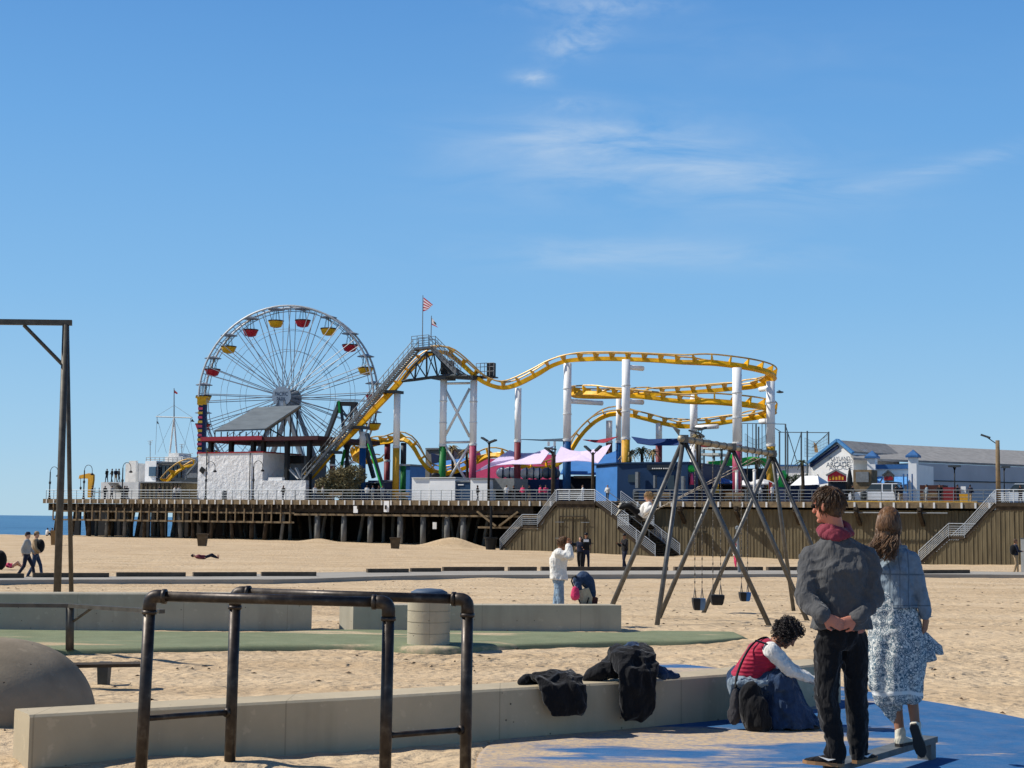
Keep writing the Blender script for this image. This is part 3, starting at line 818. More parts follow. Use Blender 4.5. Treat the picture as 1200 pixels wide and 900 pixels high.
k = S(800, 0, 600)
while k < sEnd:
    m_ = MB()
    m_.beam(W(k, .55, DECK-1.9), W(k, -.9, DECK-.7), .3, .3); m_.beam(W(k, -.25, DECK-.6), W(k, -1.0, DECK-.5), .3, .3); k += 5.6
    m_.build('knee_brace', WOODD, pier)
m_ = MB(); m_.tube(W(S(960, -.4), -.35, DECK-.85), W(S(1110, -.4), -.35, DECK-.85), .07, n=6); m_.build('drain_pipe', GREYM, pier)
m_ = MB(); m_.pbox(S(990, 0), S(1145, 0), -.1, .3, DECK+.10, DECK+.17); m_.build('kerb_stripe', M('yellow_kerb_paint', (214, 170, 70), .7), pier)
# doors / panels in the main wall
m_ = MB()
for a, b, c_, e in ((816, 830, 625, 652),):
    for x in (a, b): m_.pbox(S(x, .5), S(x, .5)+.08, .44, .5, -1.3, ZT(a, c_, .5))
    m_.pbox(S(a, .5), S(b, .5), .44, .5, ZT(a, c_, .5), ZT(a, c_, .5)+.1)
m_.build('wall_door_frame', SIDING, pier)

# beach stair platforms
RAILW = M('pale_stair_rail', (196, 202, 206), .5, .2, .1, 3)
def platform(pxL, pxR, tf, left, right, label, nm):
    """left/right: (landing outer px, landing inner px, landing floor y, foot px, foot y) or None"""
    sL = S(pxL, tf, 589); sR = S(pxR, tf, 589)
    th = thing('beach_stair_platform', W((sL+sR)/2, tf, -1.3), label, 'stair platform', 'stair platforms down to the beach')
    prof = [(sL, DECK-.62), (sR, DECK-.62)]
    def stair(spec, sT, sign):
        lo, li, ly, fp, fy = spec
        slo, sli = S(lo, tf, ly), S(li, tf, ly); zl = ZT((lo+li)/2, ly, tf); sf = S(fp, tf, fy); q = W(sf, tf, 0); zf = zg(q.x, q.y)
        return [(sT, DECK), (sli, zl), (slo, zl), (sf, zf)]
    Lp = stair(left, sL, -1) if left else None; Rp = stair(right, sR, 1) if right else None
    pts = []
    if Lp: pts += Lp[::-1]
    else: pts += [(sL, DECK)]
    if Rp: pts += Rp
    else: pts += [(sR, DECK)]
    def zt(s):
        for (a, za), (b, zb_) in zip(pts[:-1], pts[1:]):
            if a <= s <= b:
                z = za+(zb_-za)*(s-a)/max(1e-6, b-a)
                return min(z-.32, DECK-.62)
        return -9
    m_ = MB(); wall_face(m_, pts[0][0], pts[-1][0], tf+.12, zt, .36); m_.build('clad_wall', SIDING, th)
    m_ = MB(); m_.pbox(sL, sR, tf, -.13, DECK-.22, DECK+.004); m_.build('deck', DECKM, th)
    m_ = MB(); m_.pbox(sL, sR, tf-.05, tf-.004, DECK-.3, DECK+.02); m_.pbox(sL, sR, tf+.05, tf+.1, DECK-.62, DECK-.3); m_.build('edge_beam', WOODD, th)
    for PP in (Lp, Rp):
        if not PP: continue
        # treads
        m_ = MB()
        for (a, za), (b, zb_) in ((PP[0], PP[1]), (PP[2], PP[3])):
            n = max(3, int(abs(zb_-za)/.19))
            for i in range(n):
                u = a+(b-a)*(i+.5)/n; z = za+(zb_-za)*(i+1)/n; h = abs(b-a)/n*.58
                m_.pbox(u-h, u+h, tf+.12, -.2, z-.06, z)
        m_.pbox(PP[1][0], PP[2][0], tf+.12, -.2, PP[1][1]-.12, PP[1][1]); m_.build('treads', WOODD, th)
        for tt in (tf, -.3):
            m_ = MB()
            for (a, za), (b, zb_) in zip(PP[:-1], PP[1:]): m_.beam(W(a, tt+.03, za-.12), W(b, tt+.03, zb_-.12), .06, .26)
            m_.build('stringer', WOODD, th)
        for tt, mat_ in ((tf-.03, RAILW), (-.25, RAILW), ((tf-.3)/2, GREYM)):
            m_ = MB(); hs = [.15, .32, .49, .66, .83, 1.05] if tt != (tf-.3)/2 else [.95]
            if tt == (tf-.3)/2 and PP is Lp: continue
            for h in hs:
                m_.pipe([W(a, tt, z+h) for a, z in PP], .024 if h < .95 else .036, 5)
            for (a, za), (b, zb_) in zip(PP[:-1], PP[1:]):
                n = max(1, int(abs(b-a)/1.4))
                for i in range(n+1):
                    f = i/n; u = a+(b-a)*f; z = za+(zb_-za)*f; m_.tube(W(u, tt, z-.1), W(u, tt, z+1.05), .03, n=5)
            m_.build('stair_railing', mat_, th)
    m_ = MB()
    for h in (.15, .32, .49, .66, .83, 1.05): m_.tube(W(sL, tf+.04, DECK+h), W(sR, tf+.04, DECK+h), .024 if h < 1 else .036, n=5)
    n = max(2, int((sR-sL)/1.3))
    for i in range(n+1): m_.tube(W(sL+(sR-sL)*i/n, tf+.04, DECK), W(sL+(sR-sL)*i/n, tf+.04, DECK+1.05), .04, n=5)
    m_.build('platform_railing', RAILW, th)
    return th
t1 = platform(652, 697, -6, (612, 630, 616, 586, 641), (724, 737, 617, 768, 652), 'brown clad stair platform with stairs falling to both sides', 1)
t2 = platform(1167, 1340, -6, (1112, 1130.5, 628.5, 1077, 659), None, 'brown clad stair platform at right with one flight down to the left', 2)
for x0, x1, y0, y1, th_ in ((656, 686, 605, 636, t1),):
    m_ = MB(); tt = -6.0; a, b = S(x0, tt, 620), S(x1, tt, 620); z1 = ZT(670, y0+1, tt); z0 = -1.2
    for u in (a, (a+b)/2, b): m_.pbox(u-.04, u+.04, tt-.05, tt+.02, z0, z1)
    m_.pbox(a, b, tt-.05, tt+.02, z1-.002, z1+.09); m_.build('double_door_frame', WOODD, th_)
    m_ = MB()
    for u in (a, b):
        for zz in (z1-.5, z1-2.0): m_.pbox(u-.45, u+.45, tt-.08, tt-.052, zz, zz+.05)
    m_.build('door_hinges', GREYM, th_)

# railings along the pier edge
def railing(label, spans, t=.08, mat=RAILM, hs=(.16, .45, .74, 1.05), step=1.22, group='pier edge railings'):
    th = thing('pier_railing', W(spans[0][0], t, DECK), label, 'railing', group)
    for h in hs:
        m_ = MB()
        for a, b in spans: m_.tube(W(a, t, DECK+.1+h), W(b, t, DECK+.1+h), .024 if h < 1 else .034, n=5)
        m_.build('rail', mat, th)
    for a, b in spans:
        n = max(1, int((b-a)/step))
        for i in range(n+1):
            u = a+(b-a)*i/n; MB().tube(W(u, t, DECK+.05), W(u, t, DECK+.1+hs[-1]), .032, n=5).build('post', mat, th)
    return th
railing('grey pipe railing along the seaward half of the pier', [(s0+.2, sA)])
railing('grey pipe railing along the middle of the pier', [(sA+.1, sP0-.2)])
railing('grey pipe railing along the landward pier edge at right', [(S(742, 0), S(1170, 0))])

# ------------------------------------------------------------------ lamp posts and floodlights
def crook_lamp(px, ytop, t, label, first=None):
    base = W(S(px, t), t, DECK)
    th = thing('pier_lamp_post', base, label, 'lamp post', 'black shepherd crook lamp posts on the pier')
    H = ZT(px, ytop, t)-DECK; r = .62
    m_ = MB(); m_.lathe(base, [(.17, 0), (.17, .25), (.10, .5), (.075, 1.4), (.065, H-r)], 10); m_.build('pole', BLACK, th)
    ax = PU; pts = []
    for i in range(13):
        a = math.pi-math.pi*i/12; pts.append(base+V((0, 0, H-r))+ax*(r+r*math.cos(a))+V((0, 0, r*math.sin(a))))
    pts.append(pts[-1]+V((0, 0, -.35))); MB().pipe(pts, .035, 6).build('crook', BLACK, th)
    e = pts[-1]; MB().lathe(e, [(.03, .1), (.06, .02), (.2, -.1), (.22, -.2), (.01, -.26)], 10).build('lamp_shade', BLACK, th)
    MB().lathe(base+V((0, 0, H*.52)), [(.02, -.2), (.13, -.16), (.15, .1), (.02, .2)], 8).build('fitting', GREYD, th)
for px, yt, lb in ((58, 547, 'crook lamp post at the far left end of the pier'), (98, 545, 'crook lamp post standing against the yellow arch'), (143, 542, 'crook lamp post in front of the small white block'), (241, 541, 'crook lamp post before the left of the white rock wall'), (296.5, 540, 'crook lamp post before the right of the white rock wall')):
    crook_lamp(px, yt, .9, lb)
def flood_pole(px, ytop, ybot, t, label, heads, mat=BLACK, r=.14, taper=.8, zbase=None):
    base = W(S(px, t), t, DECK if zbase is None else zbase)
    th = thing('floodlight_pole', base, label, 'floodlight', 'floodlight poles on the pier')
    z = ZT(px, ytop, t); MB().tube(base, V((base.x, base.y, z)), r, r*taper, 8).build('pole', mat, th, True)
    for dx, dz, tilt in heads:
        c = V((base.x, base.y, z))+PU*dx+V((0, 0, dz)); rot = Matrix.Rotation(-TH, 3, 'Z') @ Matrix.Rotation(tilt, 3, 'Y')
        MB().tube(V((base.x, base.y, z-.35)), c, .04, n=5).build('bracket', BLACK, th)
        MB().box(c, (.72, .5, .16), rot).build('lamp_head', GREYD, th)
    return th
flood_pole(572.5, 517, 0, 2.0, 'black twin floodlight pole beside the pink support column', [(-.55, .2, .5), (.45, 0, -.3)])
flood_pole(647.5, 529, 0, -5.6, 'left of the two floodlight poles on the stair platform', [(-.5, .15, .6), (-.1, .25, .2)], WOODD, .16)
flood_pole(694.5, 530, 0, -5.6, 'right twin floodlight pole on the stair platform', [(-.55, .35, .7), (.55, .35, -.7)], WOODD, .16)
flood_pole(1170, 516, 0, -5.7, 'weathered wooden floodlight pole at the right edge', [(-.95, .35, .35)], WOODL, .21)
flood_pole(820, 508, 0, 1.2, 'dark pole with a cluster of floodlights behind the swings', [(-.7, .2, .3), (-.2, .5, .1), (.3, .45, -.3), (.1, -.1, .6)], BLACK, .15)
flood_pole(1119, 547, 0, 3, 'thin black lamp pole before the long grey wall', [(-.15, .05, 0), (.15, .05, 0)], BLACK, .06)
flood_pole(1177, 548, 0, 4, 'thin black lamp pole behind the wooden floodlight pole', [(.15, .05, 0)], BLACK, .06)
th = thing('floodlight_pole', W(S(688, 4), 4, DECK), 'thin pole with two white cameras between the lilac sails', 'camera pole')
for i, (px, y) in enumerate(((650, 521),)):
    b = W(S(px, 5), 5, DECK); z = ZT(px, y, 5); th.location = b
    MB().tube(b, V((b.x, b.y, z)), .07, n=6).build('pole', BLACK, th)
    for dx in (-.75, -.05): MB().box(V((b.x, b.y, z+.1))+PU*dx, (.25, .3, .45)).build('camera_housing', WHITE, th)

# ------------------------------------------------------------------ ferris wheel
Yw = 222.0; C0 = P(337, 466, Yw); AX = V((-.21, -.978, 0)).normalized(); E1 = V((-AX.y, AX.x, 0)); EZ = V((0, 0, 1)); Rw = 13.3
if E1.x < 0: E1 = -E1
wheel = thing('ferris_wheel', V((C0.x, C0.y, DECK)), 'big white spoked ferris wheel with red and yellow gondolas', 'ferris wheel')
SPK = M('wheel_grey_steel', (150, 155, 160), .5, .2); RIMM = M('wheel_rim_white', (184, 187, 188), .5, .1)
def wp(a, r, d): return C0+E1*(r*math.sin(a))+EZ*(r*math.cos(a))+AX*d
for d in (1.1, -1.1):
    MB().pipe([wp(2*math.pi*i/80, Rw, d) for i in range(80)], .15, 6, closed=True).build('rim', RIMM, wheel)
    MB().pipe([wp(2*math.pi*i/80, Rw-.55, d) for i in range(80)], .055, 5, closed=True).build('inner_rim', SPK, wheel)
    for rr_ in (.745, .52): MB().pipe([wp(2*math.pi*i/40, Rw*rr_, d) for i in range(40)], .028, 4, closed=True).build('ring_cable', SPK, wheel)
    for k in range(40):
        a = math.radians(9*k+4.5)+(.035 if k % 2 else -.035); MB().tube(wp(a, 1.0, d*1.9), wp(a, Rw-.1, d), .058, n=5).build('spoke', SPK, wheel)
m_ = MB()
for k in range(40):
    a = math.radians(9*k); m_.tube(wp(a, Rw, 1.1), wp(a, Rw, -1.1), .05, n=5); m_.tube(wp(a, Rw, 1.1), wp(a+math.radians(9), Rw-.5, -1.1), .03, n=4)
m_.build('rim_ties', SPK, wheel)
def disc(mb, c, ax, r, th_, n=36):
    x = E1; y = EZ; mb.rings([[c+ax*q+(x*math.cos(2*math.pi*k/n)+y*math.sin(2*math.pi*k/n))*r for k in range(n)] for q in (0, th_)])
m_ = MB(); disc(m_, C0+AX*2.35, AX, 1.42, .15); hub = m_.build('hub_sign', M('hub_sign_grey', (176, 188, 196), .5), wheel)
m_ = MB(); disc(m_, C0-AX*2.3, AX, 1.35, .15); m_.build('rear_hub_disc', GREYM, wheel)
m_ = MB(); m_.tube(C0-AX*2.2, C0+AX*2.3, .42, n=14); m_.build('hub_axle', GREYM, wheel)
TXM = M('hub_text_navy', (20, 50, 84), .6)
for txt, dz, w in (('PACIFIC', .34, 1.95), ('PARK', -.42, 1.35)):
    text(txt, 'lettering', TXM, wheel, C0+AX*2.5+EZ*dz, E1, EZ, .62, w, .02)
for d in (2.7, -2.7):
    for sgn in (-1, 1): MB().beam(C0+AX*d*.8, C0+E1*sgn*6.2+AX*d*1.25+EZ*(DECK-C0.z), .55, .55).build('support_leg', GREYM, wheel)
    MB().beam(C0+AX*d+E1*-4.4+EZ*(-9.3), C0+AX*d+E1*4.4+EZ*(-9.3), .3, .3).build('support_tie', GREYM, wheel)
GR = M('gondola_red', (178, 30, 48), .45); GY = M('gondola_yellow', (222, 168, 24), .45); GD = M('gondola_dark_rim', (70, 52, 44), .6)
for k in range(20):
    a = math.radians(9+18*k); p = wp(a, Rw-.15, 0); g_ = None
    mat = GR if k % 2 == 0 else GY
    m_ = MB(); m_.lathe(p+V((0, 0, -1.75)), [(.35, -1.0), (.8, -.85), (.98, -.45), (1.12, -.1), (1.12, 0), (1.0, 0), (.6, -.5), (.01, -.55)], 14)
    g_ = m_.build('gondola', mat, wheel); g_.data.shade_smooth()
    m_ = MB(); m_.lathe(p+V((0, 0, -1.75)), [(1.14, -.09), (1.17, -.05), (1.17, .05), (1.14, .08), (1.06, .08), (1.05, -.08)], 14); m_.build('bucket_rim', GD, g_)
    m_ = MB(); m_.lathe(p+V((0, 0, -.1)), [(1.25, -.06), (1.25, 0), (.3, .3), (.01, .36)], 12); m_.build('canopy', SPK, g_)
    m_ = MB()
    for q in range(4):
        b = math.pi/4+q*math.pi/2; o = V((math.cos(b), math.sin(b), 0)); m_.tube(p+o*.35+V((0, 0, -.1)), p+o*.75+V((0, 0, -1.75)), .035, n=4)
    m_.tube(p+V((0, 0, .1)), p+V((0, 0, -2.2)), .05, n=5); m_.build('hanger_rods', GREYD, g_)
# tower of coloured lamps
tb = P(235, 580, 214); tb.z = DECK; tz = P(235, 466, 214).z
th = thing('ride_light_tower', tb, 'narrow navy ride tower with coloured lamps beside the ferris wheel', 'tower')
MB().box(tb+V((0, 0, (tz-DECK)/2)), (1.0, 1.0, tz-DECK)).build('tower_mast', NAVY, th)
for nm, mt_, off_ in (('lamp_squares', M('pink_lamp', (230, 90, 120), .5), 0), ('lamp_squares', M('yellow_lamp', (240, 196, 70), .5), 1)):
    i = off_
    while i*.62 < tz-DECK-1: m_ = MB(); m_.box(tb+V((-.53, -.2, .8+i*.62)), (.12, .6, .34)); m_.box(tb+V((-.2, -.53, .8+i*.62)), (.5, .1, .34)); i += 2; m_.build('coloured_lamp', mt_, th)
m_ = MB(); m_.box(tb+V((-.1, -.1, tz-DECK+.0)), (1.7, 1.3, .2)); m_.box(tb+V((-.1, -.1, tz-DECK-.55)), (1.25, 1.05, .9)); m_.build('cap', GY, th)

# ------------------------------------------------------------------ white rock-wall building with canopy
th = thing('white_rock_building', W(S(231, 4), 4, DECK), 'white rough rock walled building with a red edged canopy and grey sloping roof', 'building')
m_ = MB(); pb(m_, 231, 307, 4, 11, 531); m_.build('rock_wall', ROCK, th)
m_ = MB(); pb(m_, 307.3, 358, 4, 5, 563); m_.build('low_rock_wall', ROCK, th)
m_ = MB(); pb(m_, 306, 352, 9, 14, 534); m_.build('recessed_wall', M('grey_block_wall', (128, 132, 136), .9, 0, .1, 2), th)
m_ = MB(); pb(m_, 230.5, 307.5, 3.9, 11.1, z0=ZT(270, 531, 4)+.004, z1=ZT(270, 531, 4)+.14); m_.build('wall_coping', RED, th)
zc1 = ZT(270, 513, 4); zc0 = ZT(270, 517.5, 4)
m_ = MB(); pb(m_, 233, 371, 3.6, 16, z0=zc0, z1=zc1+.0); m_.build('canopy_roof', M('canopy_maroon', (62, 26, 30), .6), th)
m_ = MB(); pb(m_, 233, 305, 3.45, 3.58, z0=zc0+.1, z1=zc1+.12); m_.build('canopy_fascia', M('canopy_red', (140, 34, 52), .6), th)
for px in (244, 268, 294, 306, 334, 360):
    m_ = MB(); pb(m_, px-1.8, px+1.8, 4.6, 5.1, z0=ZT(px, 533, 4.6) if px < 308 else DECK, z1=zc0-.01); m_.build('column', BLACK, th)
m_ = MB(); pb(m_, 321, 352, 8.4, 8.9, 534, yb=543); m_.build('black_sign_board', BLACK, th)
# upper sloping roof (a hipped canopy behind)
def roofpt(px, py, Y): return P(px, py, Y)
m_ = MB(); R1 = [roofpt(251, 506, 181), roofpt(311, 504, 181), roofpt(352, 476.5, 195), roofpt(300, 479, 195)]
m_.prism(R1, (0, .0, .18)); m_.build('sloping_roof', ROOFG, th)
m_ = MB(); m_.prism([R1[2], roofpt(311, 504, 181), roofpt(352, 505, 197)], (0, .2, 0))
MB().beam(roofpt(311, 504.5, 181), roofpt(352, 477, 195), .22, .3).build('roof_edge', WOODL, th)
m_ = MB()
for k in range(9):
    a = roofpt(252+k*7.3, 506, 181.2); m_.beam(a, V((a.x, a.y, zc1)), .12, .12)
for k in range(5):
    a = R1[1].lerp(R1[2], .15+k*.19); m_.beam(a, V((a.x, a.y, zc1)), .14, .14)
m_.beam(roofpt(315, 502, 183), V((roofpt(352, 480, 195).x, 195, zc1)), .12, .12)
m_.build('roof_posts', WOODD, th)
m_ = MB(); q = W(S(236.2, 3.9), 3.9, ZT(236, 551, 3.9)); rr_ = Matrix.Rotation(-TH, 3, 'Z') @ Matrix.Rotation(.6, 3, 'Y'); m_.box(q, (.62, .12, .62), rr_); m_.build('diamond_sign', BLACK, th)
m_ = MB(); m_.tube(W(S(292, 3.9), 3.9, DECK), W(S(292, 3.9), 3.9, ZT(292, 531, 3.9)), .05, n=6); m_.tube(W(S(241, 3.9), 3.9, ZT(241, 545, 3.9)), W(S(241, 3.9), 3.9, ZT(241, 525, 3.9)), .06, n=6); m_.build('conduit', GREYD, th)
th = thing('awning_bench_ramp', W(S(345, 6), 6, DECK), 'folded white awning frames beside the rock wall steps', 'awning')
m_ = MB(); pb(m_, 314, 330, 4.1, 4.8, 559.5, yb=563); m_.build('ledge', WHITE, th)
m_ = MB(); m_.beam(W(S(333, 5.2), 5.2, ZT(333, 562, 5)), W(S(338, 5.2), 5.2, ZT(338, 547, 5)), .5, .1); m_.beam(W(S(350, 5.2), 5.2, ZT(350, 561, 5)), W(S(336, 5.2), 5.2, ZT(336, 547, 5)), .5, .12); m_.beam(W(S(353, 5.4), 5.4, ZT(353, 561, 5)), W(S(346, 5.4), 5.4, ZT(346, 548, 5)), .4, .1); m_.build('awning_panels', WHITED, th)

# ------------------------------------------------------------------ harbour office group at the sea end
th = thing('harbour_office', W(S(170, 20), 20, DECK), 'pale two storey harbour office with a roof terrace and tall window band', 'building')
m_ = MB(); pb(m_, 118, 162, 8, 22, 565); m_.build('low_block', WHITED, th)
m_ = MB(); pb(m_, 146, 162, 15, 24, 543); pb(m_, 150, 158, 14.6, 15, 540); m_.build('stair_block', WHITED, th)
m_ = MB(); pb(m_, 162.5, 176, 17, 26, 547); m_.build('rear_block', M('grey_stucco', (120, 114, 108), .9), th)
m_ = MB(); pb(m_, 169, 182, 11, 24, 540); m_.build('corner_block', WHITE, th)
m_ = MB(); pb(m_, 182.3, 230, 11.5, 24, 541.5); m_.build('main_block', M('office_grey', (122, 128, 134), .8), th)
for i in range(6):
    m_ = MB(); pb(m_, 184.5+i*4.6, 188+i*4.6, 11.3, 11.48, 546, yb=560); m_.build('window', GLASS, th)
m_ = MB(); pb(m_, 173.5, 181.5, 10.8, 10.98, 547, yb=558); m_.build('corner_window', M('blue_glass', (70, 96, 118), .15, spec=.6), th)
m_ = MB(); pb(m_, 180, 230, 11.1, 11.4, 560, yb=562.5); pb(m_, 182, 230, 11.1, 11.4, 541.8, yb=544); m_.build('band', GREYD, th)
m_ = MB(); pb(m_, 204, 231, 8, 14, 562); m_.build('rear_shed', GREYD, th)
m_ = MB()
for z in (541, 538.5, 536): m_.tube(W(S(170, 12), 12, ZT(170, z, 12)), W(S(228, 12), 12, ZT(228, z+.4, 12)), .035, n=4)
for i in range(12): px = 170+i*5.2; m_.tube(W(S(px, 12), 12, ZT(px, 541.5, 12)), W(S(px, 12), 12, ZT(px, 536, 12)), .035, n=4)
m_.build('roof_railing', GREYM, th)
m_ = MB(); pb(m_, 192, 213, 14, 17, 535, yb=541); pb(m_, 196, 208, 14.2, 16.5, 531, yb=535); m_.build('roof_hut', WHITED, th)
m_ = MB()
for i in range(8): m_.pbox(S(133+i*1.1, 7.8), S(133+i*1.1, 7.8)+.7, 6.8, 7.9, ZT(133, 567+i*1.5, 7.8), ZT(133, 567+i*1.5, 7.8)+.1)
m_.build('steps', BLACK, th)
th = thing('brown_board_fence', W(S(190, 3), 3, DECK), 'brown boarded enclosure in front of the harbour office', 'fence')
m_ = MB(); pb(m_, 164, 212, 3, 7.5, 566); m_.build('enclosure', SIDING, th)
for i in range(9):
    m_ = MB(); pb(m_, 166+i*5, 167.2+i*5, 2.9, 2.99, 566.5); m_.build('batten', WOODD, th)
m_ = MB(); pb(m_, 163.5, 212.5, 2.85, 7.6, z0=ZT(190, 566, 3)+.003, z1=ZT(190, 565, 3)+.06); m_.build('coping', GREYM, th)
# signal mast
mbs = W(S(204, 15), 15, ZT(204, 535, 15)); th = thing('signal_mast', mbs, 'tall signal mast with a yardarm and stays on the office roof', 'mast')
tpx = lambda px, py: PLN(px, py, mbs, PV)
MB().tube(tpx(204, 500), tpx(204, 455), .09, .05, 6).build('topmast', GREYM, th)
for px in (199, 207): MB().tube(tpx(px, 531), tpx(204, 489), .12, .09, 6).build('mast_leg', WHITED, th)
MB().tube(tpx(183, 488.3), tpx(225, 489.6), .08, n=6).build('yardarm', GREYM, th)
m_ = MB()
for a, b in (((204, 475), (183, 488)), ((204, 475), (225, 489)), ((184, 489), (195, 531)), ((184, 489), (182, 533)), ((224, 490), (214, 531)), ((204, 489), (222, 531)), ((204, 489), (185, 530)), ((223, 490), (229, 526))): m_.tube(tpx(*a), tpx(*b), .022, n=4)
m_.build('stays', GREYM, th)
m_ = MB(); m_.prism([tpx(223.5, 494), tpx(228, 494.5), tpx(225, 490.5)], (0, .06, 0)); m_.prism([tpx(184, 493), tpx(186, 497), tpx(183.5, 496)], (0, .06, 0)); m_.build('signal_cone', BLACK, th)
m_ = MB(); m_.prism([tpx(204.3, 457), tpx(208.3, 460.5), tpx(207.5, 462), tpx(204.3, 460.5)], (0, .05, 0)); m_.build('flag', RED, th)
m_ = MB()
for px, y in ((176, 517), (213, 521), (223, 532)):
    m_.tube(tpx(px, 540), tpx(px, y), .045, n=5)
    for dy in (0, 2.2, 4): m_.tube(tpx(px-3+dy*.4, y+dy), tpx(px+3-dy*.4, y+dy-.6), .03, n=4)
m_.build('antennas', GREYM, th)
# yellow arch crane
yb_ = W(S(105, 2.5), 2.5, DECK); th = thing('yellow_davit_crane', yb_, 'yellow hook shaped hoist at the sea end of the pier', 'hoist')
yp = lambda px, py: PLN(px, py, yb_, PV)
m_ = MB(); m_.prism([yp(102.5, 583), yp(106, 583), yp(109, 562), yp(109, 556), yp(104, 554.5), yp(93, 557), yp(92, 561), (yp(97, 560.5)), yp(103, 561)], PV*.3); m_.build('hoist_arm', YELP, th)
m_ = MB(); m_.tube(yp(94.5, 560), yp(94.5, 571), .03, n=4); m_.ell(yp(94.5, 572), (.13, .13, .2)); m_.build('hook', BLACK, th)
# kiosk-like boxes at the seaward end
th = thing('fish_cleaning_shelter', W(S(120, 3), 3, DECK), 'small dark steel frame stand next to the yellow hoist', 'stand')
m_ = MB()
for px in (111, 116, 122): m_.tube(W(S(px, 3), 3, DECK), W(S(px, 3), 3, DECK+1.5), .05, n=5)
m_.beam(W(S(110, 3), 3, DECK+.95), W(S(122, 3), 3, DECK+.95), .6, .1); m_.build('stand', GREYD, th)

# ------------------------------------------------------------------ roller coaster
coaster = thing('roller_coaster', W(S(600, 10), 10, DECK), 'yellow steel roller coaster with white columns and a stacked turn', 'roller coaster')
def q3(px, py, t): return PT(px, py, t)
lift = [(364, 560, 6), (379, 543, 6.2), (393, 527.5, 6.5), (413, 508, 6.8), (435, 484.5, 7), (463, 455, 7.4), (480, 434.5, 7.8), (492, 422, 8), (503, 415, 8.2), (514, 412.5, 8.4), (525, 414.5, 8.6), (540, 425.5, 8.8), (560, 443.5, 9.1), (575, 451.5, 9.4), (590, 454.5, 9.7), (606, 450.5, 10), (630, 438.5, 10.5), (645, 429.5, 10.8), (662, 423.5, 11), (680, 421.3, 11), (705, 420.5, 11), (735, 421, 11), (770, 422.5, 11), (800, 424.5, 11), (835, 427.7, 11), (855, 430.3, 11)]
P1 = [q3(*a) for a in lift]
def st(p): return ((p-PO).dot(PU), (p-PO).dot(PV))
TF, TB = 11.0, 23.0; TM = (TF+TB)/2; RR = (TB-TF)/2
sRt = S(903.5, TM, 445)-RR; P1 = [p for p in P1 if (p-PO).dot(PU) < sRt-1.0]; sLf = S(677.5, TM, 460)+RR
def arc(sc, sg, zA, zB, back=True):
    out = []
    for i in range(1, 12):
        a = -math.pi/2+math.pi*i/12
        if not back: a = math.pi-a if False else a
        z = zA+(zB-zA)*i/12
        tt = TM+RR*math.sin(a)*(1 if back else -1)
        out.append(W(sc+sg*RR*math.cos(a), tt, z))
    return out
z1a = P1[-1].z; z1b = q3(860, 456, TB).z
path = P1+arc(sRt, 1, z1a, z1b)+[q3(x, y, TB) for x, y in ((820, 459), (780, 461.3), (745, 463))]
zl1 = path[-1].z; z2 = q3(722, 461, TF).z
path += arc(sLf, -1, zl1, z2, False)+[q3(x, y, TF) for x, y in ((725, 463), (760, 466), (800, 470.5), (825, 473.5), (835, 474.5), (855, 477)) if S(x, TF) < sRt-1]
z3 = path[-1].z; z4 = q3(860, 492, TB).z
path += arc(sRt, 1, z3, z4)+[q3(*a) for a in ((825, 498.5, 23.5), (800, 499.5, 24), (778, 496.5, 24), (757, 491, 24), (737, 486.5, 24), (718, 485, 24), (703, 490.5, 23.5), (690, 500.5, 23), (678, 514, 22.5), (668, 529, 22), (658, 541, 21), (643, 548, 20), (625, 549, 19), (607, 545, 18), (592, 536.5, 17.5), (580, 533.5, 17.5), (568, 536, 18), (552, 545, 19), (535, 552, 19.5), (517, 555, 19.5), (503, 550.5, 19), (493, 539, 18.5), (485, 525, 18.2), (477, 516.5, 18), (468, 515, 18.2), (455, 518, 19), (440, 520, 20), (425, 526, 22), (415, 534, 26), (420, 541, 31), (435, 541, 34), (452, 538, 36))]
fine = crom(path, 5)
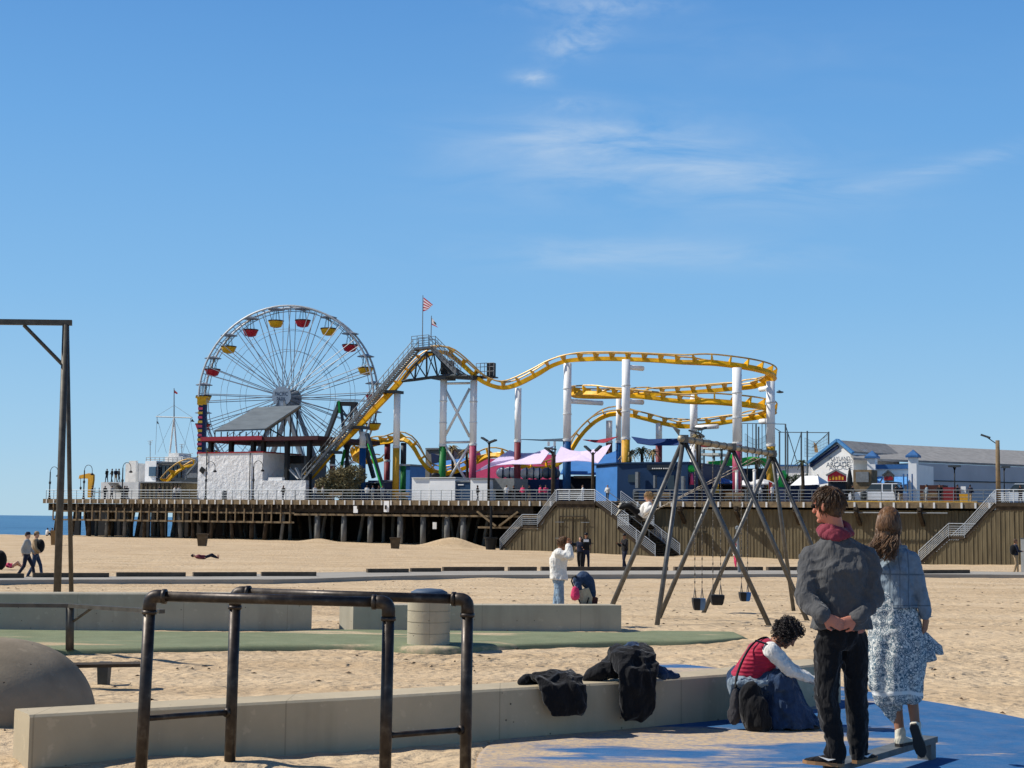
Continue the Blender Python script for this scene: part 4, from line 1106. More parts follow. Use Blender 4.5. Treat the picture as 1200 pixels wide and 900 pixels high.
# resample at even steps
def resample(pts, step):
    out = [pts[0]]; acc = 0
    for a, b in zip(pts[:-1], pts[1:]):
        L_ = (b-a).length; d = step-acc
        while d <= L_: out.append(a.lerp(b, d/L_)); d += step
        acc = L_-(d-step)
    return out
rs = resample(fine, .62)
def track_parts(pts, parent, yel, rail, gauge=.62, up0=.66, spw=.44):
    n = len(pts); Sd = []; Up = []; tie_n = [0]; tie_rest = MB()
    for i in range(n):
        d = (pts[min(i+1, n-1)]-pts[max(i-1, 0)]).normalized()
        d2 = V((d.x, d.y, 0)).normalized(); sd = V((d2.y, -d2.x, 0)); up = sd.cross(d).normalized()
        a = pts[max(i-4, 0)]; b = pts[min(i+4, n-1)]; da = (pts[i]-a); db = (b-pts[i])
        cr = da.x*db.y-da.y*db.x; bank = max(-.45, min(.45, cr/(max(.1, da.length*db.length))*1.6))
        rot = Matrix.Rotation(-bank, 3, d); Sd.append(rot @ sd); Up.append(rot @ up)
    k = 150
    for j in range(0, n-1, k):
        seg = range(j, min(n, j+k+1)); m_ = MB()
        m_.rings([[pts[i]+Sd[i]*(spw/2)*a+Up[i]*(spw/2)*b for a, b in ((-1, -1), (1, -1), (1.0, 1), (-1.0, 1))] for i in seg]); m_.build('track_spine', yel, parent)
        for sg in (-1, 1):
            m_ = MB(); m_.pipe([pts[i]+Sd[i]*gauge*sg+Up[i]*up0 for i in seg], .085, 5); m_.build('running_rail', rail, parent)
        for i in seg:
            if i % 3 == 0:
                tie_n[0] += 1; m_ = MB() if tie_n[0] < 99 else tie_rest
                p = pts[i]; d = (pts[min(i+1, n-1)]-pts[max(i-1, 0)]).normalized()*.07
                A_ = [p-Sd[i]*.22-Up[i]*.1, p+Sd[i]*.22-Up[i]*.1, p+Sd[i]*(gauge+.08)+Up[i]*(up0-.04), p-Sd[i]*(gauge+.08)+Up[i]*(up0-.04)]
                m_.hexa([a-d for a in A_], [a+d for a in A_])
                if m_ is not tie_rest: m_.build('track_tie', yel, parent)
    if tie_rest.v: tag(tie_rest.build('track_tie', yel, parent), kind='stuff')
track_parts(rs, coaster, YEL, RAILY)
def column(px, ytop, t, r, base_m, ysplit, white=WHITE, arms=(), yend=None):
    b = W(S(px, t), t, DECK); zt_ = ZT(px, ytop, t); zs = ZT(px, ysplit, t)
    MB().tube(V((b.x, b.y, zs)), V((b.x, b.y, zt_)), r, n=18).build('support_column', white, coaster, True)
    MB().tube(b, V((b.x, b.y, zs+.002)), r+.012, n=18).build('painted_column_base', base_m, coaster, True)
    MB().lathe(V((b.x, b.y, zs)), [(r+.02, -.12), (r+.05, -.1), (r+.05, .1), (r+.02, .12)], 18).build('column_collar', WHITED, coaster)
    for f_ in (.34, .67):
        zf = zs+(zt_-zs)*f_
        if zt_-zs > 6: MB().lathe(V((b.x, b.y, zf)), [(r+.005, -.07), (r+.06, -.06), (r+.06, .06), (r+.005, .07)], 18).build('column_flange', WHITED, coaster)
    for y, ds, dt in arms:
        z = ZT(px, y, t); a = V((b.x, b.y, z)); MB().tube(a, a+PU*ds+PV*dt, .26, n=12).build('support_arm', white, coaster, True)
BG = M('green_column_base', (36, 122, 56), .55); BP = M('pink_column_base', (168, 66, 92), .55); BB = M('blue_column_base', (16, 76, 128), .55); BR = M('red_brown_column_base', (126, 48, 54), .55)
column(463.5, 461, 7.6, .37, YELP, 524)
column(518, 444.5, 8.4, .38, BG, 522); column(553.5, 446, 9.0, .38, BP, 521)
column(606, 455, 10, .35, BR, 517); column(664, 426, 11, .42, BB, 516, arms=((470, 2.2, 4),))
column(733, 421.5, 8.6, .42, YELP, 514, arms=((430, .9, 2.2), (470, .9, 2.2)))
column(864, 431, 8.6, .46, BP, 520, arms=((438, -.5, 2), (478, -.5, 2)))
column(903.5, 447, 15.0, .44, YELP, 522, arms=((455, -1.4, .8), (493, -1.4, .8)))
column(724.5, 467, 24, .30, BB, 518); column(713.5, 493, 24, .36, BROWNP, 518); column(772, 496, 24, .36, BR, 518)
column(813, 462, 23, .42, WHITE, 515, arms=((501, 3.2, -1.0),))
column(424, 506, 7, .36, BB, 524, WHITED); column(389, 533, 6.6, .3, BR, 545, GREYD)
column(453, 520, 19.5, .36, BR, 540, BR); column(472, 519, 18.5, .34, BG, 545, GREYD)
m_ = MB(); lA, lB = (518, 8.4), (553.5, 9.0)
for ya, yb2 in ((455, 512), (512, 455), (521, 570), (570, 521)):
    m_.tube(q3(lA[0]+3, ya, lA[1]), q3(lB[0]-3, yb2, lB[1]), .15, n=8)
for y in (449, 518): m_.tube(q3(lA[0]+3, y+.5, lA[1]), q3(lB[0]-3, y, lB[1]), .13, n=8)
m_.build('column_cross_bracing', WHITED, coaster, True)
for px, y, t, w in ((458, 459.5, 7.4, 20), (418, 501, 6.8, 20), (389, 530, 6.4, 14)):
    m_ = MB(); a = q3(px-w/2, y, t); b = q3(px+w/2, y, t); m_.beam(a, b, 1.8, .32); m_.build('column_cap_beam', GREYD, coaster)
# crest truss
TR = M('truss_dark_grey', (70, 78, 84), .55, .3); m_ = MB()
for t in (7.4, 9.0):
    bot = [q3(471, 446.5, t), q3(486, 445, t), q3(500, 443, t), q3(513, 441.5, t), q3(530, 440, t), q3(548, 440.5, t)]
    topc = [q3(480, 434, t), q3(488, 425, t), q3(500, 413, t), q3(508, 413, t), q3(520, 422, t), q3(532, 436, t)]
    m_.pipe(bot, .17, 4); m_.pipe(topc, .13, 4)
    for i in range(6):
        m_.tube(bot[i], topc[i], .10, n=4)
        if i < 5: m_.tube(bot[i+1], topc[i], .08, n=4); m_.tube(bot[i], topc[i+1], .06, n=4)
m_.build('crest_truss', TR, coaster)
m_ = MB(); m_.beam(q3(512, 443.5, 8.4), q3(528, 443.3, 8.4), 2.2, .35); m_.beam(q3(531, 441.5, 9), q3(560, 443, 9), 2.2, .4); m_.pbox(S(514, 9.5), S(525, 9.5), 9.5, 10.5, ZT(520, 438, 9), ZT(520, 422, 9)); m_.build('crest_base', GREYD, coaster)
# lift catwalk
m_ = MB(); n = 74; c0, c1 = (357, 563, 5.0), (487, 411, 6.4)
for i in range(n):
    f = i/(n-1); p = q3(c0[0]+(c1[0]-c0[0])*f, c0[1]+(c1[1]-c0[1])*f, c0[2]+(c1[2]-c0[2])*f); m_.box(p, (.34, 1.1, .07), Matrix.Rotation(-TH, 3, 'Z'))
m_.build('catwalk_treads', GREYM, coaster)
m_ = MB()
for t_ in (-.5, .55): m_.beam(q3(*c0)+PV*t_, q3(*c1)+PV*t_, .07, .24)
m_.build('catwalk_stringer', GREYM, coaster)
m_ = MB(); a0 = q3(*c0); a1 = q3(*c1)
for t_, off_ in ((-.55, 0), (.6, 0)):
    for h in (.55, 1.1): m_.tube(a0+PV*t_+EZ*h, a1+PV*t_+EZ*h, .045, n=5)
    for i in range(24): p = a0.lerp(a1, i/23)+PV*t_; m_.tube(p, p+EZ*1.1, .03, n=4)
m_.build('catwalk_railing', GREYM, coaster)
m_ = MB(); pl = q3(486, 409.5, 6.4); pr = q3(506, 407.5, 7.2); m_.beam(pl, pr, 1.6, .22)
dn = q3(537, 438, 7.6); 
for t_ in (-.4, .4): m_.beam(pr+PV*t_, dn+PV*t_, .1, .3)
m_.build('crest_platform', GREYM, coaster)
m_ = MB()
for t_ in (-.7, .7):
    for h in (.5, 1.0, 1.35): m_.pipe([pl+PV*t_+EZ*h, pr+PV*t_+EZ*h, dn+PV*t_*.8+EZ*h], .035, 4)
    for f in (0, .33, .66, 1): p = pl.lerp(pr, f)+PV*t_; m_.tube(p, p+EZ*1.35, .035, n=4)
    for i in range(1, 9): p = pr.lerp(dn, i/8)+PV*t_*.8; m_.tube(p, p+EZ*1.35, .03, n=4)
m_.build('crest_railing', GREYM, coaster)
m_ = MB(); m_.pbox(S(553, 10), S(577, 10), 8.8, 11, ZT(565, 443, 10), ZT(565, 441.5, 10)); m_.build('side_platform', GREYD, coaster)
m_ = MB()
for h in (.5, 1.0, 1.4): m_.tube(W(S(556, 8.9), 8.9, ZT(565, 442, 10)+h), W(S(577, 8.9), 8.9, ZT(565, 442, 10)+h), .035, n=4)
for px in (556, 561, 566, 572, 577): m_.tube(W(S(px, 8.9), 8.9, ZT(565, 442, 10)), W(S(px, 8.9), 8.9, ZT(565, 442, 10)+1.4), .035, n=4)
m_.build('side_platform_railing', GREYM, coaster)
m_ = MB(); pb(m_, 568.5, 575, 9.4, 10.2, 425, yb=441); m_.build('control_box', BLACK, coaster)
# flags on the crest
def flagpole(px, yt, yb3, label, red):
    b = PLN(px, yb3, pl, PV); th = thing('flagpole', b, label, 'flagpole', 'flagpoles on the coaster crest'); tp = PLN(px+.6, yt, pl, PV)
    MB().tube(b, tp, .055, .04, 6).build('pole', GREYM, th); return th, (lambda x, y: PLN(x, y, pl, PV))
th, fp = flagpole(495, 346, 404, 'taller flagpole with a red and white striped flag on the coaster crest', 1)
wht = M('flag_white', (226, 220, 222), .8); rd = M('flag_red', (176, 40, 62), .8)
Lp = [fp(496.3, 348.5), fp(495.8, 364.5)]; Rp = [fp(507, 356.5), fp(498.5, 365)]
FA, FB = fp(496.4, 348.5), fp(507, 357); FC, FD = fp(495.9, 364.8), fp(499.5, 364)
for c_, mt_ in ((0, rd), (1, wht)):
    m_ = MB()
    for i in range(9):
        if i % 2 == c_:
            f, g_ = i/9, (i+1)/9
            A_ = [FA.lerp(FC, f), FB.lerp(FD, f*.9), FB.lerp(FD, g_*.9), FA.lerp(FC, g_)]; m_.prism(A_, PV*.05)
    m_.build('flag_stripes', mt_, th)
th, fp = flagpole(505, 370, 400, 'shorter flagpole with a white flag edged in red on the coaster crest', 0)
m_ = MB(); m_.prism([fp(506, 372.5), fp(511, 379), fp(510.5, 381.5), fp(506, 379)], PV*.05); m_.build('flag', wht, th)
m_ = MB(); m_.prism([fp(506, 379), fp(510.5, 381.5), fp(513.5, 384), fp(506, 380.6)], PV*.05); m_.build('flag_hem', rd, th)
m_ = MB(); m_.prism([fp(508, 376.5), fp(511, 378.2), fp(511.5, 380.8), fp(509, 379.4)], PV*-.04); m_.build('flag_emblem', M('flag_emblem_brown', (78, 68, 58), .8), th)

# swinging ship ride frame behind the lift hill
th = thing('ship_ride_frame', W(S(405, 16), 16, DECK), 'dark grey and green A frame ride behind the lift hill', 'ride')
for (x0, y0), (x1, y1), w, mt_ in (((398, 472), (376, 530), .45, TR), ((414, 472), (438, 560), .4, TR), ((399, 472), (410, 565), .35, TR), ((413, 472), (404, 565), .35, TR)):
    MB().beam(q3(x0, y0, 16), q3(x1, y1, 16), w, w).build('frame_leg', mt_, th)
MB().beam(q3(396, 473, 16), q3(418, 473.5, 16), .6, .5).build('top_beam', BLACK, th)
for (x0, y0), (x1, y1) in (((397, 470), (398, 484)), ((404, 527), (399, 552)), ((430, 515), (448, 570))): MB().beam(q3(x0, y0, 15.7), q3(x1, y1, 15.7), .25, .25).build('green_trim', LIME, th)
MB().beam(q3(430, 508, 5.9), q3(449, 573, 5.9), .45, .3).build('front_strut', TR, th)
MB().beam(q3(431, 520, 5.6), q3(448, 573, 5.6), .12, .1).build('green_trim', LIME, th)
m_ = MB()
for a, b in (((400, 500), (414, 500)), ((398, 480), (416, 500)), ((414, 480), (400, 500)), ((402, 520), (412, 540)), ((412, 520), (402, 540)), ((397, 474), (407, 488)), ((417, 474), (407, 488))): m_.tube(q3(*a, 16.2), q3(*b, 16.2), .09, n=4)
m_.build('lattice', GREYM, th)
# far small yellow track pieces at the office
th = thing('kiddie_coaster', W(S(215, 9), 9, DECK), 'short yellow curved slide track above the brown fence', 'ride')
kp = crom([q3(*a) for a in ((195, 566, 9), (203, 557, 9), (212, 550, 9), (222, 546, 9.5), (232, 545, 10))], 8)
track_parts(resample(kp, .5), th, YEL, RAILY, .55, .7, .3)
MB().beam(q3(219, 556, 9), q3(232, 541, 9), .3, .2).build('side_beam', GREYM, th)
for px, y in ((218, 548),): MB().tube(W(S(px, 9.2), 9.2, DECK), q3(px, y, 9.2), .12, n=8).build('post', GREYM, th)
# blue tower mid
for px0, px1, yt, t, mt_, lab in ((462, 480, 546, 30, BLUEL, 'small blue booth behind the yellow based column'), (498, 519, 527, 26, M('grey_block', (132, 130, 124), .9), 'plain grey block building behind the green based column')):
    th = thing('pier_booth', W(S((px0+px1)/2, t), t, DECK), lab, 'booth'); m_ = MB(); pb(m_, px0, px1, t, t+5, yt); m_.build('walls', mt_, th)
    m_ = MB(); pb(m_, px0-.5, px1+.5, t-.2, t+5.2, z0=ZT(px0, yt, t)+.002, z1=ZT(px0, yt, t)+.2); m_.build('roof', GREYM, th)
th = thing('blue_canopy', W(S(515, 20), 20, DECK), 'bright blue tensioned canopy behind the green column', 'canopy')
m_ = MB(); m_.prism([q3(502, 553, 21), q3(506, 545, 22), q3(522, 541, 23), q3(545, 538, 23), q3(545, 553, 21)], V((0, 0, .15))+PV*.3); m_.build('canopy', BLUEL, th)
m_ = MB(); pb(m_, 503, 545, 22, 24, 553); m_.build('stall', NAVY, th)
m_ = MB(); m_.prism([q3(505, 531, 24), q3(514, 534, 24), q3(514, 545, 24), q3(506, 545, 24)], PV*.4); m_.build('side_panel', NAVY, th)
th = thing('pink_ride_backdrop', W(S(610, 27), 27, DECK), 'large pink ride wall behind the lilac sail', 'ride')
m_ = MB(); m_.prism([q3(551, 571, 27), q3(551, 530, 27), q3(556, 528, 27), q3(560, 537, 27), q3(603, 538, 27), q3(620, 531, 27), q3(650, 533, 27), q3(650, 571, 27)], PV*1.2); m_.build('backdrop', PINK, th)

# white stalls on the middle deck
th = thing('white_stall', W(S(505, 3), 3, DECK), 'long plain white stall behind the pier railing', 'stall')
m_ = MB(); pb(m_, 482.5, 503, 3.0, 6, 560.5); pb(m_, 503.2, 533, 2.9, 6, 561); m_.build('walls', WHITE, th)
m_ = MB(); pb(m_, 482, 533.5, 2.8, 6.1, z0=ZT(505, 560.5, 3)+.004, z1=ZT(505, 559.6, 3)+.02); m_.build('roof_edge', WHITED, th)
MB().ell(W(S(507, 3), 3.5, ZT(507, 557, 3)), (.5, .3, .3)).build('roof_bundle', BLACK, th)
th = thing('blue_stall', W(S(541, 3), 3, DECK), 'dark blue panelled stall between two white stalls', 'stall')
m_ = MB(); pb(m_, 533.4, 550.6, 3.1, 6, 564.5); m_.build('walls', M('stall_blue', (32, 62, 92), .5), th)
m_ = MB(); pb(m_, 533.2, 551, 3.0, 3.08, 563, yb=565); m_.build('header', GREYM, th)
m_ = MB(); pb(m_, 536.5, 543, 3.02, 3.06, 567.5, yb=568.7); m_.build('sign_marks', WHITE, th)
th = thing('white_stall', W(S(561, 3), 3, DECK), 'short white stall under the pink based column', 'stall')
m_ = MB(); pb(m_, 551.2, 571.5, 2.9, 6, 562); m_.build('walls', WHITE, th)
m_ = MB(); pb(m_, 550.9, 572, 2.75, 6.1, z0=ZT(561, 562, 3)+.004, z1=ZT(561, 560.6, 3)+.05); m_.build('roof_edge', GREYM, th)
th = thing('grey_container', W(S(590, 4), 4, DECK), 'grey metal container stall right of the floodlight pole', 'stall')
m_ = MB(); pb(m_, 574, 602.5, 4, 7, 560.5, yb=573); m_.build('upper_wall', M('container_grey', (124, 126, 124), .7), th)
m_ = MB(); pb(m_, 574, 602.5, 4.6, 7, z1=ZT(588, 573, 4)-.01); m_.build('dark_opening', BLACK, th)
th = thing('striped_barrels', W(S(600, 12), 12, DECK), 'blue and white striped barrel ride cars under the lilac sail', 'ride')
STR = [(588, 554, 0), (596, 554, 1), (602, 554, 0), (616, 555, 0), (624, 554.5, 1), (631, 555, 0), (641, 554.5, 2), (650, 555, 2)]
for px, y, k in STR:
    c = q3(px, y, 12); g_ = MB().ell(c, (.62, .8, .62), n=16, m=10).build('barrel_car', (WHITE, WHITED, M('barrel_grey', (110, 118, 124), .5))[k], th, True)
    m_ = MB(); m_.pipe([c+V((.12, math.cos(a)*.8, math.sin(a)*.64)) for a in [2*math.pi*i/16 for i in range(16)]], .07, 6, closed=True); m_.build('stripe', BLUEB, g_, True)
m_ = MB(); pb(m_, 582, 655, 11, 13.5, z0=DECK, z1=ZT(600, 561, 12)-.1); m_.build('ride_base', NAVY, th)

# shade sails
LIL = M('lilac_fabric', (222, 204, 230), .8, 0, .04)
def sail(label, pts, mat, th_=.06, name='shade_sail', grp='fabric shade sails over the pier'):
    # pts: (px,py,t) outline; concave edges, thin double faced cloth
    P_ = [q3(*a) for a in pts]; c = sum(P_, V())/len(P_); m_ = MB(); n = len(P_)
    A_ = [P_[i].lerp(c, 0) for i in range(n)]; mid = [p.lerp(c, .5)-EZ*.04 for p in P_]
    o = 0; m_.v = A_+mid+[c-EZ*.05]; 
    for i in range(n): j = (i+1) % n; m_.f.append((i, j, n+j, n+i)); m_.f.append((n+i, n+j, 2*n))
    k = len(m_.v); m_.v += [p-EZ*th_ for p in m_.v]; m_.f += [tuple(i+k for i in f[::-1]) for f in m_.f]
    for i in range(n): j = (i+1) % n; m_.f.append((i, k+i, k+j, j))
    return tag(m_.build(name, mat, smooth=False), label, 'shade sail', grp)
sail('left lilac shade sail rising over the pink backdrop', [(556, 553, 9), (575, 542, 9), (588, 533, 10), (597.5, 527.5, 11), (603, 529.5, 11), (613, 531, 11), (625, 530.7, 11), (638, 529, 11), (649, 522.5, 11), (641, 533.5, 10), (634, 543, 9), (620, 543.8, 9), (600, 543.5, 9), (580, 545, 9)], LIL)
sail('right lilac shade sail beside the blue based column', [(649, 542, 7), (652, 533, 8), (657.5, 523, 9), (668, 527.5, 9), (680, 529, 9), (693, 527.3, 9), (705, 524, 9), (716, 520.5, 9), (710, 531, 8), (701, 542.5, 7), (688, 540.2, 7), (675, 539.5, 7), (662, 540.5, 7)], LIL)
sail('small dark red shade sail near the yellow based column', [(683, 515, 13), (700, 515.5, 12), (724, 511.3, 11), (715, 515.5, 11), (708, 518.5, 11), (697, 518, 12)], M('sail_red', (142, 34, 54), .8))
sail('long navy shade sail right of the yellow based column', [(740, 511.5, 11), (760, 514.5, 11), (780, 514, 11), (813, 513.5, 11), (813, 519.5, 10), (790, 521.5, 10), (762, 521.5, 10), (747, 519, 10)], M('sail_navy', (22, 54, 104), .8))
sail('thin dark shade sail stretched left of the blue based column', [(608, 514.5, 11), (635, 515, 11), (660, 513.5, 11), (660, 516.8, 10.5), (635, 516, 10.5)], M('sail_slate', (58, 76, 92), .8))
# blue building
th = thing('blue_building', W(S(745, 3), 3, DECK), 'blue box building with a sunlit left side and dark front', 'building')
t0 = 2.5; fl = S(723.5, t0); q_l = PT(698.5, 545, 12)
m_ = MB(); za = ZT(724, 543, t0); zr = ZT(800, 545, t0); 
c1_ = W(fl, t0, DECK); c2_ = W(S(806, t0), t0, DECK); c3_ = W(S(806, t0), t0+11, DECK)
# left side wall runs away to the left so that its sunlit face shows
c4_ = P(698.5, 580, W(fl, t0, 0).y+5.5); c4_.z = DECK
zt_ = ZT(724, 543.5, t0)
m_.hexa([c1_, c2_, c3_, c4_], [V((p.x, p.y, zt_)) for p in (c1_, c2_, c3_, c4_)]); m_.build('walls', BLUEB, th)
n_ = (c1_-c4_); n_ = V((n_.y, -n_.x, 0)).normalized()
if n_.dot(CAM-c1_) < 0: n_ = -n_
m_ = MB(); m_.hexa([c4_+n_*.03, c1_+n_*.03, c1_+n_*.005, c4_+n_*.005], [V((p.x, p.y, zt_-.3)) for p in (c4_+n_*.03, c1_+n_*.03, c1_+n_*.005, c4_+n_*.005)]); m_.build('side_panel', BLUEL, th)  # lighter blue sheet over the same wall; sunlight put into its colour
m_ = MB(); m_.hexa([V((p.x, p.y, zt_+.003))+o for p, o in ((c1_, V((-.1, -.2, 0))), (c2_, V((.1, -.1, 0))), (c3_, V((.1, .1, 0))), (c4_, V((-.2, 0, 0))))], [V((p.x, p.y, zt_+.14))+o for p, o in ((c1_, V((-.1, -.2, 0))), (c2_, V((.1, -.1, 0))), (c3_, V((.1, .1, 0))), (c4_, V((-.2, 0, 0))))]); m_.build('roof', BLUEB, th)
m_ = MB(); pb(m_, 736, 745, t0-.1, t0-.01, 556, yb=565); m_.build('window', GLASS, th)
m_ = MB(); pb(m_, 782, 790, t0-.1, t0-.01, 557, yb=573); m_.build('doorway', GLASS, th)
m_ = MB(); pb(m_, 758, 790, t0-.25, t0-.02, 544.5, yb=550.5); m_.build('sign_board', M('sign_dark', (22, 34, 46), .5), th)
m_ = MB()
for i, px in enumerate((764, 766.5, 769, 771.5, 774, 777, 779.5, 782, 784.5)): pb(m_, px, px+1.6, t0-.3, t0-.27, 548.3, yb=549.6)
m_.build('sign_marks', WHITED, th)
m_ = MB()
for px, y0, y1, w in ((746, 553, 572, 3.4), (766.5, 557, 572, 2), (799.5, 558, 575, 3)): pb(m_, px-w/2, px+w/2, t0-.8, t0-.3, y0, yb=y1)
m_.build('wall_pipes', GREYM, th)
th = thing('blue_tarpaulin_roof', W(S(680, 14), 14, DECK), 'pale blue sloping stall roof behind the right lilac sail', 'roof')
m_ = MB(); m_.prism([q3(656, 556, 14), q3(664, 540, 17), q3(698, 538, 17), q3(722, 528, 19), q3(722, 557, 14)], PV*.4); m_.build('roof', BLUEL, th)
m_ = MB(); pb(m_, 660, 698, 15, 19, 558); m_.build('stall_front', M('stall_dark', (30, 40, 52), .7), th)
m_ = MB(); pb(m_, 672, 692, 13.6, 14.2, 557.5, yb=560.5); m_.build('counter', WOODL, th)

# vehicles and street things at right
th = thing('white_food_tent', W(S(948, 8), 8, DECK), 'white peaked vendor tent beside the small palm', 'tent')
a, b, c_, d_ = W(S(926, 6), 6, ZT(926, 569, 6)), W(S(960, 6), 6, ZT(960, 568, 6)), W(S(972, 10), 10, ZT(972, 566, 10)), W(S(938, 10), 10, ZT(938, 567, 10)); ap = (a+b+c_+d_)/4; ap.z = ZT(945, 557.5, 8); al = ap-PU*.8; ar = ap+PU*.8
m_ = MB(); m_.add([a, b, c_, d_, al, ar], [(0, 1, 5, 4), (1, 2, 5), (2, 3, 4, 5), (3, 0, 4), (3, 2, 1, 0)]); m_.build('tent_roof', WHITE, th)
for p in (a, b, c_, d_): MB().tube(V((p.x, p.y, DECK)), p, .05, n=5).build('tent_pole', GREYM, th)
def suv(px, t, label, col, L_=4.9, H_=1.75):
    o = W(S(px, t), t, DECK); th = thing('parked_car', o, label, 'car'); m = M('car_paint_'+label[:12], col, .3, .1, .03)
    def X(a, w, z): return o+PU*a+PV*w+EZ*z
    prof = [(-L_/2, .35), (-L_/2, .85), (-L_/2+.15, 1.0), (-.9, 1.08), (L_/2-.1, 1.08), (L_/2, .9), (L_/2, .35)]
    m_ = MB(); m_.prism([X(a, -.9, z) for a, z in prof], PV*1.8); m_.build('body', m, th)
    pc_ = [(-1.0, 1.085), (-.35, H_), (L_/2-.5, H_), (L_/2-.15, 1.085)]
    m_ = MB(); m_.prism([X(a, -.78, z) for a, z in pc_], PV*1.56); m_.build('cabin_glass', GLASS, th)
    m_ = MB(); m_.prism([X(-.42, -.8, H_), X(L_/2-.45, -.8, H_), X(L_/2-.5, -.8, H_+.08), X(-.3, -.8, H_+.08)], PV*1.6)
    for a in (.55, 1.45): m_.prism([X(a, -.82, 1.085), X(a+.1, -.82, 1.085), X(a+.1, -.8, H_), X(a, -.8, H_)], PV*.06)
    m_.build('roof', m, th)
    for a in (-1.45, 1.45):
        for w in (-.86, .68):
            g_ = MB().tube(X(a, w, .36), X(a, w+.2, .36), .36, n=18).build('wheel', BLACK, th); MB().tube(X(a, w-.01 if w < 0 else w+.21, .36), X(a, w+.01 if w < 0 else w+.19, .36), .2, n=12).build('rim', GREYM, g_)
    m_ = MB(); m_.box(X(-L_/2-.01, -.6, .72), (.12, .3, .2)); m_.build('headlight', WHITE, th)
suv(1029, 3.4, 'white suv parked on the pier left of the brown haired woman', (226, 228, 230))
suv(1196, 5, 'pale car at the far right edge of the pier', (196, 204, 212))

# arcade building at the right
An = V((-.52, -.85, 0)).normalized(); Ad = V((.85, .52, 0)).normalized(); An1 = V((-.85, -.52, 0)).normalized(); An2 = V((.52, -.85, 0)).normalized()
th = thing('arcade_building', P(1040, 580, 165), 'long white arcade hall with blue trimmed gable and grey shingle roof', 'building')
# gable front plane, slightly turned to the sun
gp0 = P(985, 560, 166); gn = V((-.72, -.69, 0)).normalized(); gd = V((.69, -.72, 0)).normalized()
gq = lambda px, py: PLN(px, py, gp0, gn)
def ground(p, dz=0): return V((p.x, p.y, DECK+dz))
Gl, Gr_, Ga = gq(951, 542), gq(1000, 531), gq(983, 518)
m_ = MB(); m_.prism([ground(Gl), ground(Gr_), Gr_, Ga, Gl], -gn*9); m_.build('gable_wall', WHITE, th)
m_ = MB()
for a, b in ((Gl, Ga), (Ga, Gr_)): m_.hexa([a+EZ*.02+gn*.1, b+EZ*.02+gn*.1, b+EZ*.02-gn*9.2, a+EZ*.02-gn*9.2], [a+EZ*.2+gn*.1, b+EZ*.2+gn*.1, b+EZ*.2-gn*9.2, a+EZ*.2-gn*9.2])
m_.build('gable_roof', SHINGLE, th)
m_ = MB()
for a, b in ((Gl+(Gl-Ga)*.06, Ga+EZ*.12), (Ga+EZ*.12, Gr_+(Gr_-Ga)*.06)): m_.beam(a+gn*.25+EZ*.1, b+gn*.25+EZ*.1, .4, .28)
m_.build('gable_trim', M('trim_blue', (84, 144, 196), .5), th)
m_ = MB()
for a, b in ((Gl+(Gl-Ga)*.02, Ga-EZ*.25), ): m_.beam(a+gn*.12-EZ*.35, b+gn*.12-EZ*.2, .25, .35)
m_.build('gable_soffit', NAVY, th)
# roof: big slope facing us along the hall
wq0 = P(1077, 560, 168); wq = lambda px, py, off=0: PLN(px, py, wq0-An2*off, An2)
eL, eR = wq(1000, 540.5), wq(1290, 548); eL.z = wq(1077, 539.5).z; eR.z = eL.z
rL, rR = wq(984, 517.5, 9), wq(1290, 536, 9); rL.z = wq(1100, 523.5, 9).z; rR.z = rL.z
m_ = MB(); m_.hexa([eL-EZ*.25, eR-EZ*.25, rR-EZ*.25, rL-EZ*.25], [eL, eR, rR, rL]); m_.build('shingle_roof', SHINGLE, th)
m_ = MB(); m_.hexa([eR-EZ*.27-An2*18, eR-EZ*.27, rR-EZ*.3, rR-EZ*.3-An2*.1], [eR-EZ*.26-An2*18, eR-EZ*.26, rR-EZ*.28, rR-EZ*.28-An2*.1]); m_.build('rear_roof', SHINGLE, th)
a, b = wq(1077, 560), wq(1290, 560)
m_ = MB(); m_.hexa([ground(a), ground(b), ground(b)-An2*16, ground(a)-An2*16], [V((p.x, p.y, eL.z-.27)) for p in (a, b, b-An2*16, a-An2*16)]); m_.build('long_wall', M('arcade_shaded_white', (184, 186, 190), .7, 0, .06, .4), th)  # white greyed on the side away from the sun; shade is in the colour
m_ = MB(); m_.beam(wq(1077, 563)+An2*.05, wq(1290, 568)+An2*.05, .08, .12); m_.build('wall_cable_tray', GREYD, th)
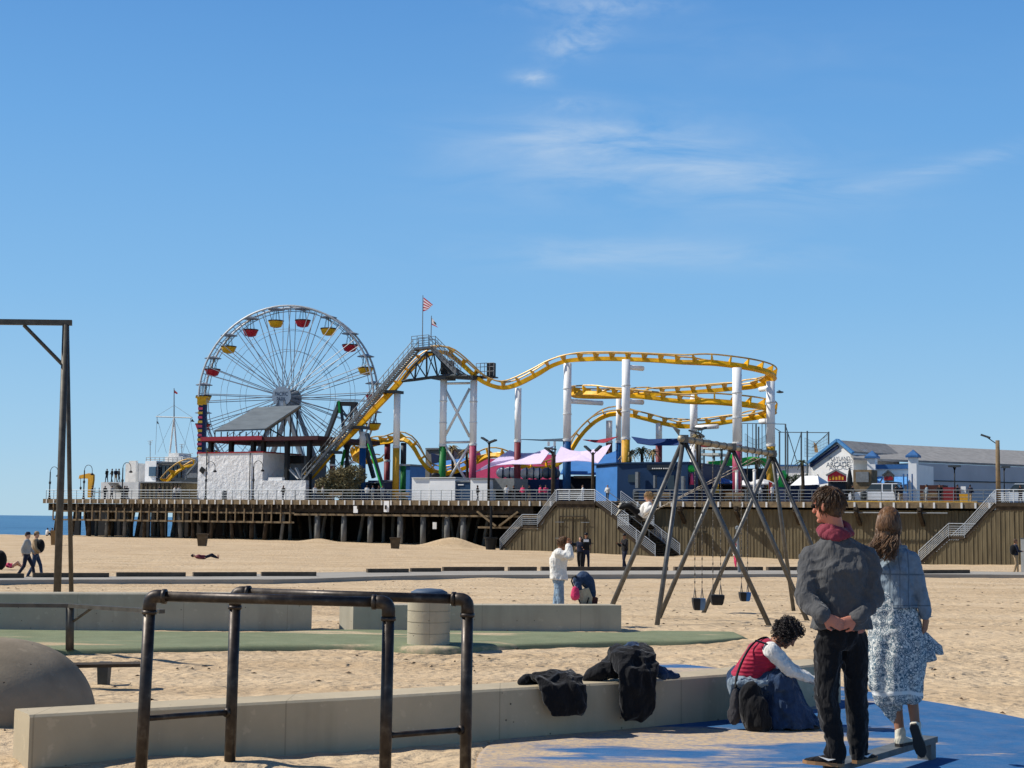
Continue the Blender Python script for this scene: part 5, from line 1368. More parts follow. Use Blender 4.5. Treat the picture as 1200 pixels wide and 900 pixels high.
# entrance wing between the gable and the corner pillar
wing0 = P(1050, 560, 160); wn = V((-.5, -.866, 0)); wd = V((.866, -.5, 0)); wg = lambda px, py: PLN(px, py, wing0, wn)
a, b = wg(1021, 545), wg(1076, 543)
m_ = MB(); m_.hexa([ground(a), ground(b), ground(b)-wn*6, ground(a)-wn*6], [V((p.x, p.y, a.z)) for p in (a, b, b-wn*6, a-wn*6)]); m_.build('entrance_wing', WHITE, th)
m_ = MB(); m_.beam(V((a.x, a.y, a.z-.2))+wn*.3, V((b.x, b.y, a.z-.2))+wn*.3, .5, .45); m_.build('wing_fascia', M('trim_deep_blue', (52, 100, 152), .5), th)
for px, y in ((1023.5, 537.5), (1071.5, 536.5)):
    c = wg(px, y)+wn*.4; w_ = .85; m_ = MB(); m_.box(V((c.x, c.y, (DECK+c.z)/2)), (w_, w_, c.z-DECK), Matrix.Rotation(-.5, 3, 'Z')); m_.build('pillar', WHITE, th)
    m_ = MB(); rot = Matrix.Rotation(-.5, 3, 'Z'); base = [V((c.x, c.y, c.z+.003))+rot @ V((x*.65, y_*.65, 0)) for x, y_ in ((-1, -1), (1, -1), (1, 1), (-1, 1))]
    m_.hexa(base, [V((p.x, p.y, p.z+.18)) for p in base]); tp = V((c.x, c.y, c.z+.85)); o = [V((p.x, p.y, p.z+.19)) for p in base]; m_.add(o+[tp], [(0, 1, 4), (1, 2, 4), (2, 3, 4), (3, 0, 4), (3, 2, 1, 0)]); m_.build('pillar_cap', M('trim_deep_blue', (52, 100, 152), .5), th)
m_ = MB()
for x0, x1 in ((1022, 1035), (1037, 1068)):
    a, b = wg(x0, 558.5), wg(x1, 558.5); a2 = V((a.x, a.y, a.z-.95)); b2 = V((b.x, b.y, b.z-.95)); m_.hexa([a2+wn*1.8, b2+wn*1.8, b+wn*.2-EZ*.1, a+wn*.2-EZ*.1], [a2+wn*1.8+EZ*.1, b2+wn*1.8+EZ*.1, b+wn*.2, a+wn*.2])
m_.build('blue_awning', M('awning_blue', (96, 156, 214), .6), th)
for x in (1065, 1069.5, 1075): 
    c = wg(x, 570)+wn*1.9; MB().tube(ground(c), V((c.x, c.y, wg(x, 556).z)), .07, n=8).build('awning_post', M('trim_deep_blue', (52, 100, 152), .5), th)
# upper window box and cursive roof sign
gx0, gx1 = gq(1001, 530), gq(1017, 530)
m_ = MB(); a, b = P(1001, 531, 168), P(1018, 531, 168); m_.hexa([V((a.x, a.y, P(1001, 545, 168).z)), V((b.x, b.y, P(1001, 545, 168).z)), V((b.x, b.y+5, P(1001, 545, 168).z)), V((a.x, a.y+5, P(1001, 545, 168).z))], [a, b, b+V((0, 5, 0)), a+V((0, 5, 0))]); m_.build('window_bay', GREYM, th)
for x in (1004, 1012.5): m_ = MB(); m_.box(P(x+2.5, 538, 167.8), (.5, .1, .5)); m_.build('window', GLASS, th)
SG = M('sign_white', (232, 232, 230), .5)
text('Games', 'cursive_sign', SG, th, P(1007, 527.5, 166.5), (1, 0, 0), (0, 0, 1), .42, 1.75, .02, shear=.5)
SD = M('sign_blue_grey', (70, 86, 104), .5)
for txt, px, py, w, h in (('PLAYLAND', 985, 537.5, 2.7, .42), ('ARCADE', 983, 544.5, 3.0, .52)):
    o = gq(px, py)+gn*.2; text(txt, 'gable_letters', SD, th, o, gd, EZ, h, w, .0)
# tower of small things before the arcade
def boardsign(label, px0, px1, yt, yb4, t, fm, roofc, inner, cat='sign'):
    b = W(S((px0+px1)/2, t), t, DECK); th = thing('stall_sign', b, label, cat, 'gabled stall signs on the pier')
    zt_ = ZT(px0, yt, t); zb_ = ZT(px0, yb4, t); a, c = S(px0, t), S(px1, t); mid = (a+c)/2; w = c-a
    m_ = MB(); m_.prism([W(a, t, zb_), W(c, t, zb_), W(c, t, zt_-.45*(zt_-zb_)), W(mid, t, zt_), W(a, t, zt_-.45*(zt_-zb_))], PV*.3); m_.build('sign_board', fm, th)
    m_ = MB(); m_.beam(W(a-.1, t-.1, zt_-.45*(zt_-zb_)), W(mid, t-.1, zt_+.06), .15, .16); m_.beam(W(mid, t-.1, zt_+.06), W(c+.1, t-.1, zt_-.45*(zt_-zb_)), .15, .16); m_.build('sign_gable', roofc, th)
    m_ = MB(); n = 5
    for i in range(n): u = a+w*(.15+.7*i/(n-1)); h = (zt_-zb_); m_.pbox(u-.09, u+.09, t-.06, t-.005, zb_+.12*h, zb_+(.42+.1*(i % 2))*h)
    m_.build('sign_marks', inner, th)
    m_ = MB(); pb(m_, px0+.5, px1-.5, t+.3, t+3.5, z1=zb_-.02); m_.build('stall', M('stall_dark', (30, 40, 52), .7), th)
boardsign('red and gold gabled sign in front of the arcade gable', 970, 991, 551.5, 564, 6, M('sign_red', (196, 40, 62), .5), GREYM, YELP)
boardsign('small grey and red gabled sign right of the red one', 1036, 1047, 552.5, 564, 6, M('sign_grey', (136, 128, 118), .6), GREYD, RED)
th = thing('notice_kiosk', W(S(1011, 5), 5, DECK), 'tan and grey poster kiosk in front of the arcade', 'kiosk')
m_ = MB(); pb(m_, 1000, 1021.5, 7, 9, 550.5); m_.build('kiosk_body', WOODL, th)
m_ = MB(); pb(m_, 1003, 1018, 6.85, 6.98, 553, yb=565); m_.build('poster_panel', GREYM, th)
th = thing('closed_parasol', W(S(996, 5), 5, DECK), 'closed black parasol left of the poster kiosk', 'parasol')
b = W(S(996, 5), 5, DECK); zt_ = ZT(996, 548, 5); m_ = MB(); H = zt_-DECK; m_.lathe(b, [(.05, 0), (.05, H*.3), (.28, H*.35), (.25, H*.7), (.12, H*.92), (.02, H)], 12); m_.build('parasol', BLACK, th, True)
# right side low vehicles / stalls
th = thing('vendor_cart', W(S(1115, 3), 3, DECK), 'red and orange vendor cart left of the white sandwich board', 'cart')
m_ = MB(); pb(m_, 1078, 1105, 5, 7, 568.5); m_.build('canvas_cover', M('cover_brown', (74, 44, 36), .8), th)
m_ = MB(); pb(m_, 1105.4, 1121, 3.4, 5, 571); m_.build('cart_body', M('cart_red', (128, 38, 44), .6), th)
m_ = MB(); pb(m_, 1124, 1134, 3.0, 4, 578.5); m_.build('cart_box', YELP, th)
m_ = MB(); pb(m_, 1126, 1131.8, 2.4, 2.5, 570, yb=578.6); m_.build('price_board', WHITE, th)

# distant park clutter between swings
th = thing('ride_tower', W(S(835, 30), 30, DECK), 'red and white tiered ride top behind the swing bar', 'ride')
for y0, y1, x0, x1, mt_ in ((519, 523.5, 821, 846, RED), (524, 526, 818, 848, WHITE), (531, 533.5, 818, 842, WHITED), (540, 543, 828, 838, WHITE)):
    m_ = MB(); pb(m_, x0, x1, 30, 34, y0, yb=y1); m_.build('tier', mt_, th)
for px in (820, 825, 837, 846): m_ = MB(); m_.tube(W(S(px, 30.5), 30.5, DECK), W(S(px, 30.5), 30.5, ZT(px, 524, 30)), .1, n=6); m_.build('post', GREYD, th)
m_ = MB(); pb(m_, 806, 851, 20, 26, 547); m_.build('ride_platform', NAVY, th)
th = thing('green_ride', W(S(880, 24), 24, DECK), 'lime green ride hood behind the yellow based column', 'ride')
m_ = MB()
m_.prism([q3(830, 545, 26), q3(830, 541, 26), q3(853, 539, 26), q3(853, 532, 26), q3(858, 532, 26), q3(860, 538, 26), q3(880, 535, 26), q3(897, 537, 26), q3(899, 547, 26), q3(896, 548, 26), q3(890, 542, 26), q3(860, 546, 26)], PV*2); m_.build('hood', LIME, th)
m_ = MB(); pb(m_, 852, 899, 27, 30, 549); m_.build('ride_base', M('ride_dark', (44, 58, 70), .7), th)
th = thing('green_dragon_figure', W(S(912, 8), 8, DECK), 'small green slide figure left of the white tent', 'ride')
m_ = MB(); m_.prism([q3(908, 570, 10), q3(912, 562, 10), q3(914, 553, 10), q3(918, 551, 10), q3(920, 556, 10), q3(917, 566, 10), q3(917, 571, 10)], PV*.6); m_.build('slide_body', LIME, th)
th = thing('clown_post', W(S(811, 3), 3, DECK), 'green and red balloon stand behind the swing legs', 'stand')
m_ = MB(); m_.ell(q3(810, 549, 3), (.6, .4, .35)); m_.build('green_balloons', LIME, th, True)
m_ = MB(); m_.tube(q3(810.5, 555, 3), q3(810.5, 568, 3), .12, .22, 8); m_.build('pink_post', PINK, th, True)
m_ = MB(); m_.ell(q3(805, 548, 3), (.35, .3, .3)); m_.build('white_balloon', WHITE, th, True); MB().tube(W(S(806, 3), 3, DECK), q3(806, 552, 3), .16, n=8).build('pole', GREYM, th)
for px, yt, t, lab in ((863.3, 552, 2.2, 'grey bollard pole behind the pink based column'), (884, 551, 2.2, 'white bollard pole right of the pink based column')):
    th = thing('slim_post', W(S(px, t), t, DECK), lab, 'post'); MB().tube(W(S(px, t), t, DECK), q3(px, yt, t), .14, .14, 10).build('post', WHITED, th, True); MB().lathe(q3(px, yt, t), [(.17, -.1), (.17, .05), (.02, .12)], 10).build('cap', WHITED, th)
# trapeze rig
th = thing('trapeze_rig', W(S(940, 36), 36, DECK), 'tall flying trapeze rig with poles cables and nets', 'trapeze rig')
TZ = M('rig_steel', (88, 100, 108), .6)
for px, yt in ((920.5, 497), (913.5, 506), (923, 506), (939, 506), (946, 505), (971, 506), (869, 497), (886, 497), (889, 500)):
    MB().tube(W(S(px, 36), 36, DECK), q3(px, yt, 36), .10, n=5).build('pole', TZ, th)
m_ = MB()
for a, b in (((868, 496), (921, 497)), ((912, 506.5), (972, 507)), ((921, 500), (936, 548)), ((939, 507), (926, 548)), ((970, 508), (952, 524)), ((876, 497), (876, 550)), ((882, 497), (882, 545)), ((893, 497), (893, 540)), ((897, 497), (899, 540)), ((905, 500), (915, 506))): m_.tube(q3(*a, 36), q3(*b, 36), .05, n=4)
m_.build('rig_cables', TZ, th)
def net(pts, pts2, n=10, k=5):
    m_ = MB(); A_ = crom([q3(*p, 36) for p in pts], 6); B_ = crom([q3(*p, 36) for p in pts2], 6)
    L_ = min(len(A_), len(B_))
    for i in range(0, L_): m_.tube(A_[i], B_[i], .016, n=3)
    for j in range(k+1): m_.pipe([A_[i].lerp(B_[i], j/k) for i in range(L_)], .018, 3)
    return m_
net([(873, 508), (880, 513), (886, 515), (893, 513), (899, 508)], [(873, 545), (880, 545), (886, 545), (893, 545), (899, 545)]).build('net', TZ, th)
net([(943, 513), (952, 517), (960, 516), (970, 510)], [(943, 535), (952, 535), (960, 533), (970, 530)]).build('net', GREYM, th)
m_ = MB(); m_.prism([q3(953.5, 518, 36), q3(957, 521, 36), q3(958.5, 530, 36), q3(954.5, 530, 36)], PV*.1); m_.build('hanging_cloth', M('orange_cloth', (206, 158, 100), .8), th)
# back row filler buildings
th = thing('low_white_hall', W(S(930, 50), 50, DECK), 'low white hall with blue roof line behind the tent', 'building')
m_ = MB(); pb(m_, 899, 960, 44, 50, 546.5); m_.build('walls', WHITE, th)
m_ = MB(); pb(m_, 898, 961, 43.7, 50.3, z0=ZT(930, 546.5, 44)+.003, z1=ZT(930, 545, 44)+.05); m_.build('roof', M('trim_deep_blue', (52, 100, 152), .5), th)
m_ = MB(); pb(m_, 948, 953, 43, 43.6, 543, yb=556); m_.build('white_pier', WHITE, th)

# ------------------------------------------------------------------ vegetation on the pier
def leaves(mb, c, r, n, size, rnd_, flat=1.0):
    for i in range(n):
        while True:
            p = V((rnd_.uniform(-1, 1), rnd_.uniform(-1, 1), rnd_.uniform(-1, 1)))
            if .25 < p.length < 1: break
        p = V((p.x*r[0], p.y*r[1], p.z*r[2]))
        if noise.noise((c+p)*1.3) < -.22: continue
        a = V((rnd_.uniform(-1, 1), rnd_.uniform(-1, 1), rnd_.uniform(-.6, 1))).normalized()*size*rnd_.uniform(.6, 1.3); b = a.cross(V((rnd_.uniform(-1, 1), rnd_.uniform(-1, 1), rnd_.uniform(-1, 1)))).normalized()*size*.45
        q = c+p; mb.add([q-a*.5, q+b*.5, q+a*.5, q-b*.5], [(0, 1, 2, 3)])
def bush(px, yb5, yt, w_px, t, label, mat, trunk=True, n=1600):
    ymid = (yb5+yt)/2+4; c = q3(px, ymid, t); sc = 1800/ c.y; h = (yb5-yt)/sc; w = w_px/sc; rnd_ = random.Random(int(px))
    th = thing('bushy_tree', W(S(px, t), t, DECK), label, 'tree')
    m_ = MB(); k = 7
    for i in range(k):
        o = V((rnd_.uniform(-.5, .5)*w*.6, rnd_.uniform(-.4, .4)*w*.6, rnd_.uniform(-.35, .35)*h)); leaves(m_, c+o, (w*.42, w*.42, h*.45), n//k, .30, rnd_)
    m_.build('crown', mat, th)
    m_ = MB(); b = W(S(px, t), t, DECK); m_.tube(b, c, .14, .08, 7)
    for i in range(5): m_.tube(b.lerp(c, .5), c+V((rnd_.uniform(-.4, .4)*w, rnd_.uniform(-.3, .3)*w, rnd_.uniform(0, .4)*h)), .06, .02, 5)
    m_.build('trunk', WOODD, th)
DRY = M('dry_foliage', (132, 122, 88), .9, 0, .3, 3); GRN = M('dark_foliage', (48, 66, 40), .9, 0, .3, 3); FROND = M('dusty_palm_frond', (160, 142, 100), .9, 0, .3, 3); FROND2 = M('green_palm_frond', (76, 84, 58), .9, 0, .3, 3)
bush(403, 573, 546, 38, 4.5, 'dry grey green bush in front of the lift hill base', DRY, n=8000)
bush(383, 575, 560, 22, 3.5, 'low dry bush at the foot of the lift hill', DRY, n=2600)
def palm(px, ytop, rpx, t, label, mat, n=26, droop=1.0, trunkm=WOODD):
    c = q3(px, ytop, t); sc = 1800/c.y; r = rpx/sc; rnd_ = random.Random(int(px*3)); b = W(S(px, t), t, DECK)
    th = thing('palm_tree', b, label, 'palm tree', 'small palms on the pier')
    m_ = MB(); m_.pipe([b, b.lerp(c, .5)+V((.08, 0, 0)), c], [.2, .16, .15], 8); m_.build('trunk', trunkm, th)
    m_ = MB()
    for i in range(n):
        az = 2*math.pi*i/n+rnd_.uniform(-.2, .2); el = rnd_.uniform(-.3, 1.1); L_ = r*rnd_.uniform(.8, 1.15)
        d = V((math.cos(az)*math.cos(el), math.sin(az)*math.cos(el), math.sin(el))); sd = V((-math.sin(az), math.cos(az), 0)); pts = []
        for k in range(7):
            f = k/6; pts.append(c+d*L_*f-EZ*(droop*L_*.75*f*f))
        for k in range(6):
            p, q = pts[k], pts[k+1]; wd = .30*(1-k/7)*r*.6
            for s_ in (-1, 1):
                m_.add([p, p+sd*s_*wd+(q-p)*.9-EZ*wd*.5, q], [(0, 1, 2)])
                m_.add([p.lerp(q, .5), p.lerp(q, .5)+sd*s_*wd*.9+(q-p)*.7-EZ*wd*.7, q+(q-p)*.2], [(0, 1, 2)])
    m_.build('crown', mat, th)
palm(530, 525, 13, 12, 'dusty palm between the green and pink columns', FROND); palm(547, 528, 12, 14, 'second dusty palm against the pink column', FROND)
palm(738, 530, 13, 9, 'dry palm just right of the yellow based column', FROND); palm(752, 527, 14, 10, 'middle dry palm under the navy sail', FROND2); palm(765, 529, 12, 9.5, 'dry palm left of the red based column', FROND)
palm(817, 512, 13, 16, 'shaggy dry palm above the swing bar', FROND, 34); palm(886, 540, 13, 10, 'shaggy tan palm left of the yellow column', FROND, 34)
palm(940, 541, 11, 5, 'small palm left of the arcade gable', FROND2, 18)
th = thing('clipped_hedge', W(S(930, 12), 12, DECK), 'dark clipped hedge behind the white tent', 'hedge')
m_ = MB(); rnd_ = random.Random(5)
for i in range(12): leaves(m_, q3(914+i*3.8, 562, 12), (.5, .7, .55), 170, .2, rnd_)
m_.build('foliage', GRN, th); m_ = MB(); pb(m_, 912, 958, 12.3, 12.8, 566); m_.build('planter', NAVY, th)

# beach bins and poles
def cone_bin(px, y0, y1, wpx, Y, label, mat):
    b = P(px, y1, Y); b.z = zg(b.x, b.y); sc = 1800/Y; h = (y1-y0)/sc; w = wpx/sc/2
    th = thing('beach_bin', b, label, 'beach bin', 'litter bins standing on the sand')
    m_ = MB(); m_.rings([[b+V((x*w*k, y_*w*k, z*h)) for x, y_ in ((-1, -1), (1, -1), (1, 1), (-1, 1))] for k, z in ((.72, 0), (.95, .88))]); m_.build('bin_body', mat, th)
    m_ = MB(); m_.rings([[b+V((x*w*k, y_*w*k, z*h)) for x, y_ in ((-1, -1), (1, -1), (1, 1), (-1, 1))] for k, z in ((1.05, .885), (1.05, 1.0))]); m_.build('rim', mat, th)
BINM = M('brown_bin_plastic', (92, 78, 58), .8, 0, .2, 3)
def yfor(py, px):
    g_ = G(px, py); return g_.y
cone_bin(237, 625.5, 640, 12, yfor(640, 237), 'brown beach bin standing alone below the white rock wall', BINM)
cone_bin(463, 630, 643.5, 12, yfor(643.5, 463), 'brown beach bin in front of the concrete piles', BINM)
cone_bin(63, 622, 639, 7, yfor(639, 63), 'tan beach bin beside the tall frame legs at left', M('tan_bin', (142, 112, 72), .8))
b = G(575, 644); sc = 1800/b.y; th = thing('black_pot', b, 'large black round tub at the foot of the pier by the sand heap', 'tub')
m_ = MB(); h = 14.5/sc; r = 7.5/sc; m_.lathe(b, [(r*.75, 0), (r*.95, h*.85), (r*1.08, h*.88), (r*1.08, h), (r*.9, h), (r*.85, h*.8), (.02, h*.78)], 18); m_.build('tub', BLACK, th)
m_ = MB(); m_.tube(b+V((0, .6, 0)), V((b.x, b.y+.6, DECK-.5)), .13, n=8); m_.build('pole', BLACK, th)
b = G(866.5, 675); th = thing('slim_beach_post', b, 'slim grey post beside the path behind the right baby swing', 'post')
MB().tube(b, P(864, 618, b.y), .07, .06, 8).build('post', GREYM, th); MB().lathe(P(864, 618, b.y), [(.1, -.08), (.1, .02), (.02, .08)], 8).build('cap', GREYM, th)
b = G(1198.5, 672); th = thing('grey_beach_box', b, 'tall grey cabinet at the right edge beside the man with a backpack', 'cabinet')
sc = 1800/b.y; m_ = MB(); m_.box(b+V((.32, .3, 20/sc)), (9/sc, .6, 40/sc)); m_.build('cabinet', GREYM, th); m_ = MB(); m_.box(b+V((.32, .3, 40.6/sc)), (10/sc, .7, 1/sc)); m_.build('cap', GREYD, th)
# ================================================================== PEOPLE
SK1 = M('skin_light', (206, 158, 130), .55, 0, .05); SK2 = M('skin_tan', (160, 112, 84), .55, 0, .05); SK3 = M('skin_reddish', (196, 128, 104), .55, 0, .06)  # three even skin tones: light, tan and reddish
def mcloth(name, c, rough=.9, var=.12, scale=30, bump=.25, bscale=120, stripes=None):
    t = NT(name); c = rgb(*c); n = t.noise(scale, 5)
    col_ = t.ramp(n, [(.3, tuple(x*(1-var) for x in c[:3])+(1,)), (.7, tuple(min(1, x*(1+var)) for x in c[:3])+(1,))])
    if stripes:
        w = t.node('ShaderNodeTexWave', wave_type='BANDS', bands_direction='Z'); w.inputs['Scale'].default_value = stripes; w.inputs['Distortion'].default_value = 1.2; w.inputs['Detail'].default_value = 1
        t.l.new(t.tc.outputs['Object'], w.inputs['Vector'])
        t.bump(w.outputs['Fac'], .45, .012)
    else:
        b_ = t.bump(t.noise(bscale, 3), bump, .003); r_ = t.noise(11, 3, t.mapv((1, 1, .42)), .5)
        t.bump(t.math('ABSOLUTE', t.math('SUBTRACT', r_, .5)), .55, .09, b_)
    t.col(col_); t.b.inputs['Roughness'].default_value = rough; t.b.inputs['Specular IOR Level'].default_value = .15
    t.b.inputs['Sheen Weight'].default_value = .15
    return t.m
CHAR = mcloth('charcoal_jacket_cloth', (82, 82, 82)); BLK = mcloth('black_cloth', (22, 22, 24)); DENIM = mcloth('light_denim', (122, 136, 146), var=.22, scale=18); DEND = mcloth('dark_denim', (44, 62, 88), var=.3, scale=14)
HOOD = mcloth('maroon_hood', (128, 54, 66)); WHC = mcloth('white_cloth', (226, 222, 212)); JEANL = mcloth('pale_jeans', (132, 156, 176), var=.2); VEST = mcloth('red_puffer', (168, 34, 62), .6, stripes=9)
GRC = mcloth('grey_shirt', (164, 160, 152)); TAN = mcloth('tan_cloth', (160, 136, 104)); PNK = mcloth('pink_cloth', (206, 60, 100)); NVC = mcloth('navy_cloth', (30, 36, 54)); CREAM = mcloth('cream_sneaker', (206, 198, 178)); SOLE = M('rubber_sole', (52, 48, 46), .7); GUM = M('gum_sole', (150, 112, 76), .6)
def m_print():
    t = NT('blue_white_print'); v = t.node('ShaderNodeTexVoronoi', feature='F1'); v.inputs['Scale'].default_value = 34; t.l.new(t.tc.outputs['Object'], v.inputs['Vector'])
    r = t.ramp(v.outputs['Distance'], [(.0, rgb(48, 76, 98)), (.16, rgb(66, 96, 116)), (.22, rgb(222, 222, 214)), (.36, rgb(214, 214, 208)), (.40, rgb(74, 98, 112)), (.52, rgb(96, 122, 134)), (.60, rgb(216, 216, 208))])
    n = t.ramp(t.noise(60, 3), [(.46, (0, 0, 0)), (.54, (1, 1, 1))]); c = t.mix(t.math('MULTIPLY', n, .55), r, rgb(70, 92, 106))
    w = t.node('ShaderNodeSeparateXYZ'); t.l.new(t.tc.outputs['Object'], w.inputs[0])
    band = t.ramp(t.math('FRACT', t.math('MULTIPLY', t.math('ADD', w.outputs['Z'], t.math('MULTIPLY', t.noise(2.5, 2), .12)), 4.6)), [(.0, (1, 1, 1)), (.10, (1, 1, 1)), (.14, (0, 0, 0)), (1, (0, 0, 0))])
    low = t.ramp(w.outputs['Z'], [(.46, (1, 1, 1)), (.54, (0, 0, 0))])
    c = t.mix(t.math('MULTIPLY', band, low), c, rgb(226, 226, 220)); t.col(c); t.b.inputs['Roughness'].default_value = .9; return t.m
PRINT = m_print()
def m_denim_seams():
    t = NT('denim_with_seams'); c = rgb(122, 136, 146); n = t.noise(18, 5)
    base = t.ramp(n, [(.3, tuple(x*.78 for x in c[:3])+(1,)), (.7, tuple(x*1.2 for x in c[:3])+(1,))]); sp = t.node('ShaderNodeSeparateXYZ'); t.l.new(t.tc.outputs['Object'], sp.inputs[0])
    tot = None
    for ax_, v_, w_ in (('Z', 1.26, .006), ('Z', 1.035, .005), ('X', -.10, .005), ('X', .03, .005), ('X', -.035, .003)):
        d_ = t.math('ABSOLUTE', t.math('SUBTRACT', sp.outputs[ax_], v_)); m_ = t.math('LESS_THAN', d_, w_); tot = m_ if tot is None else t.math('MAXIMUM', tot, m_)
    t.col(t.mix(t.math('MULTIPLY', tot, .55), base, rgb(62, 74, 86))); t.b.inputs['Roughness'].default_value = .9
    r_ = t.noise(11, 3, t.mapv((1, 1, .42)), .5); t.bump(t.math('ABSOLUTE', t.math('SUBTRACT', r_, .5)), .55, .09, t.bump(tot, .4, .006)); return t.m
DENIMW = m_denim_seams()
def m_hair(name, c1, c2):
    t = NT(name); t.col(t.ramp(t.noise(14, 4, t.mapv((3, 3, .6))), [(.3, rgb(*c1)), (.7, rgb(*c2))])); t.b.inputs['Roughness'].default_value = .45; t.b.inputs['Specular IOR Level'].default_value = .4; return t.m
HBR = m_hair('brown_hair', (42, 28, 18), (104, 76, 48)); HDK = m_hair('dark_curly_hair', (14, 10, 9), (38, 26, 20)); HBL = m_hair('blond_hair', (150, 116, 74), (196, 164, 116)); HAU = m_hair('auburn_hair', (62, 40, 24), (134, 98, 64))

def tuft(mb, p, d, L_, r, bend, n=5):
    x, y, _ = frame_of(d); pts = []; rr = []
    for i in range(n): f = i/(n-1); pts.append(p+d*L_*f+bend*L_*f*f); rr.append(r*(1-f)**.7+.0006)
    mb.pipe(pts, rr, 4)
def hair_mb(J, F, k, style, rnd_):
    hd = J['hd']; f = V(F).normalized(); x, y, d = frame_of(f); up = y; rot = Matrix((x, f, up)).transposed()
    mb = MB(); mb.ell(hd-f*.018*k+up*.022*k, (.083*k, .098*k, .105*k), rot, 14, 10)
    return mb, x, f, up
def fingers(mb, w, d, side, back, k=1.0, curl=.5, thumb=1):
    """w wrist, d hand direction, side across the palm, back = out of the back of the hand"""
    d = d.normalized(); side = side.normalized(); back = back.normalized(); L_ = .085*k
    c = w+d*L_*.5; mb.loft([(w, side*.027*k, back*.018*k), (w+d*L_*.45, side*.038*k, back*.016*k), (w+d*L_, side*.040*k, back*.013*k)], 12)
    for i, (o, ln) in enumerate(((-1.0, .066), (-.34, .078), (.34, .074), (1.0, .058))):
        p = w+d*(L_*.94)+side*o*.030*k; q = p+d*ln*.45*k*math.cos(curl*.5)-back*ln*.45*k*math.sin(curl*.5)
        a2 = curl*1.5; r_ = q+d*ln*.32*k*math.cos(a2)-back*ln*.32*k*math.sin(a2); a3 = curl*2.3; e = r_+d*ln*.25*k*math.cos(a3)-back*ln*.25*k*math.sin(a3)
        mb.chain([p, q, r_, e], [.0095*k, .0088*k, .0080*k, .0068*k], 8)
    p = w+d*L_*.25-side*thumb*.030*k; mb.chain([p, p+(d*.75-side*thumb*.7-back*.2).normalized()*.035*k, p+(d*1.0-side*thumb*.45-back*.4).normalized()*.066*k], [.0125*k, .0105*k, .008*k], 8)
def person(label, J, F, base, vox=.012, skin=SK1, top=CHAR, legs=BLK, shoes=BLK, hair=HBR, k=1.0, sleeves='long', fing=False, style='short', hem=None, tops=1.0, legr=(.088, .068, .056), fold=.02, smooth=4, hat=None, group=None, sole=None, bare_legs=False, bvox=None):
    J = {a: (b if isinstance(b, (int, float)) else V(b)) for a, b in J.items()}
    root = thing('person', base, label, 'person', group); rnd_ = random.Random(hash(len(label))+int(base[0]*10))
    sd = (J['shR']-J['shL']).normalized(); spine = (J['nk']-J['pe']).normalized(); fr = spine.cross(sd).normalized()*-1
    if fr.dot(V(F)) < 0 and False: fr = -fr
    smid = (J['shL']+J['shR'])/2; hs = (J['hiR']-J['hiL']).normalized()
    f = V(F).normalized(); hx, hup, _ = frame_of(f); rot = Matrix((hx, f, hup)).transposed(); hd = J['hd']
    b = MB()
    # head: skull, jaw, nose, ears, brow, lips
    b.ell(hd+hup*.022*k-f*.008*k, (.076*k, .094*k, .092*k), rot, 18, 12); b.ell(hd-hup*.045*k+f*.018*k, (.055*k, .066*k, .066*k), rot, 16, 10)
    b.chain([hd+f*.082*k+hup*.015*k, hd+f*.104*k-hup*.022*k], [.009*k, .014*k], 8); b.ell(hd+f*.078*k-hup*.052*k, (.024*k, .014*k, .010*k), rot, 10, 6)
    b.ell(hd+f*.074*k-hup*.088*k, (.022*k, .018*k, .016*k), rot, 10, 6); b.ell(hd+f*.074*k+hup*.028*k, (.05*k, .018*k, .009*k), rot, 10, 6)
    for s_ in (-1, 1): b.ell(hd+hx*s_*.078*k-f*.005*k-hup*.006*k, (.010*k, .020*k, .032*k), rot, 10, 8)
    b.chain([hd-hup*.05*k-f*.02*k, J['nk'], smid], [.056*k, .06*k, .07*k], 12)
    # trunk
    b.loft([(J['pe']-spine*.07*k, sd*.10*k, fr*.08*k), (J['pe'], sd*.155*k, fr*.105*k), (J['wa'], sd*.128*k, fr*.092*k), (J['ch'], sd*.155*k, fr*.112*k), (smid, sd*.13*k, fr*.075*k), (J['nk'], sd*.055*k, fr*.055*k)], 16)
    for s_ in 'LR':
        b.chain([J['sh'+s_]-spine*.012*k, J['el'+s_], J['wr'+s_]], [.040*k, .034*k, .027*k], 10); b.chain([smid.lerp(J['sh'+s_], .3), J['sh'+s_]-spine*.012*k], [.052*k, .038*k], 10)
        wd = (J['wr'+s_]-J['el'+s_]).normalized(); hdv = J.get('hand'+s_, wd); hdv = V(hdv).normalized()
        sde = J.get('palm'+s_); 
        if sde is None: sde = hdv.cross(sd*(1 if s_ == 'R' else -1)); sde = sde if sde.length > .2 else fr
        sde = V(sde); sde = (sde-hdv*sde.dot(hdv)).normalized(); bk = hdv.cross(sde)
        if fing: fingers(b, J['wr'+s_]+hdv*.01*k, hdv, sde, bk, k, J.get('curl'+s_, .45), 1 if s_ == 'L' else -1)
        else:
            w = J['wr'+s_]; b.ell(w+hdv*.05*k, (.035*k, .018*k, .045*k), None, 8, 6)
            for q in (-1, 0, 1): b.tube(w+hdv*.07*k+sde*q*.018*k, w+hdv*.14*k+sde*q*.022*k, .012*k, .009*k, 6)
        b.chain([J['hi'+s_], J['kn'+s_], J['an'+s_]], [.078*k, .052*k, .036*k], 10)
        b.chain([J['an'+s_], J['an'+s_]+(J['to'+s_]-J['an'+s_])*.6, J['to'+s_]], [.030*k, .012*k, .008*k], 8)
    body = b.build('body', skin, root); soften(body, bvox or (min(vox, .009) if fing else vox), 2)
    # top
    t = MB(); hemp = hem if hem is not None else J['pe']-spine*.02*k; e = .030*k*tops
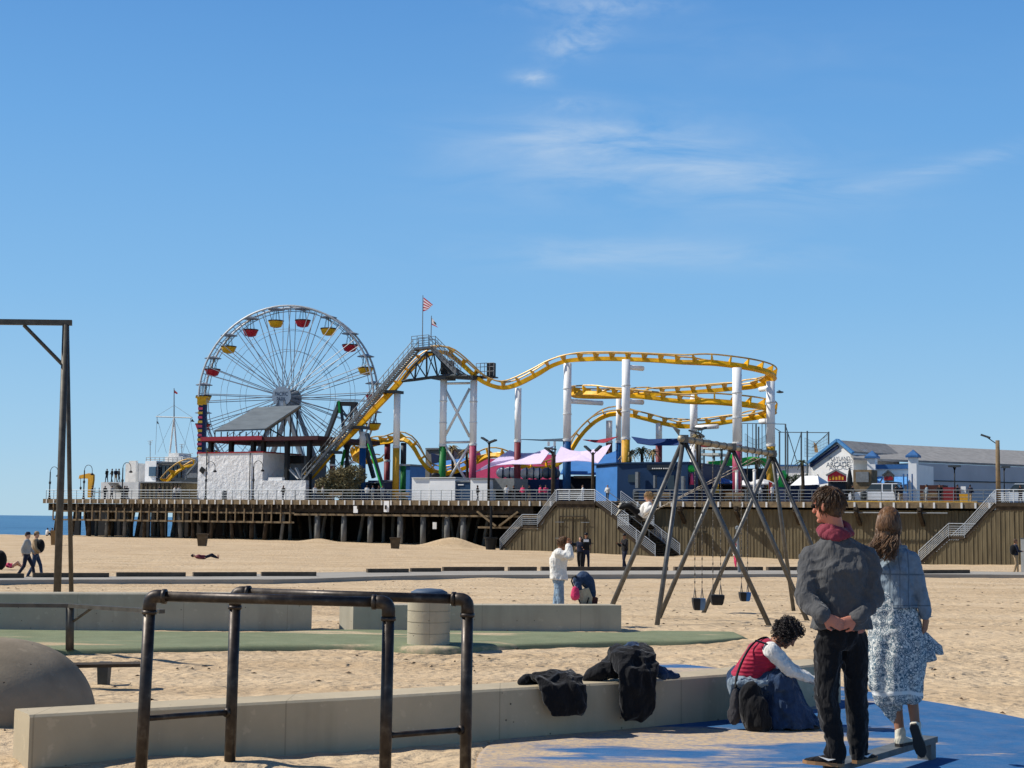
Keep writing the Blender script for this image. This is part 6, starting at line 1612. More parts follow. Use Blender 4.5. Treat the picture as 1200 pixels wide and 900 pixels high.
    t.loft([(hemp, sd*(.165*k+e), fr*(.115*k+e)), (J['pe'].lerp(J['wa'], .4), sd*(.155*k+e), fr*(.105*k+e)), (J['wa'], sd*(.138*k+e), fr*(.10*k+e)), (J['ch'], sd*(.165*k+e), fr*(.118*k+e)), (smid, sd*(.155*k+e*.6), fr*(.09*k+e*.7)), (smid.lerp(J['nk'], .45), sd*(.13*k+e*.4), fr*(.08*k+e*.5)), (smid.lerp(J['nk'], .75), sd*(.07*k+e*.3), fr*(.060*k+e*.3))], 20, .72)
    if sleeves != 'none':
        for s_ in 'LR':
            r0 = (.050*k+e*.62, .044*k+e*.6, .034*k+e*.6)
            if sleeves == 'short': t.chain([smid.lerp(J['sh'+s_], .35), J['sh'+s_], J['sh'+s_].lerp(J['el'+s_], .65)], [r0[0]+.01*k, r0[0], r0[1]], 12)
            else: t.chain([smid.lerp(J['sh'+s_], .35), J['sh'+s_]-spine*.01*k, J['el'+s_], J['el'+s_].lerp(J['wr'+s_], .92)], [r0[0]+.014*k, r0[0]+.006*k, r0[1], r0[2]], 12)
    tp = t.build('top', top, root); soften(tp, vox, smooth, fold*k, .09*k)
    if not bare_legs:
        t = MB(); t.loft([(J['pe']+spine*.09*k, sd*.145*k, fr*.112*k), (J['pe'], hs*.172*k, fr*.125*k), (J['pe']-spine*.08*k, hs*.155*k, fr*.12*k), (J['pe']-spine*.13*k, hs*.08*k, fr*.09*k)], 16)
        for s_ in 'LR': t.chain([J['hi'+s_], J['hi'+s_].lerp(J['kn'+s_], .5), J['kn'+s_], J['kn'+s_].lerp(J['an'+s_], 1.0)], [legr[0]*k+.006, (legr[0]+legr[1])/2*k+.004, legr[1]*k, legr[2]*k], 12)
        tr = t.build('trousers', legs, root); soften(tr, vox, smooth, fold*k*.9, .08*k)
    for s_ in 'LR':
        an, to = J['an'+s_], J['to'+s_]; d = (to-an); d2 = V((d.x, d.y, 0)); dn = d.normalized(); up_ = J.get('up'+s_, V((0, 0, 1))); up_ = V(up_)
        hd_ = (d-up_*d.dot(up_)).normalized(); si = hd_.cross(up_).normalized(); solez = -.075*k
        t = MB(); hl = an-hd_*.055*k+up_*solez; c0 = hl
        Ls = .27*k; secs = []
        for ff, w_, h_ in ((0, .028, .062), (.12, .036, .078), (.35, .037, .074), (.6, .043, .052), (.85, .040, .036), (1.0, .022, .024)):
            secs.append((c0+hd_*Ls*ff+up_*h_*.5*k, si*w_*k, up_*h_*.5*k))
        t.loft(secs, 12); t.chain([an-up_*.02*k, an+up_*.035*k], [.044*k, .042*k], 10); sh_ = t.build('shoe', shoes, root); soften(sh_, min(vox, .01), 2)
        t = MB(); A_ = []; 
        pr = [(0, .020), (.1, .034), (.4, .034), (.65, .045), (.88, .040), (1.03, .014)]
        A_ = [c0+hd_*Ls*ff+si*w_*k-up_*.006*k for ff, w_ in pr]+[c0+hd_*Ls*ff-si*w_*k-up_*.006*k for ff, w_ in pr[::-1]]
        t.prism(A_, up_*.022*k); t.build('sole', sole or SOLE, sh_)
    # hair
    hb = MB()
    if style != 'none':
        hb.ell(hd-f*.022*k+hup*.030*k, (.084*k, .096*k, .098*k), rot, 16, 10)
        if style != 'cap': hb.ell(hd-f*.045*k-hup*.02*k, (.072*k, .062*k, .075*k), rot, 14, 8)
        if style == 'long': hb.chain([hd-f*.05*k, hd-f*.072*k-EZ*.09*k+V((-.015, 0, 0)), hd-f*.08*k-EZ*.15*k+V((-.035, 0, 0)), hd-f*.08*k-EZ*.20*k+V((-.06, 0, 0))], [.072*k, .060*k, .050*k, .028*k])
        ho = hb.build('hair', hair, root); soften(ho, min(vox, .01), 1, .02*k, .04*k)
        if fing:
            tb_ = MB()
            if style == 'short':
                for i in range(1100):
                    u = rnd_.uniform(0, 2*math.pi); v = rnd_.uniform(-.35, 1); r_ = math.sqrt(max(0, 1-v*v)); n = hx*r_*math.cos(u)*.084+f*r_*math.sin(u)*.098+hup*v*.10
                    if n.dot(f) > .045 and n.dot(hup) < .045: continue
                    p = hd-f*.018*k+hup*.028*k+n*k*.97; nn = n.normalized(); d = (nn*.22-f*.25*rnd_.uniform(-.6, 1)-hup*.55+hx*rnd_.uniform(-.35, .35)+V((rnd_.uniform(-.3, .3), rnd_.uniform(-.3, .3), rnd_.uniform(-.1, .4)))).normalized()
                    cr_ = hd-f*.055*k+hup*.115*k; tg = p-cr_; tg = (tg-nn*tg.dot(nn)).normalized(); d = (tg+nn*rnd_.uniform(.05, .42)+V((rnd_.uniform(-.35, .35), rnd_.uniform(-.35, .35), rnd_.uniform(-.2, .3)))+(f*.35+hup*.2 if v > .4 else V())).normalized()
                    tuft(tb_, p, d, .062*k*rnd_.uniform(.6, 1.3), .0034*k, nn*-.35-hup*.18)
            elif style == 'long':
                for i in range(1200):
                    u = rnd_.uniform(0, 2*math.pi); v = rnd_.uniform(-.2, 1); r_ = math.sqrt(max(0, 1-v*v)); n = hx*r_*math.cos(u)*.084+f*r_*math.sin(u)*.098+hup*v*.10
                    if n.dot(f) > .04 and v < .6: continue
                    p = hd-f*.018*k+hup*.028*k+n*k; nn = n.normalized(); L_ = rnd_.uniform(.22, .40)*k*(1 if v < .5 else .7)
                    c_ = hd-f*.06*k; pts = [p, p+nn*.012-hup*.07*k-f*.01]; lat = n.dot(hx)/.084; q = c_-hup*(.09+rnd_.uniform(0, .02))*k+hx*(lat*.075+rnd_.uniform(-.02, .02))*k-f*rnd_.uniform(0, .05)*k; L_ *= .62; pts += [q, q-EZ*L_*.45-f*.03+V((-.02+rnd_.uniform(-.02, .02), 0, 0)), q-EZ*L_*.85-f*.03+V((-.055+rnd_.uniform(-.045, .04), rnd_.uniform(-.03, .03), 0))]
                    pts = crom(pts, 3); tb_.pipe(pts, [.0042*k*(1-.6*i_/len(pts)) for i_ in range(len(pts))], 4)
            elif style == 'curly':
                for i in range(800):
                    n = V((rnd_.gauss(0, 1), rnd_.gauss(0, 1), rnd_.gauss(0, 1))).normalized()
                    if n.dot(f) > .45 and n.dot(hup) < .5: continue
                    c_ = hd-f*.02*k+hup*.02*k+n*(.085+rnd_.uniform(0, .055))*k; x, y, _ = frame_of(V((rnd_.gauss(0, 1), rnd_.gauss(0, 1), rnd_.gauss(0, 1))))
                    r_ = .014*k*rnd_.uniform(.7, 1.5); tb_.pipe([c_+x*r_*math.cos(a)+y*r_*math.sin(a)+n*.006*a/3 for a in [j*.9 for j in range(7)]], .0034*k, 4)
            if tb_.v: tb_.build('hair_strands', hair, ho, True)
    if hat:
        t = MB(); t.lathe(hd+hup*.05*k, [(.092*k, -.01), (.094*k, .03*k), (.07*k, .08*k), (.01, .095*k)], 14)
        t.loft([(hd+hup*.045*k+f*.05*k, hx*.075*k, hup*.008*k), (hd+hup*.035*k+f*.16*k, hx*.05*k, hup*.006*k)], 12); t.build('cap', hat, root, True)
    return root, body, tp
def px_joints(d, Y):
    out = {}
    for a, v in d.items():
        if a[:4] in ('hand', 'palm', 'curl') or a in ('upL', 'upR'): out[a] = v; continue
        out[a] = P(v[0], v[1], Y+(v[2] if len(v) > 2 else 0))
    return out
def stand(base, h, az, stride=.12, armL=(0.0, 0.05), armR=(0.0, 0.05), headaz=None, lean=0.0, elb=(.2, .2)):
    b = V(base); s = h/1.75; f = V((math.cos(az), math.sin(az), 0)); r = V((f.y, -f.x, 0)); U = EZ
    def q(x, y, z): return b+r*x*s+f*(y+lean*max(0, z-.9))*s+U*z*s
    J = dict(pe=q(0, 0, .95), wa=q(0, 0, 1.10), ch=q(0, .01, 1.28), nk=q(0, 0, 1.47), hd=q(0, .02, 1.62), shL=q(-.18, 0, 1.42), shR=q(.18, 0, 1.42),
             hiL=q(-.09, 0, .92), hiR=q(.09, 0, .92), knL=q(-.095, stride*.6+.03, .50), knR=q(.095, -stride*.35+.05, .50), anL=q(-.095, stride, .085), anR=q(.095, -stride, .085+abs(stride)*.15),
             elL=q(-.235, armL[0]*.6-.02, 1.14), elR=q(.235, armR[0]*.6-.02, 1.14))
    J['wrL'] = q(-.22, armL[0]+.05, .90+armL[1]*4); J['wrR'] = q(.22, armR[0]+.05, .90+armR[1]*4)
    J['toL'] = J['anL']+f*.15*s-U*.05*s; J['toR'] = J['anR']+f*.15*s-U*.05*s
    ha = az if headaz is None else headaz; return J, V((math.cos(ha), math.sin(ha), -.05)), s

# ---- the man on the balance beam
Ym = 10.55
J = px_joints(dict(hd=(970, 593), nk=(979, 621, .02), ch=(984, 668), wa=(985, 708), pe=(986, 738), shL=(951, 652, .02), shR=(1017, 652, -.02), elL=(943, 702, -.08), elR=(1024, 703, -.08),
    wrL=(965, 722, -.22), wrR=(1004, 725, -.17), hiL=(971, 752), hiR=(1001, 752, .03), knL=(968, 812, -.03), knR=(1003, 808, .08), anL=(979, 877, -.02), anR=(1006, 871, .14), toL=(964, 885, -.05), toR=(1024, 880, .12)), Ym)
J.update(handL=V((.8, -.05, -.40)), handR=V((-.8, .0, -.30)), palmL=V((.45, 0, .9)), palmR=V((.45, 0, -.9)), curlL=.55, curlR=.8)
for a in 'LR': J['an'+a].z = .18+.082
J['toL'] = J['anL']+V((-.12, .08, -.052)); J['toR'] = J['anR']+V((.10, .11, -.052))
Fm = V((-.78, .62, -.14))
man, body, jk = person('man in a charcoal jacket and maroon hood on the balance beam, hands clasped behind', J, Fm, V((J['anL'].x, J['anL'].y, .18)), .010, SK3, CHAR, BLK, BLK, HBR, 1.04, fing=True, hem=P(986, 737, Ym), tops=1.3, legr=(.094, .078, .068), fold=.055, smooth=5, bvox=.0055, sole=GUM)
m_ = MB(); nk = J['nk']
for k_ in range(3):
    pts = [nk+V((math.cos(a)*(.078+.015*k_), math.sin(a)*(.068+.01*k_), .005-.022*k_+.018*math.sin(2*a+k_)+(.02 if math.sin(a) > 0 else 0))) for a in [2*math.pi*i/20 for i in range(20)]]
    m_.pipe(pts, .026, 8, closed=True)
m_.ell(nk+V((.005, -.075, -.03)), (.085, .038, .045)); h_ = m_.build('hood', HOOD, man); soften(h_, .009, 3, .018, .05)
m_ = MB(); f = Fm.normalized(); hx, hup, _ = frame_of(f); hd = J['hd']
for s_ in (-1, 1): m_.ell(hd+f*.083+hx*s_*.034+hup*.012, (.024, .010, .018)); m_.beam(hd+f*.075+hx*s_*.058+hup*.016, hd+hx*s_*.082+hup*.012, .006, .008)
m_.build('sunglasses', BLACK, man, True)
m_ = MB(); c = P(986, 738, Ym)
for x in (967, 1006):
    pass
swo = M('white_shoe_mark', (225, 225, 222), .5)
for a, sgn in (('L', -1), ('R', 1)):
    an, to = J['an'+a], J['to'+a]; dd = (to-an); dd.z = 0; dd.normalize(); si = V((dd.y, -dd.x, 0)); si = si if si.y < 0 else -si
    o = an+si*.047-EZ*.035
    m_ = MB(); m_.prism([o-dd*.02+EZ*.004, o+dd*.03-EZ*.012, o+dd*.10+EZ*.012, o+dd*.03+EZ*.002], si*.006); m_.build('shoe_mark', swo, man)

# ---- the woman in a denim jacket
Yw2 = 11.45
J = px_joints(dict(hd=(1042, 613), nk=(1047, 637, -.01), ch=(1048, 668), wa=(1047, 698), pe=(1048, 722), shL=(1036, 655, .10), shR=(1067, 655, -.08), elL=(1032, 690, .20), elR=(1078, 689, -.10),
    wrL=(1030, 715, .32), wrR=(1085, 722, -.06), hiL=(1041, 735, .05), hiR=(1056, 735, -.04), knL=(1046, 792, .06), knR=(1066, 795, .02), anL=(1055, 857, .02), anR=(1073, 851, -.10), toL=(1062, 865, .10), toR=(1082, 878, -.02)), Yw2)
J.update(handR=V((-.05, .1, -1)), palmR=V((.7, .7, 0)), curlR=.5)
J['anL'].z = .18+.082; J['toL'].z = .18+.03
n_up = (V((-.35, -.65, -.15))).normalized()
J['upR'] = V((.30, .88, .35)).normalized()
Fw = V((.35, .9, -.12))
wom, body, jk2 = person('long haired woman in a denim jacket and blowing blue white skirt on the balance beam', J, Fw, V((J['anL'].x, J['anL'].y, .18)), .010, SK2, DENIMW, PRINT, CREAM, HAU, .96, fing=True, style='long', hem=P(1046, 712, Yw2), tops=.8, fold=.03, bare_legs=True, sole=SOLE)
def skirt_ring(px, py, rx, ry, dy, n=40, ph=0, amp=.10):
    c = P(px, py, Yw2+dy); sc = FPX/Yw2; out = []
    for i in range(n):
        a = 2*math.pi*i/n; w = 1+amp*math.sin(7*a+ph)+amp*.5*math.sin(13*a+2*ph)
        out.append(c+V((math.cos(a)*rx/sc*w, math.sin(a)*ry/sc*w, .012*math.sin(5*a+ph))))
    return out
m_ = MB()
m_.rings([skirt_ring(1045, 694, 24, 19, 0, amp=.01), skirt_ring(1045, 704, 27, 21, 0, amp=.01), skirt_ring(1046, 714, 29, 22, 0, amp=.02), skirt_ring(1050, 734, 30, 23, 0, ph=.3, amp=.04), skirt_ring(1052, 757, 33, 25, 0, ph=.6, amp=.06), skirt_ring(1050, 782, 32, 24, 0, ph=.9, amp=.07), skirt_ring(1050, 804, 30, 23, 0, ph=1.2, amp=.08), skirt_ring(1053, 819, 26, 21, .0, ph=1.5, amp=.09), skirt_ring(1053, 825, 21, 16, .0, ph=1.6, amp=.10)])
# wind-blown flare to the right
fl = []
for px, py, h, w in ((1062, 738, 16, 16), (1076, 744, 15, 12), (1088, 752, 13, 8), (1098, 758, 10, 5), (1105, 762, 5, 2)):
    c = P(px, py, Yw2+.02); sc = FPX/Yw2; fl.append((c, V((.25, .8, 0)).normalized()*w/sc, V((-.25, .1, 1)).normalized()*h/sc))
m_.loft(fl, 16)
fl = []
for px, py, h, w in ((1070, 766, 13, 14), (1082, 768, 9, 9), (1096, 768, 5, 4)): c = P(px, py, Yw2-.04); fl.append((c, V((.2, .8, 0)).normalized()*w/sc, V((-.2, .1, 1)).normalized()*h/sc))
m_.loft(fl, 14)
# trailing hem around the standing leg
m_.rings([skirt_ring(1040, 812, 18, 14, .05, n=24, amp=.05), skirt_ring(1042, 826, 15, 12, .05, n=24, ph=.6, amp=.1), skirt_ring(1048, 838, 10, 8, .05, n=24, ph=1, amp=.12), skirt_ring(1051, 847, 6, 5, .05, n=24, ph=1.4, amp=.12)])
sk = m_.build('skirt', PRINT, wom); soften(sk, .009, 2, .038, .10)
m_ = MB(); c = P(1056, 634, Yw2+.02); m_.pipe([J['nk']+V((math.cos(a)*.085, math.sin(a)*.07, -.03)) for a in [2*math.pi*i/16 for i in range(16)]], .022, 8, closed=True)
col_ = m_.build('collar', DENIM, wom); soften(col_, .009, 2)

# ---- seated woman in the red vest
Ys = 13.75
J = px_joints(dict(pe=(872, 800, .10), wa=(880, 786, .06), ch=(894, 768, .02), nk=(911, 752), hd=(923, 744, -.02), shL=(900, 757, .20), shR=(903, 762, -.18), elR=(926, 786, -.22), wrR=(950, 796, -.10), elL=(925, 782, .22), wrL=(955, 798, .12),
    hiR=(880, 806, -.06), hiL=(880, 806, .20), knR=(921, 800, -.12), knL=(925, 797, .22), anR=(932, 842, -.10), anL=(945, 840, .15), toR=(948, 849, -.16), toL=(960, 846, .12)), Ys)
J.update(handR=V((1, .1, -.1)), palmR=V((0, 1, 0)), handL=V((1, 0, -.1)), palmL=V((0, 1, 0)))
Fs = V((.62, .12, -.78))
sw, body, vt = person('seated woman bending forward in a red quilted vest and long denim skirt, dark curly hair', J, Fs, V((J['pe'].x, J['pe'].y, 0)), .011, SK2, VEST, DEND, BLK, HDK, .97, sleeves='none', fing=True, style='curly', tops=1.25, fold=.018, hem=J['pe'].lerp(J['wa'], -.1))
m_ = MB()
for s_ in 'LR':
    smd = (J['shL']+J['shR'])/2; m_.chain([smd.lerp(J['sh'+s_], .7), J['sh'+s_]+V((.005, 0, 0)), J['el'+s_], J['wr'+s_]], [.066, .074, .056, .036], 12)
slv = m_.build('sleeves', WHC, sw); soften(slv, .010, 3, .035, .07)
m_ = MB(); sc = FPX/Ys
def rg(px, py, rx, ry, dy=0, n=36, amp=.05, ph=0):
    c = P(px, py, Ys+dy); return [c+V((math.cos(a)*rx/sc*(1+amp*math.sin(6*a+ph)), math.sin(a)*ry/sc*(1+amp*math.sin(8*a+ph)), 0)) for a in [2*math.pi*i/n for i in range(n)]]
m_.rings([rg(908, 788, 14, 24, .03), rg(910, 796, 21, 28, .03), rg(915, 810, 22, 30, .02, ph=.4), rg(919, 826, 27, 31, .0, ph=.8, amp=.06), rg(923, 842, 33, 32, -.02, ph=1.2, amp=.07), rg(925, 851, 36, 32, -.04, ph=1.4, amp=.08)])
m_.chain([J['pe'], J['knR']+V((-.05, 0, 0))], [.15, .12], 14); m_.chain([J['pe']+V((0, .15, 0)), J['knL']+V((-.05, 0, 0))], [.14, .12], 14)
sk = m_.build('skirt', DEND, sw); soften(sk, .011, 3, .07, .11)
m_ = MB(); m_.ell(P(872, 800, Ys-.08), (.155, .15, .06)); m_.chain([P(858, 800, Ys-.12), P(857, 812, Ys-.14)], [.045, .03]); m_.chain([P(885, 802, Ys-.24), P(898, 800, Ys-.22)], [.04, .03]); o_ = m_.build('tied_shirt', DENIM, sw); soften(o_, .01, 2, .04, .06)
# her shoulder bag hangs beside her
bagc = P(884, 828, Ys-.30); bag = thing('shoulder_bag', V((bagc.x, bagc.y, .02)), 'large black shoulder bag hanging against the seated woman', 'bag')
m_ = MB(); m_.ell(P(884, 834, Ys-.26), (.135, .10, .19)); m_.ell(P(880, 818, Ys-.24), (.11, .07, .15)); m_.ell(P(890, 846, Ys-.26), (.12, .11, .10)); o_ = m_.build('bag_body', BLK, bag); soften(o_, .012, 6, .05, .12)
m_ = MB(); m_.ell(P(862, 828, Ys-.18), (.06, .05, .16)); m_.ell(P(860, 838, Ys-.18), (.065, .06, .09)); o_ = m_.build('bag_pocket', mcloth('dark_grey_canvas', (62, 60, 62)), bag); soften(o_, .011, 4, .03, .1)
m_ = MB(); spts = crom([P(862, 806, Ys-.2), P(864, 790, Ys-.17), P(873, 768, Ys-.15), P(884, 753, Ys-.10), P(897, 747, Ys+.02), P(905, 752, Ys+.2)], 5)
m_.rings([[p+V((-.012, 0, .0)), p+V((.0, -.006, .01)), p+V((.012, 0, 0)), p+V((0, .006, -.01))] for p in spts]); m_.build('strap', BLACK, bag)
m_ = MB(); m_.beam(P(885, 750.5, Ys-.16), P(900, 755, Ys-.19), .05, .012); m_.build('vest_label', BLACK, sw)

# ---- photographer in white
Yp = 27.0; gz = zg(0, Yp)
J = px_joints(dict(hd=(660.5, 637), nk=(656.5, 645), ch=(654.5, 655), wa=(654, 668), pe=(655, 676), shR=(654, 648, -.17), shL=(657, 648, .17), elR=(668, 652, -.26), wrR=(666, 639.5, -.18), elL=(668, 653, .2), wrL=(667, 641, .10),
    hiR=(654.5, 679, -.09), hiL=(655.5, 679, .09), knR=(657, 706, -.10), knL=(652, 706, .10), anR=(655, 733, -.1), anL=(649, 733, .1), toR=(664, 736, -.1), toL=(658, 736, .1)), Yp)
J.update(handR=V((.1, .2, 1)), handL=V((.1, -.2, 1)), palmR=V((1, 0, 0)), palmL=V((1, 0, 0)), curlR=.8, curlL=.8)
ph, _, _ = person('person in a white jacket and pale jeans taking a photograph behind the low wall', J, V((.95, .1, -.15)), V((J['anR'].x, J['anR'].y, gz)), .013, SK2, WHC, JEANL, BLK, HAU, .95, fing=True, hem=P(655, 679.5, Yp), tops=1.7, fold=.035, style='short')
c = P(669, 638, Yp-.02); t = thing('camera', c, 'small dark camera held to the face of the person in white', 'camera'); m_ = MB(); m_.box(c, (.07, .12, .08)); m_.tube(c, c+V((.10, 0, 0)), .03, n=12); m_.build('camera_body', BLACK, t)
# stroller
Yt = 26.2; sc = FPX/Yt; b0 = P(686, 736, Yt); b0.z = zg(b0.x, b0.y); t = thing('stroller', b0, 'beige child stroller beside the person in white', 'stroller')
A = lambda x, y, dy=0: P(x, y, Yt+dy)
m_ = MB(); m_.prism([A(678, 692, -.2), A(690, 689, -.2), A(694.5, 700, -.2), A(693, 710, -.2), A(680, 710, -.2)], (0, .4, 0)); m_.build('seat', mcloth('beige_canvas', (176, 164, 138)), t)
m_ = MB()
for dy in (-.23, .23): m_.pipe([A(672, 687, dy), A(669.7, 681, dy), A(671, 676.5, dy), A(674.5, 675.5, dy)], .014, 6); m_.pipe([A(672, 687, dy), A(682, 712, dy), A(690, 733, dy)], .014, 6); m_.pipe([A(690, 700, dy), A(680, 733, dy)], .014, 6)
m_.tube(A(674.5, 675.5, -.23), A(674.5, 675.5, .23), .018); m_.build('frame', BLACK, t)
for x in (679, 694):
    for dy in (-.25, .22): c = A(x, 733, dy); c.z = b0.z+.10; MB().tube(c, c+V((0, .05, 0)), .10, n=16).build('wheel', BLACK, t)
m_ = MB(); m_.prism([A(693.5, 699, -.15), A(701, 701, -.15), A(700, 708, -.15), A(694, 709, -.15)], (0, .3, 0)); m_.build('footrest', M('stroller_brown', (76, 40, 34), .8), t)
m_ = MB(); m_.chain([A(675, 679), A(684, 677), A(690, 683), A(694, 697)], [.06, .12, .11, .07]); m_.chain([A(676, 680, -.1), A(679, 690, -.15)], [.08, .06]); o_ = m_.build('draped_denim_jacket', DEND, None); soften(o_, .014, 3, .04, .09); tag(o_, 'blue denim jacket draped over the stroller', 'jacket')
m_ = MB(); m_.chain([A(674, 691, -.25), A(674, 698, -.25)], [.06, .085]); o_ = m_.build('pink_bag', PNK, None); soften(o_, .014, 3, .03, .06); tag(o_, 'small pink bag hanging on the stroller handle', 'bag')

# ---- person swinging
Yg = 35.0
J = px_joints(dict(hd=(760, 582.5), nk=(761, 590), ch=(758, 595), wa=(754.5, 600), pe=(751, 604), shR=(760.5, 591.5, -.17), shL=(760.5, 591.5, .17), elR=(757, 600, -.25), wrR=(764, 594, -.27), elL=(757, 600, .25), wrL=(764, 594, .27),
    hiR=(749, 602, -.08), hiL=(749, 602, .08), knR=(737, 592.5, -.1), knL=(739, 592, .1), anR=(727, 595, -.08), anL=(729, 592, .08), toR=(722.5, 593, -.08), toL=(724.5, 590, .08)), Yg)
J['upR'] = V((-.75, 0, .65)); J['upL'] = J['upR']
sp, _, _ = person('blond person in a white top and black leggings swinging high with legs stretched out', J, V((-.93, 0, -.3)), V((J['pe'].x, J['pe'].y, J['pe'].z-.1)), .014, SK1, WHC, BLK, CREAM, HBL, .95, fing=True, fold=.02)
swt = thing('belt_swing', P(752, 606, Yg), 'black belt swing flying up under the swinging person', 'swing'); m_ = MB(); sp_ = [P(765, 594, Yg-.28), P(753, 606.5, Yg-.16), P(751, 608, Yg), P(753, 606.5, Yg+.16), P(765, 594, Yg+.28)]
m_.strip([p+V((-.09, 0, .03)) for p in sp_[1:4]], [p+V((.09, 0, -.03)) for p in sp_[1:4]]); m_.strip([p+V((.09, 0, -.055)) for p in sp_[1:4]], [p+V((-.09, 0, .005)) for p in sp_[1:4]]); m_.build('seat', BLACK, swt)
for fr_, dy in ((.84, -.28), (.92, .28)):
    top = A1.lerp(A3, fr_)-EZ*.06; chain(P(754, 605, Yg+dy*.7), top, .011).build('chain', CHAIN, swt)
m_ = MB(); m_.chain([P(763, 593, Yg+.05), P(764, 607, Yg+.05)], [.05, .03]); o_ = m_.build('hanging_strap', BLK, sp); soften(o_, .014, 2)  # dark strap hanging behind the swinging person

# ---- mid-distance people on the sand
def at(px, py): b_ = G(px, py); b_.z = zg(b_.x, b_.y)+.04; return b_
def mid(label, px, py, h, az, head=None, **kw):
    ska = {k_: kw.pop(k_) for k_ in ('stride', 'armL', 'armR', 'lean') if k_ in kw}
    b_ = at(px, py); J_, F_, s_ = stand(b_, h, math.radians(az), headaz=None if head is None else math.radians(head), **ska); kw.setdefault('vox', .022); kw.setdefault('fold', .02)
    return person(label, J_, F_, b_, k=s_, **kw)
mid('man in a pale shirt and cap striding right beside the tall frame', 30, 680.5, 1.74, 5, stride=.30, top=GRC, legs=NVC, hat=NVC, armL=(.15, .02), armR=(-.15, .02), style='cap')
mid('man in a tan hat with a dark backpack walking next to the pale shirted man', 40.5, 679.5, 1.76, 5, stride=.24, top=TAN, legs=DEND, hat=TAN, armL=(-.1, .02), armR=(.12, .03), style='cap')
b_ = at(40.5, 679.5); m_ = MB(); m_.ell(b_+V((.20, -.08, 1.22)), (.16, .18, .26)); o_ = m_.build('backpack', BLK); soften(o_, .02, 2); tag(o_, 'black backpack carried by the man in the tan hat', 'backpack')
mid('woman in black with a patterned top walking arm in arm by the path', 680, 668.5, 1.62, -110, stride=.10, top=NVC, legs=BLK, hair=HDK, sleeves='short', legr=(.11, .09, .06))
mid('bearded man in a black t-shirt with a white print beside the woman in black', 686.5, 668.5, 1.80, -80, stride=.16, top=BLK, legs=NVC, hair=HDK, sleeves='short', hat=BLACK, skin=SK2)
b_ = at(686.5, 668.5); m_ = MB(); m_.box(b_+V((0, -.17, 1.42)), (.26, .02, .12)); m_.build('shirt_print', WHITE, [o for o in COL.objects if o.get('label', '').startswith('bearded man')][0])
mid('man in black with a cap standing by the kerb holding a phone', 732, 668.5, 1.78, -150, stride=.14, top=BLK, legs=NVC, hat=BLACK, armR=(.22, .09), armL=(.25, .09), skin=SK2)
mid('child in pink and white walking near the slim grey post', 862.5, 669, 1.35, -150, stride=.10, top=WHITE, legs=PNK, hair=HDK, hat=PNK)
mid('man with a black backpack in tan trousers at the far right', 1190.5, 674, 1.74, -10, stride=.10, top=NVC, legs=TAN, skin=SK2, armR=(.2, .06))
b_ = at(1190.5, 674); m_ = MB(); m_.ell(b_+V((-.16, -.12, 1.2)), (.17, .16, .26)); o_ = m_.build('backpack', BLK); soften(o_, .02, 2); tag(o_, 'black backpack worn by the man at the far right', 'backpack')
def lying(label, px0, px1, py, m1, m2, hair_m, skin=SK1, flip=False):
    a, c = at(px0, py), at(px1, py); 
    if flip: a, c = c, a
    d = (c-a); L_ = d.length; s_ = 1.0; d.normalize(); sd_ = V((-d.y, d.x, 0)); q = lambda u, w, z: a+d*(u*L_)+sd_*w+EZ*z
    J_ = dict(hd=q(.06, 0, .22), nk=q(.15, 0, .16), ch=q(.27, 0, .16), wa=q(.37, 0, .13), pe=q(.47, 0, .13), shL=q(.19, -.17, .15), shR=q(.19, .17, .15), elL=q(.3, -.27, .08), elR=q(.3, .27, .08), wrL=q(.42, -.22, .10), wrR=q(.42, .22, .1),
              hiL=q(.5, -.09, .12), hiR=q(.5, .09, .12), knL=q(.74, -.1, .30), knR=q(.74, .1, .2), anL=q(.95, -.1, .09), anR=q(.95, .1, .09), toL=q(.98, -.1, .2), toR=q(.98, .12, .2), upL=-d, upR=-d)
    return person(label, J_, d*.5+EZ*.85, a.lerp(c, .5), .024, skin, m1, m2, SK1, hair_m, max(.8, L_/1.75), fold=.02)
lying('person in dark red lying on the sand below the pier', 224, 256, 656.5, MAROON, NVC, HDK)
lying('sunbather in pink lying on the sand at the left edge', 3, 26, 667.5, PNK, SK1, HBR)
b_ = at(1, 668); m_ = MB(); m_.ell(b_+V((-.1, .1, .38)), (.32, .3, .45)); o_ = m_.build('dark_beach_bag', BLK); soften(o_, .03, 2); tag(o_, 'dark bundle next to the sunbather at the left edge', 'bag')
def sitting(label, px, py, m1, m2, az):
    b_ = at(px, py); r_ = math.radians(az); f = V((math.cos(r_), math.sin(r_), 0)); r = V((f.y, -f.x, 0)); q = lambda x, y, z: b_+r*x+f*y+EZ*z
    J_ = dict(pe=q(0, 0, .14), wa=q(0, -.02, .30), ch=q(0, .02, .48), nk=q(0, .06, .67), hd=q(0, .09, .82), shL=q(-.18, .05, .62), shR=q(.18, .05, .62), elL=q(-.25, .2, .4), elR=q(.25, .2, .4), wrL=q(-.12, .42, .42), wrR=q(.12, .42, .42), hiL=q(-.1, .05, .13), hiR=q(.1, .05, .13), knL=q(-.14, .42, .45), knR=q(.14, .42, .45), anL=q(-.12, .62, .09), anR=q(.12, .62, .09), toL=q(-.12, .78, .04), toR=q(.12, .78, .04))
    return person(label, J_, f, b_, .026, SK1, m1, m2, BLK, HDK, 1, fold=.02)
sitting('person in white sitting on the sand facing the sea at left', 55, 628.5, WHC, BLK, 60)
sitting('person in a blue top sitting on the sand next to the one in white', 60.5, 628.5, DEND, BLK, 70)

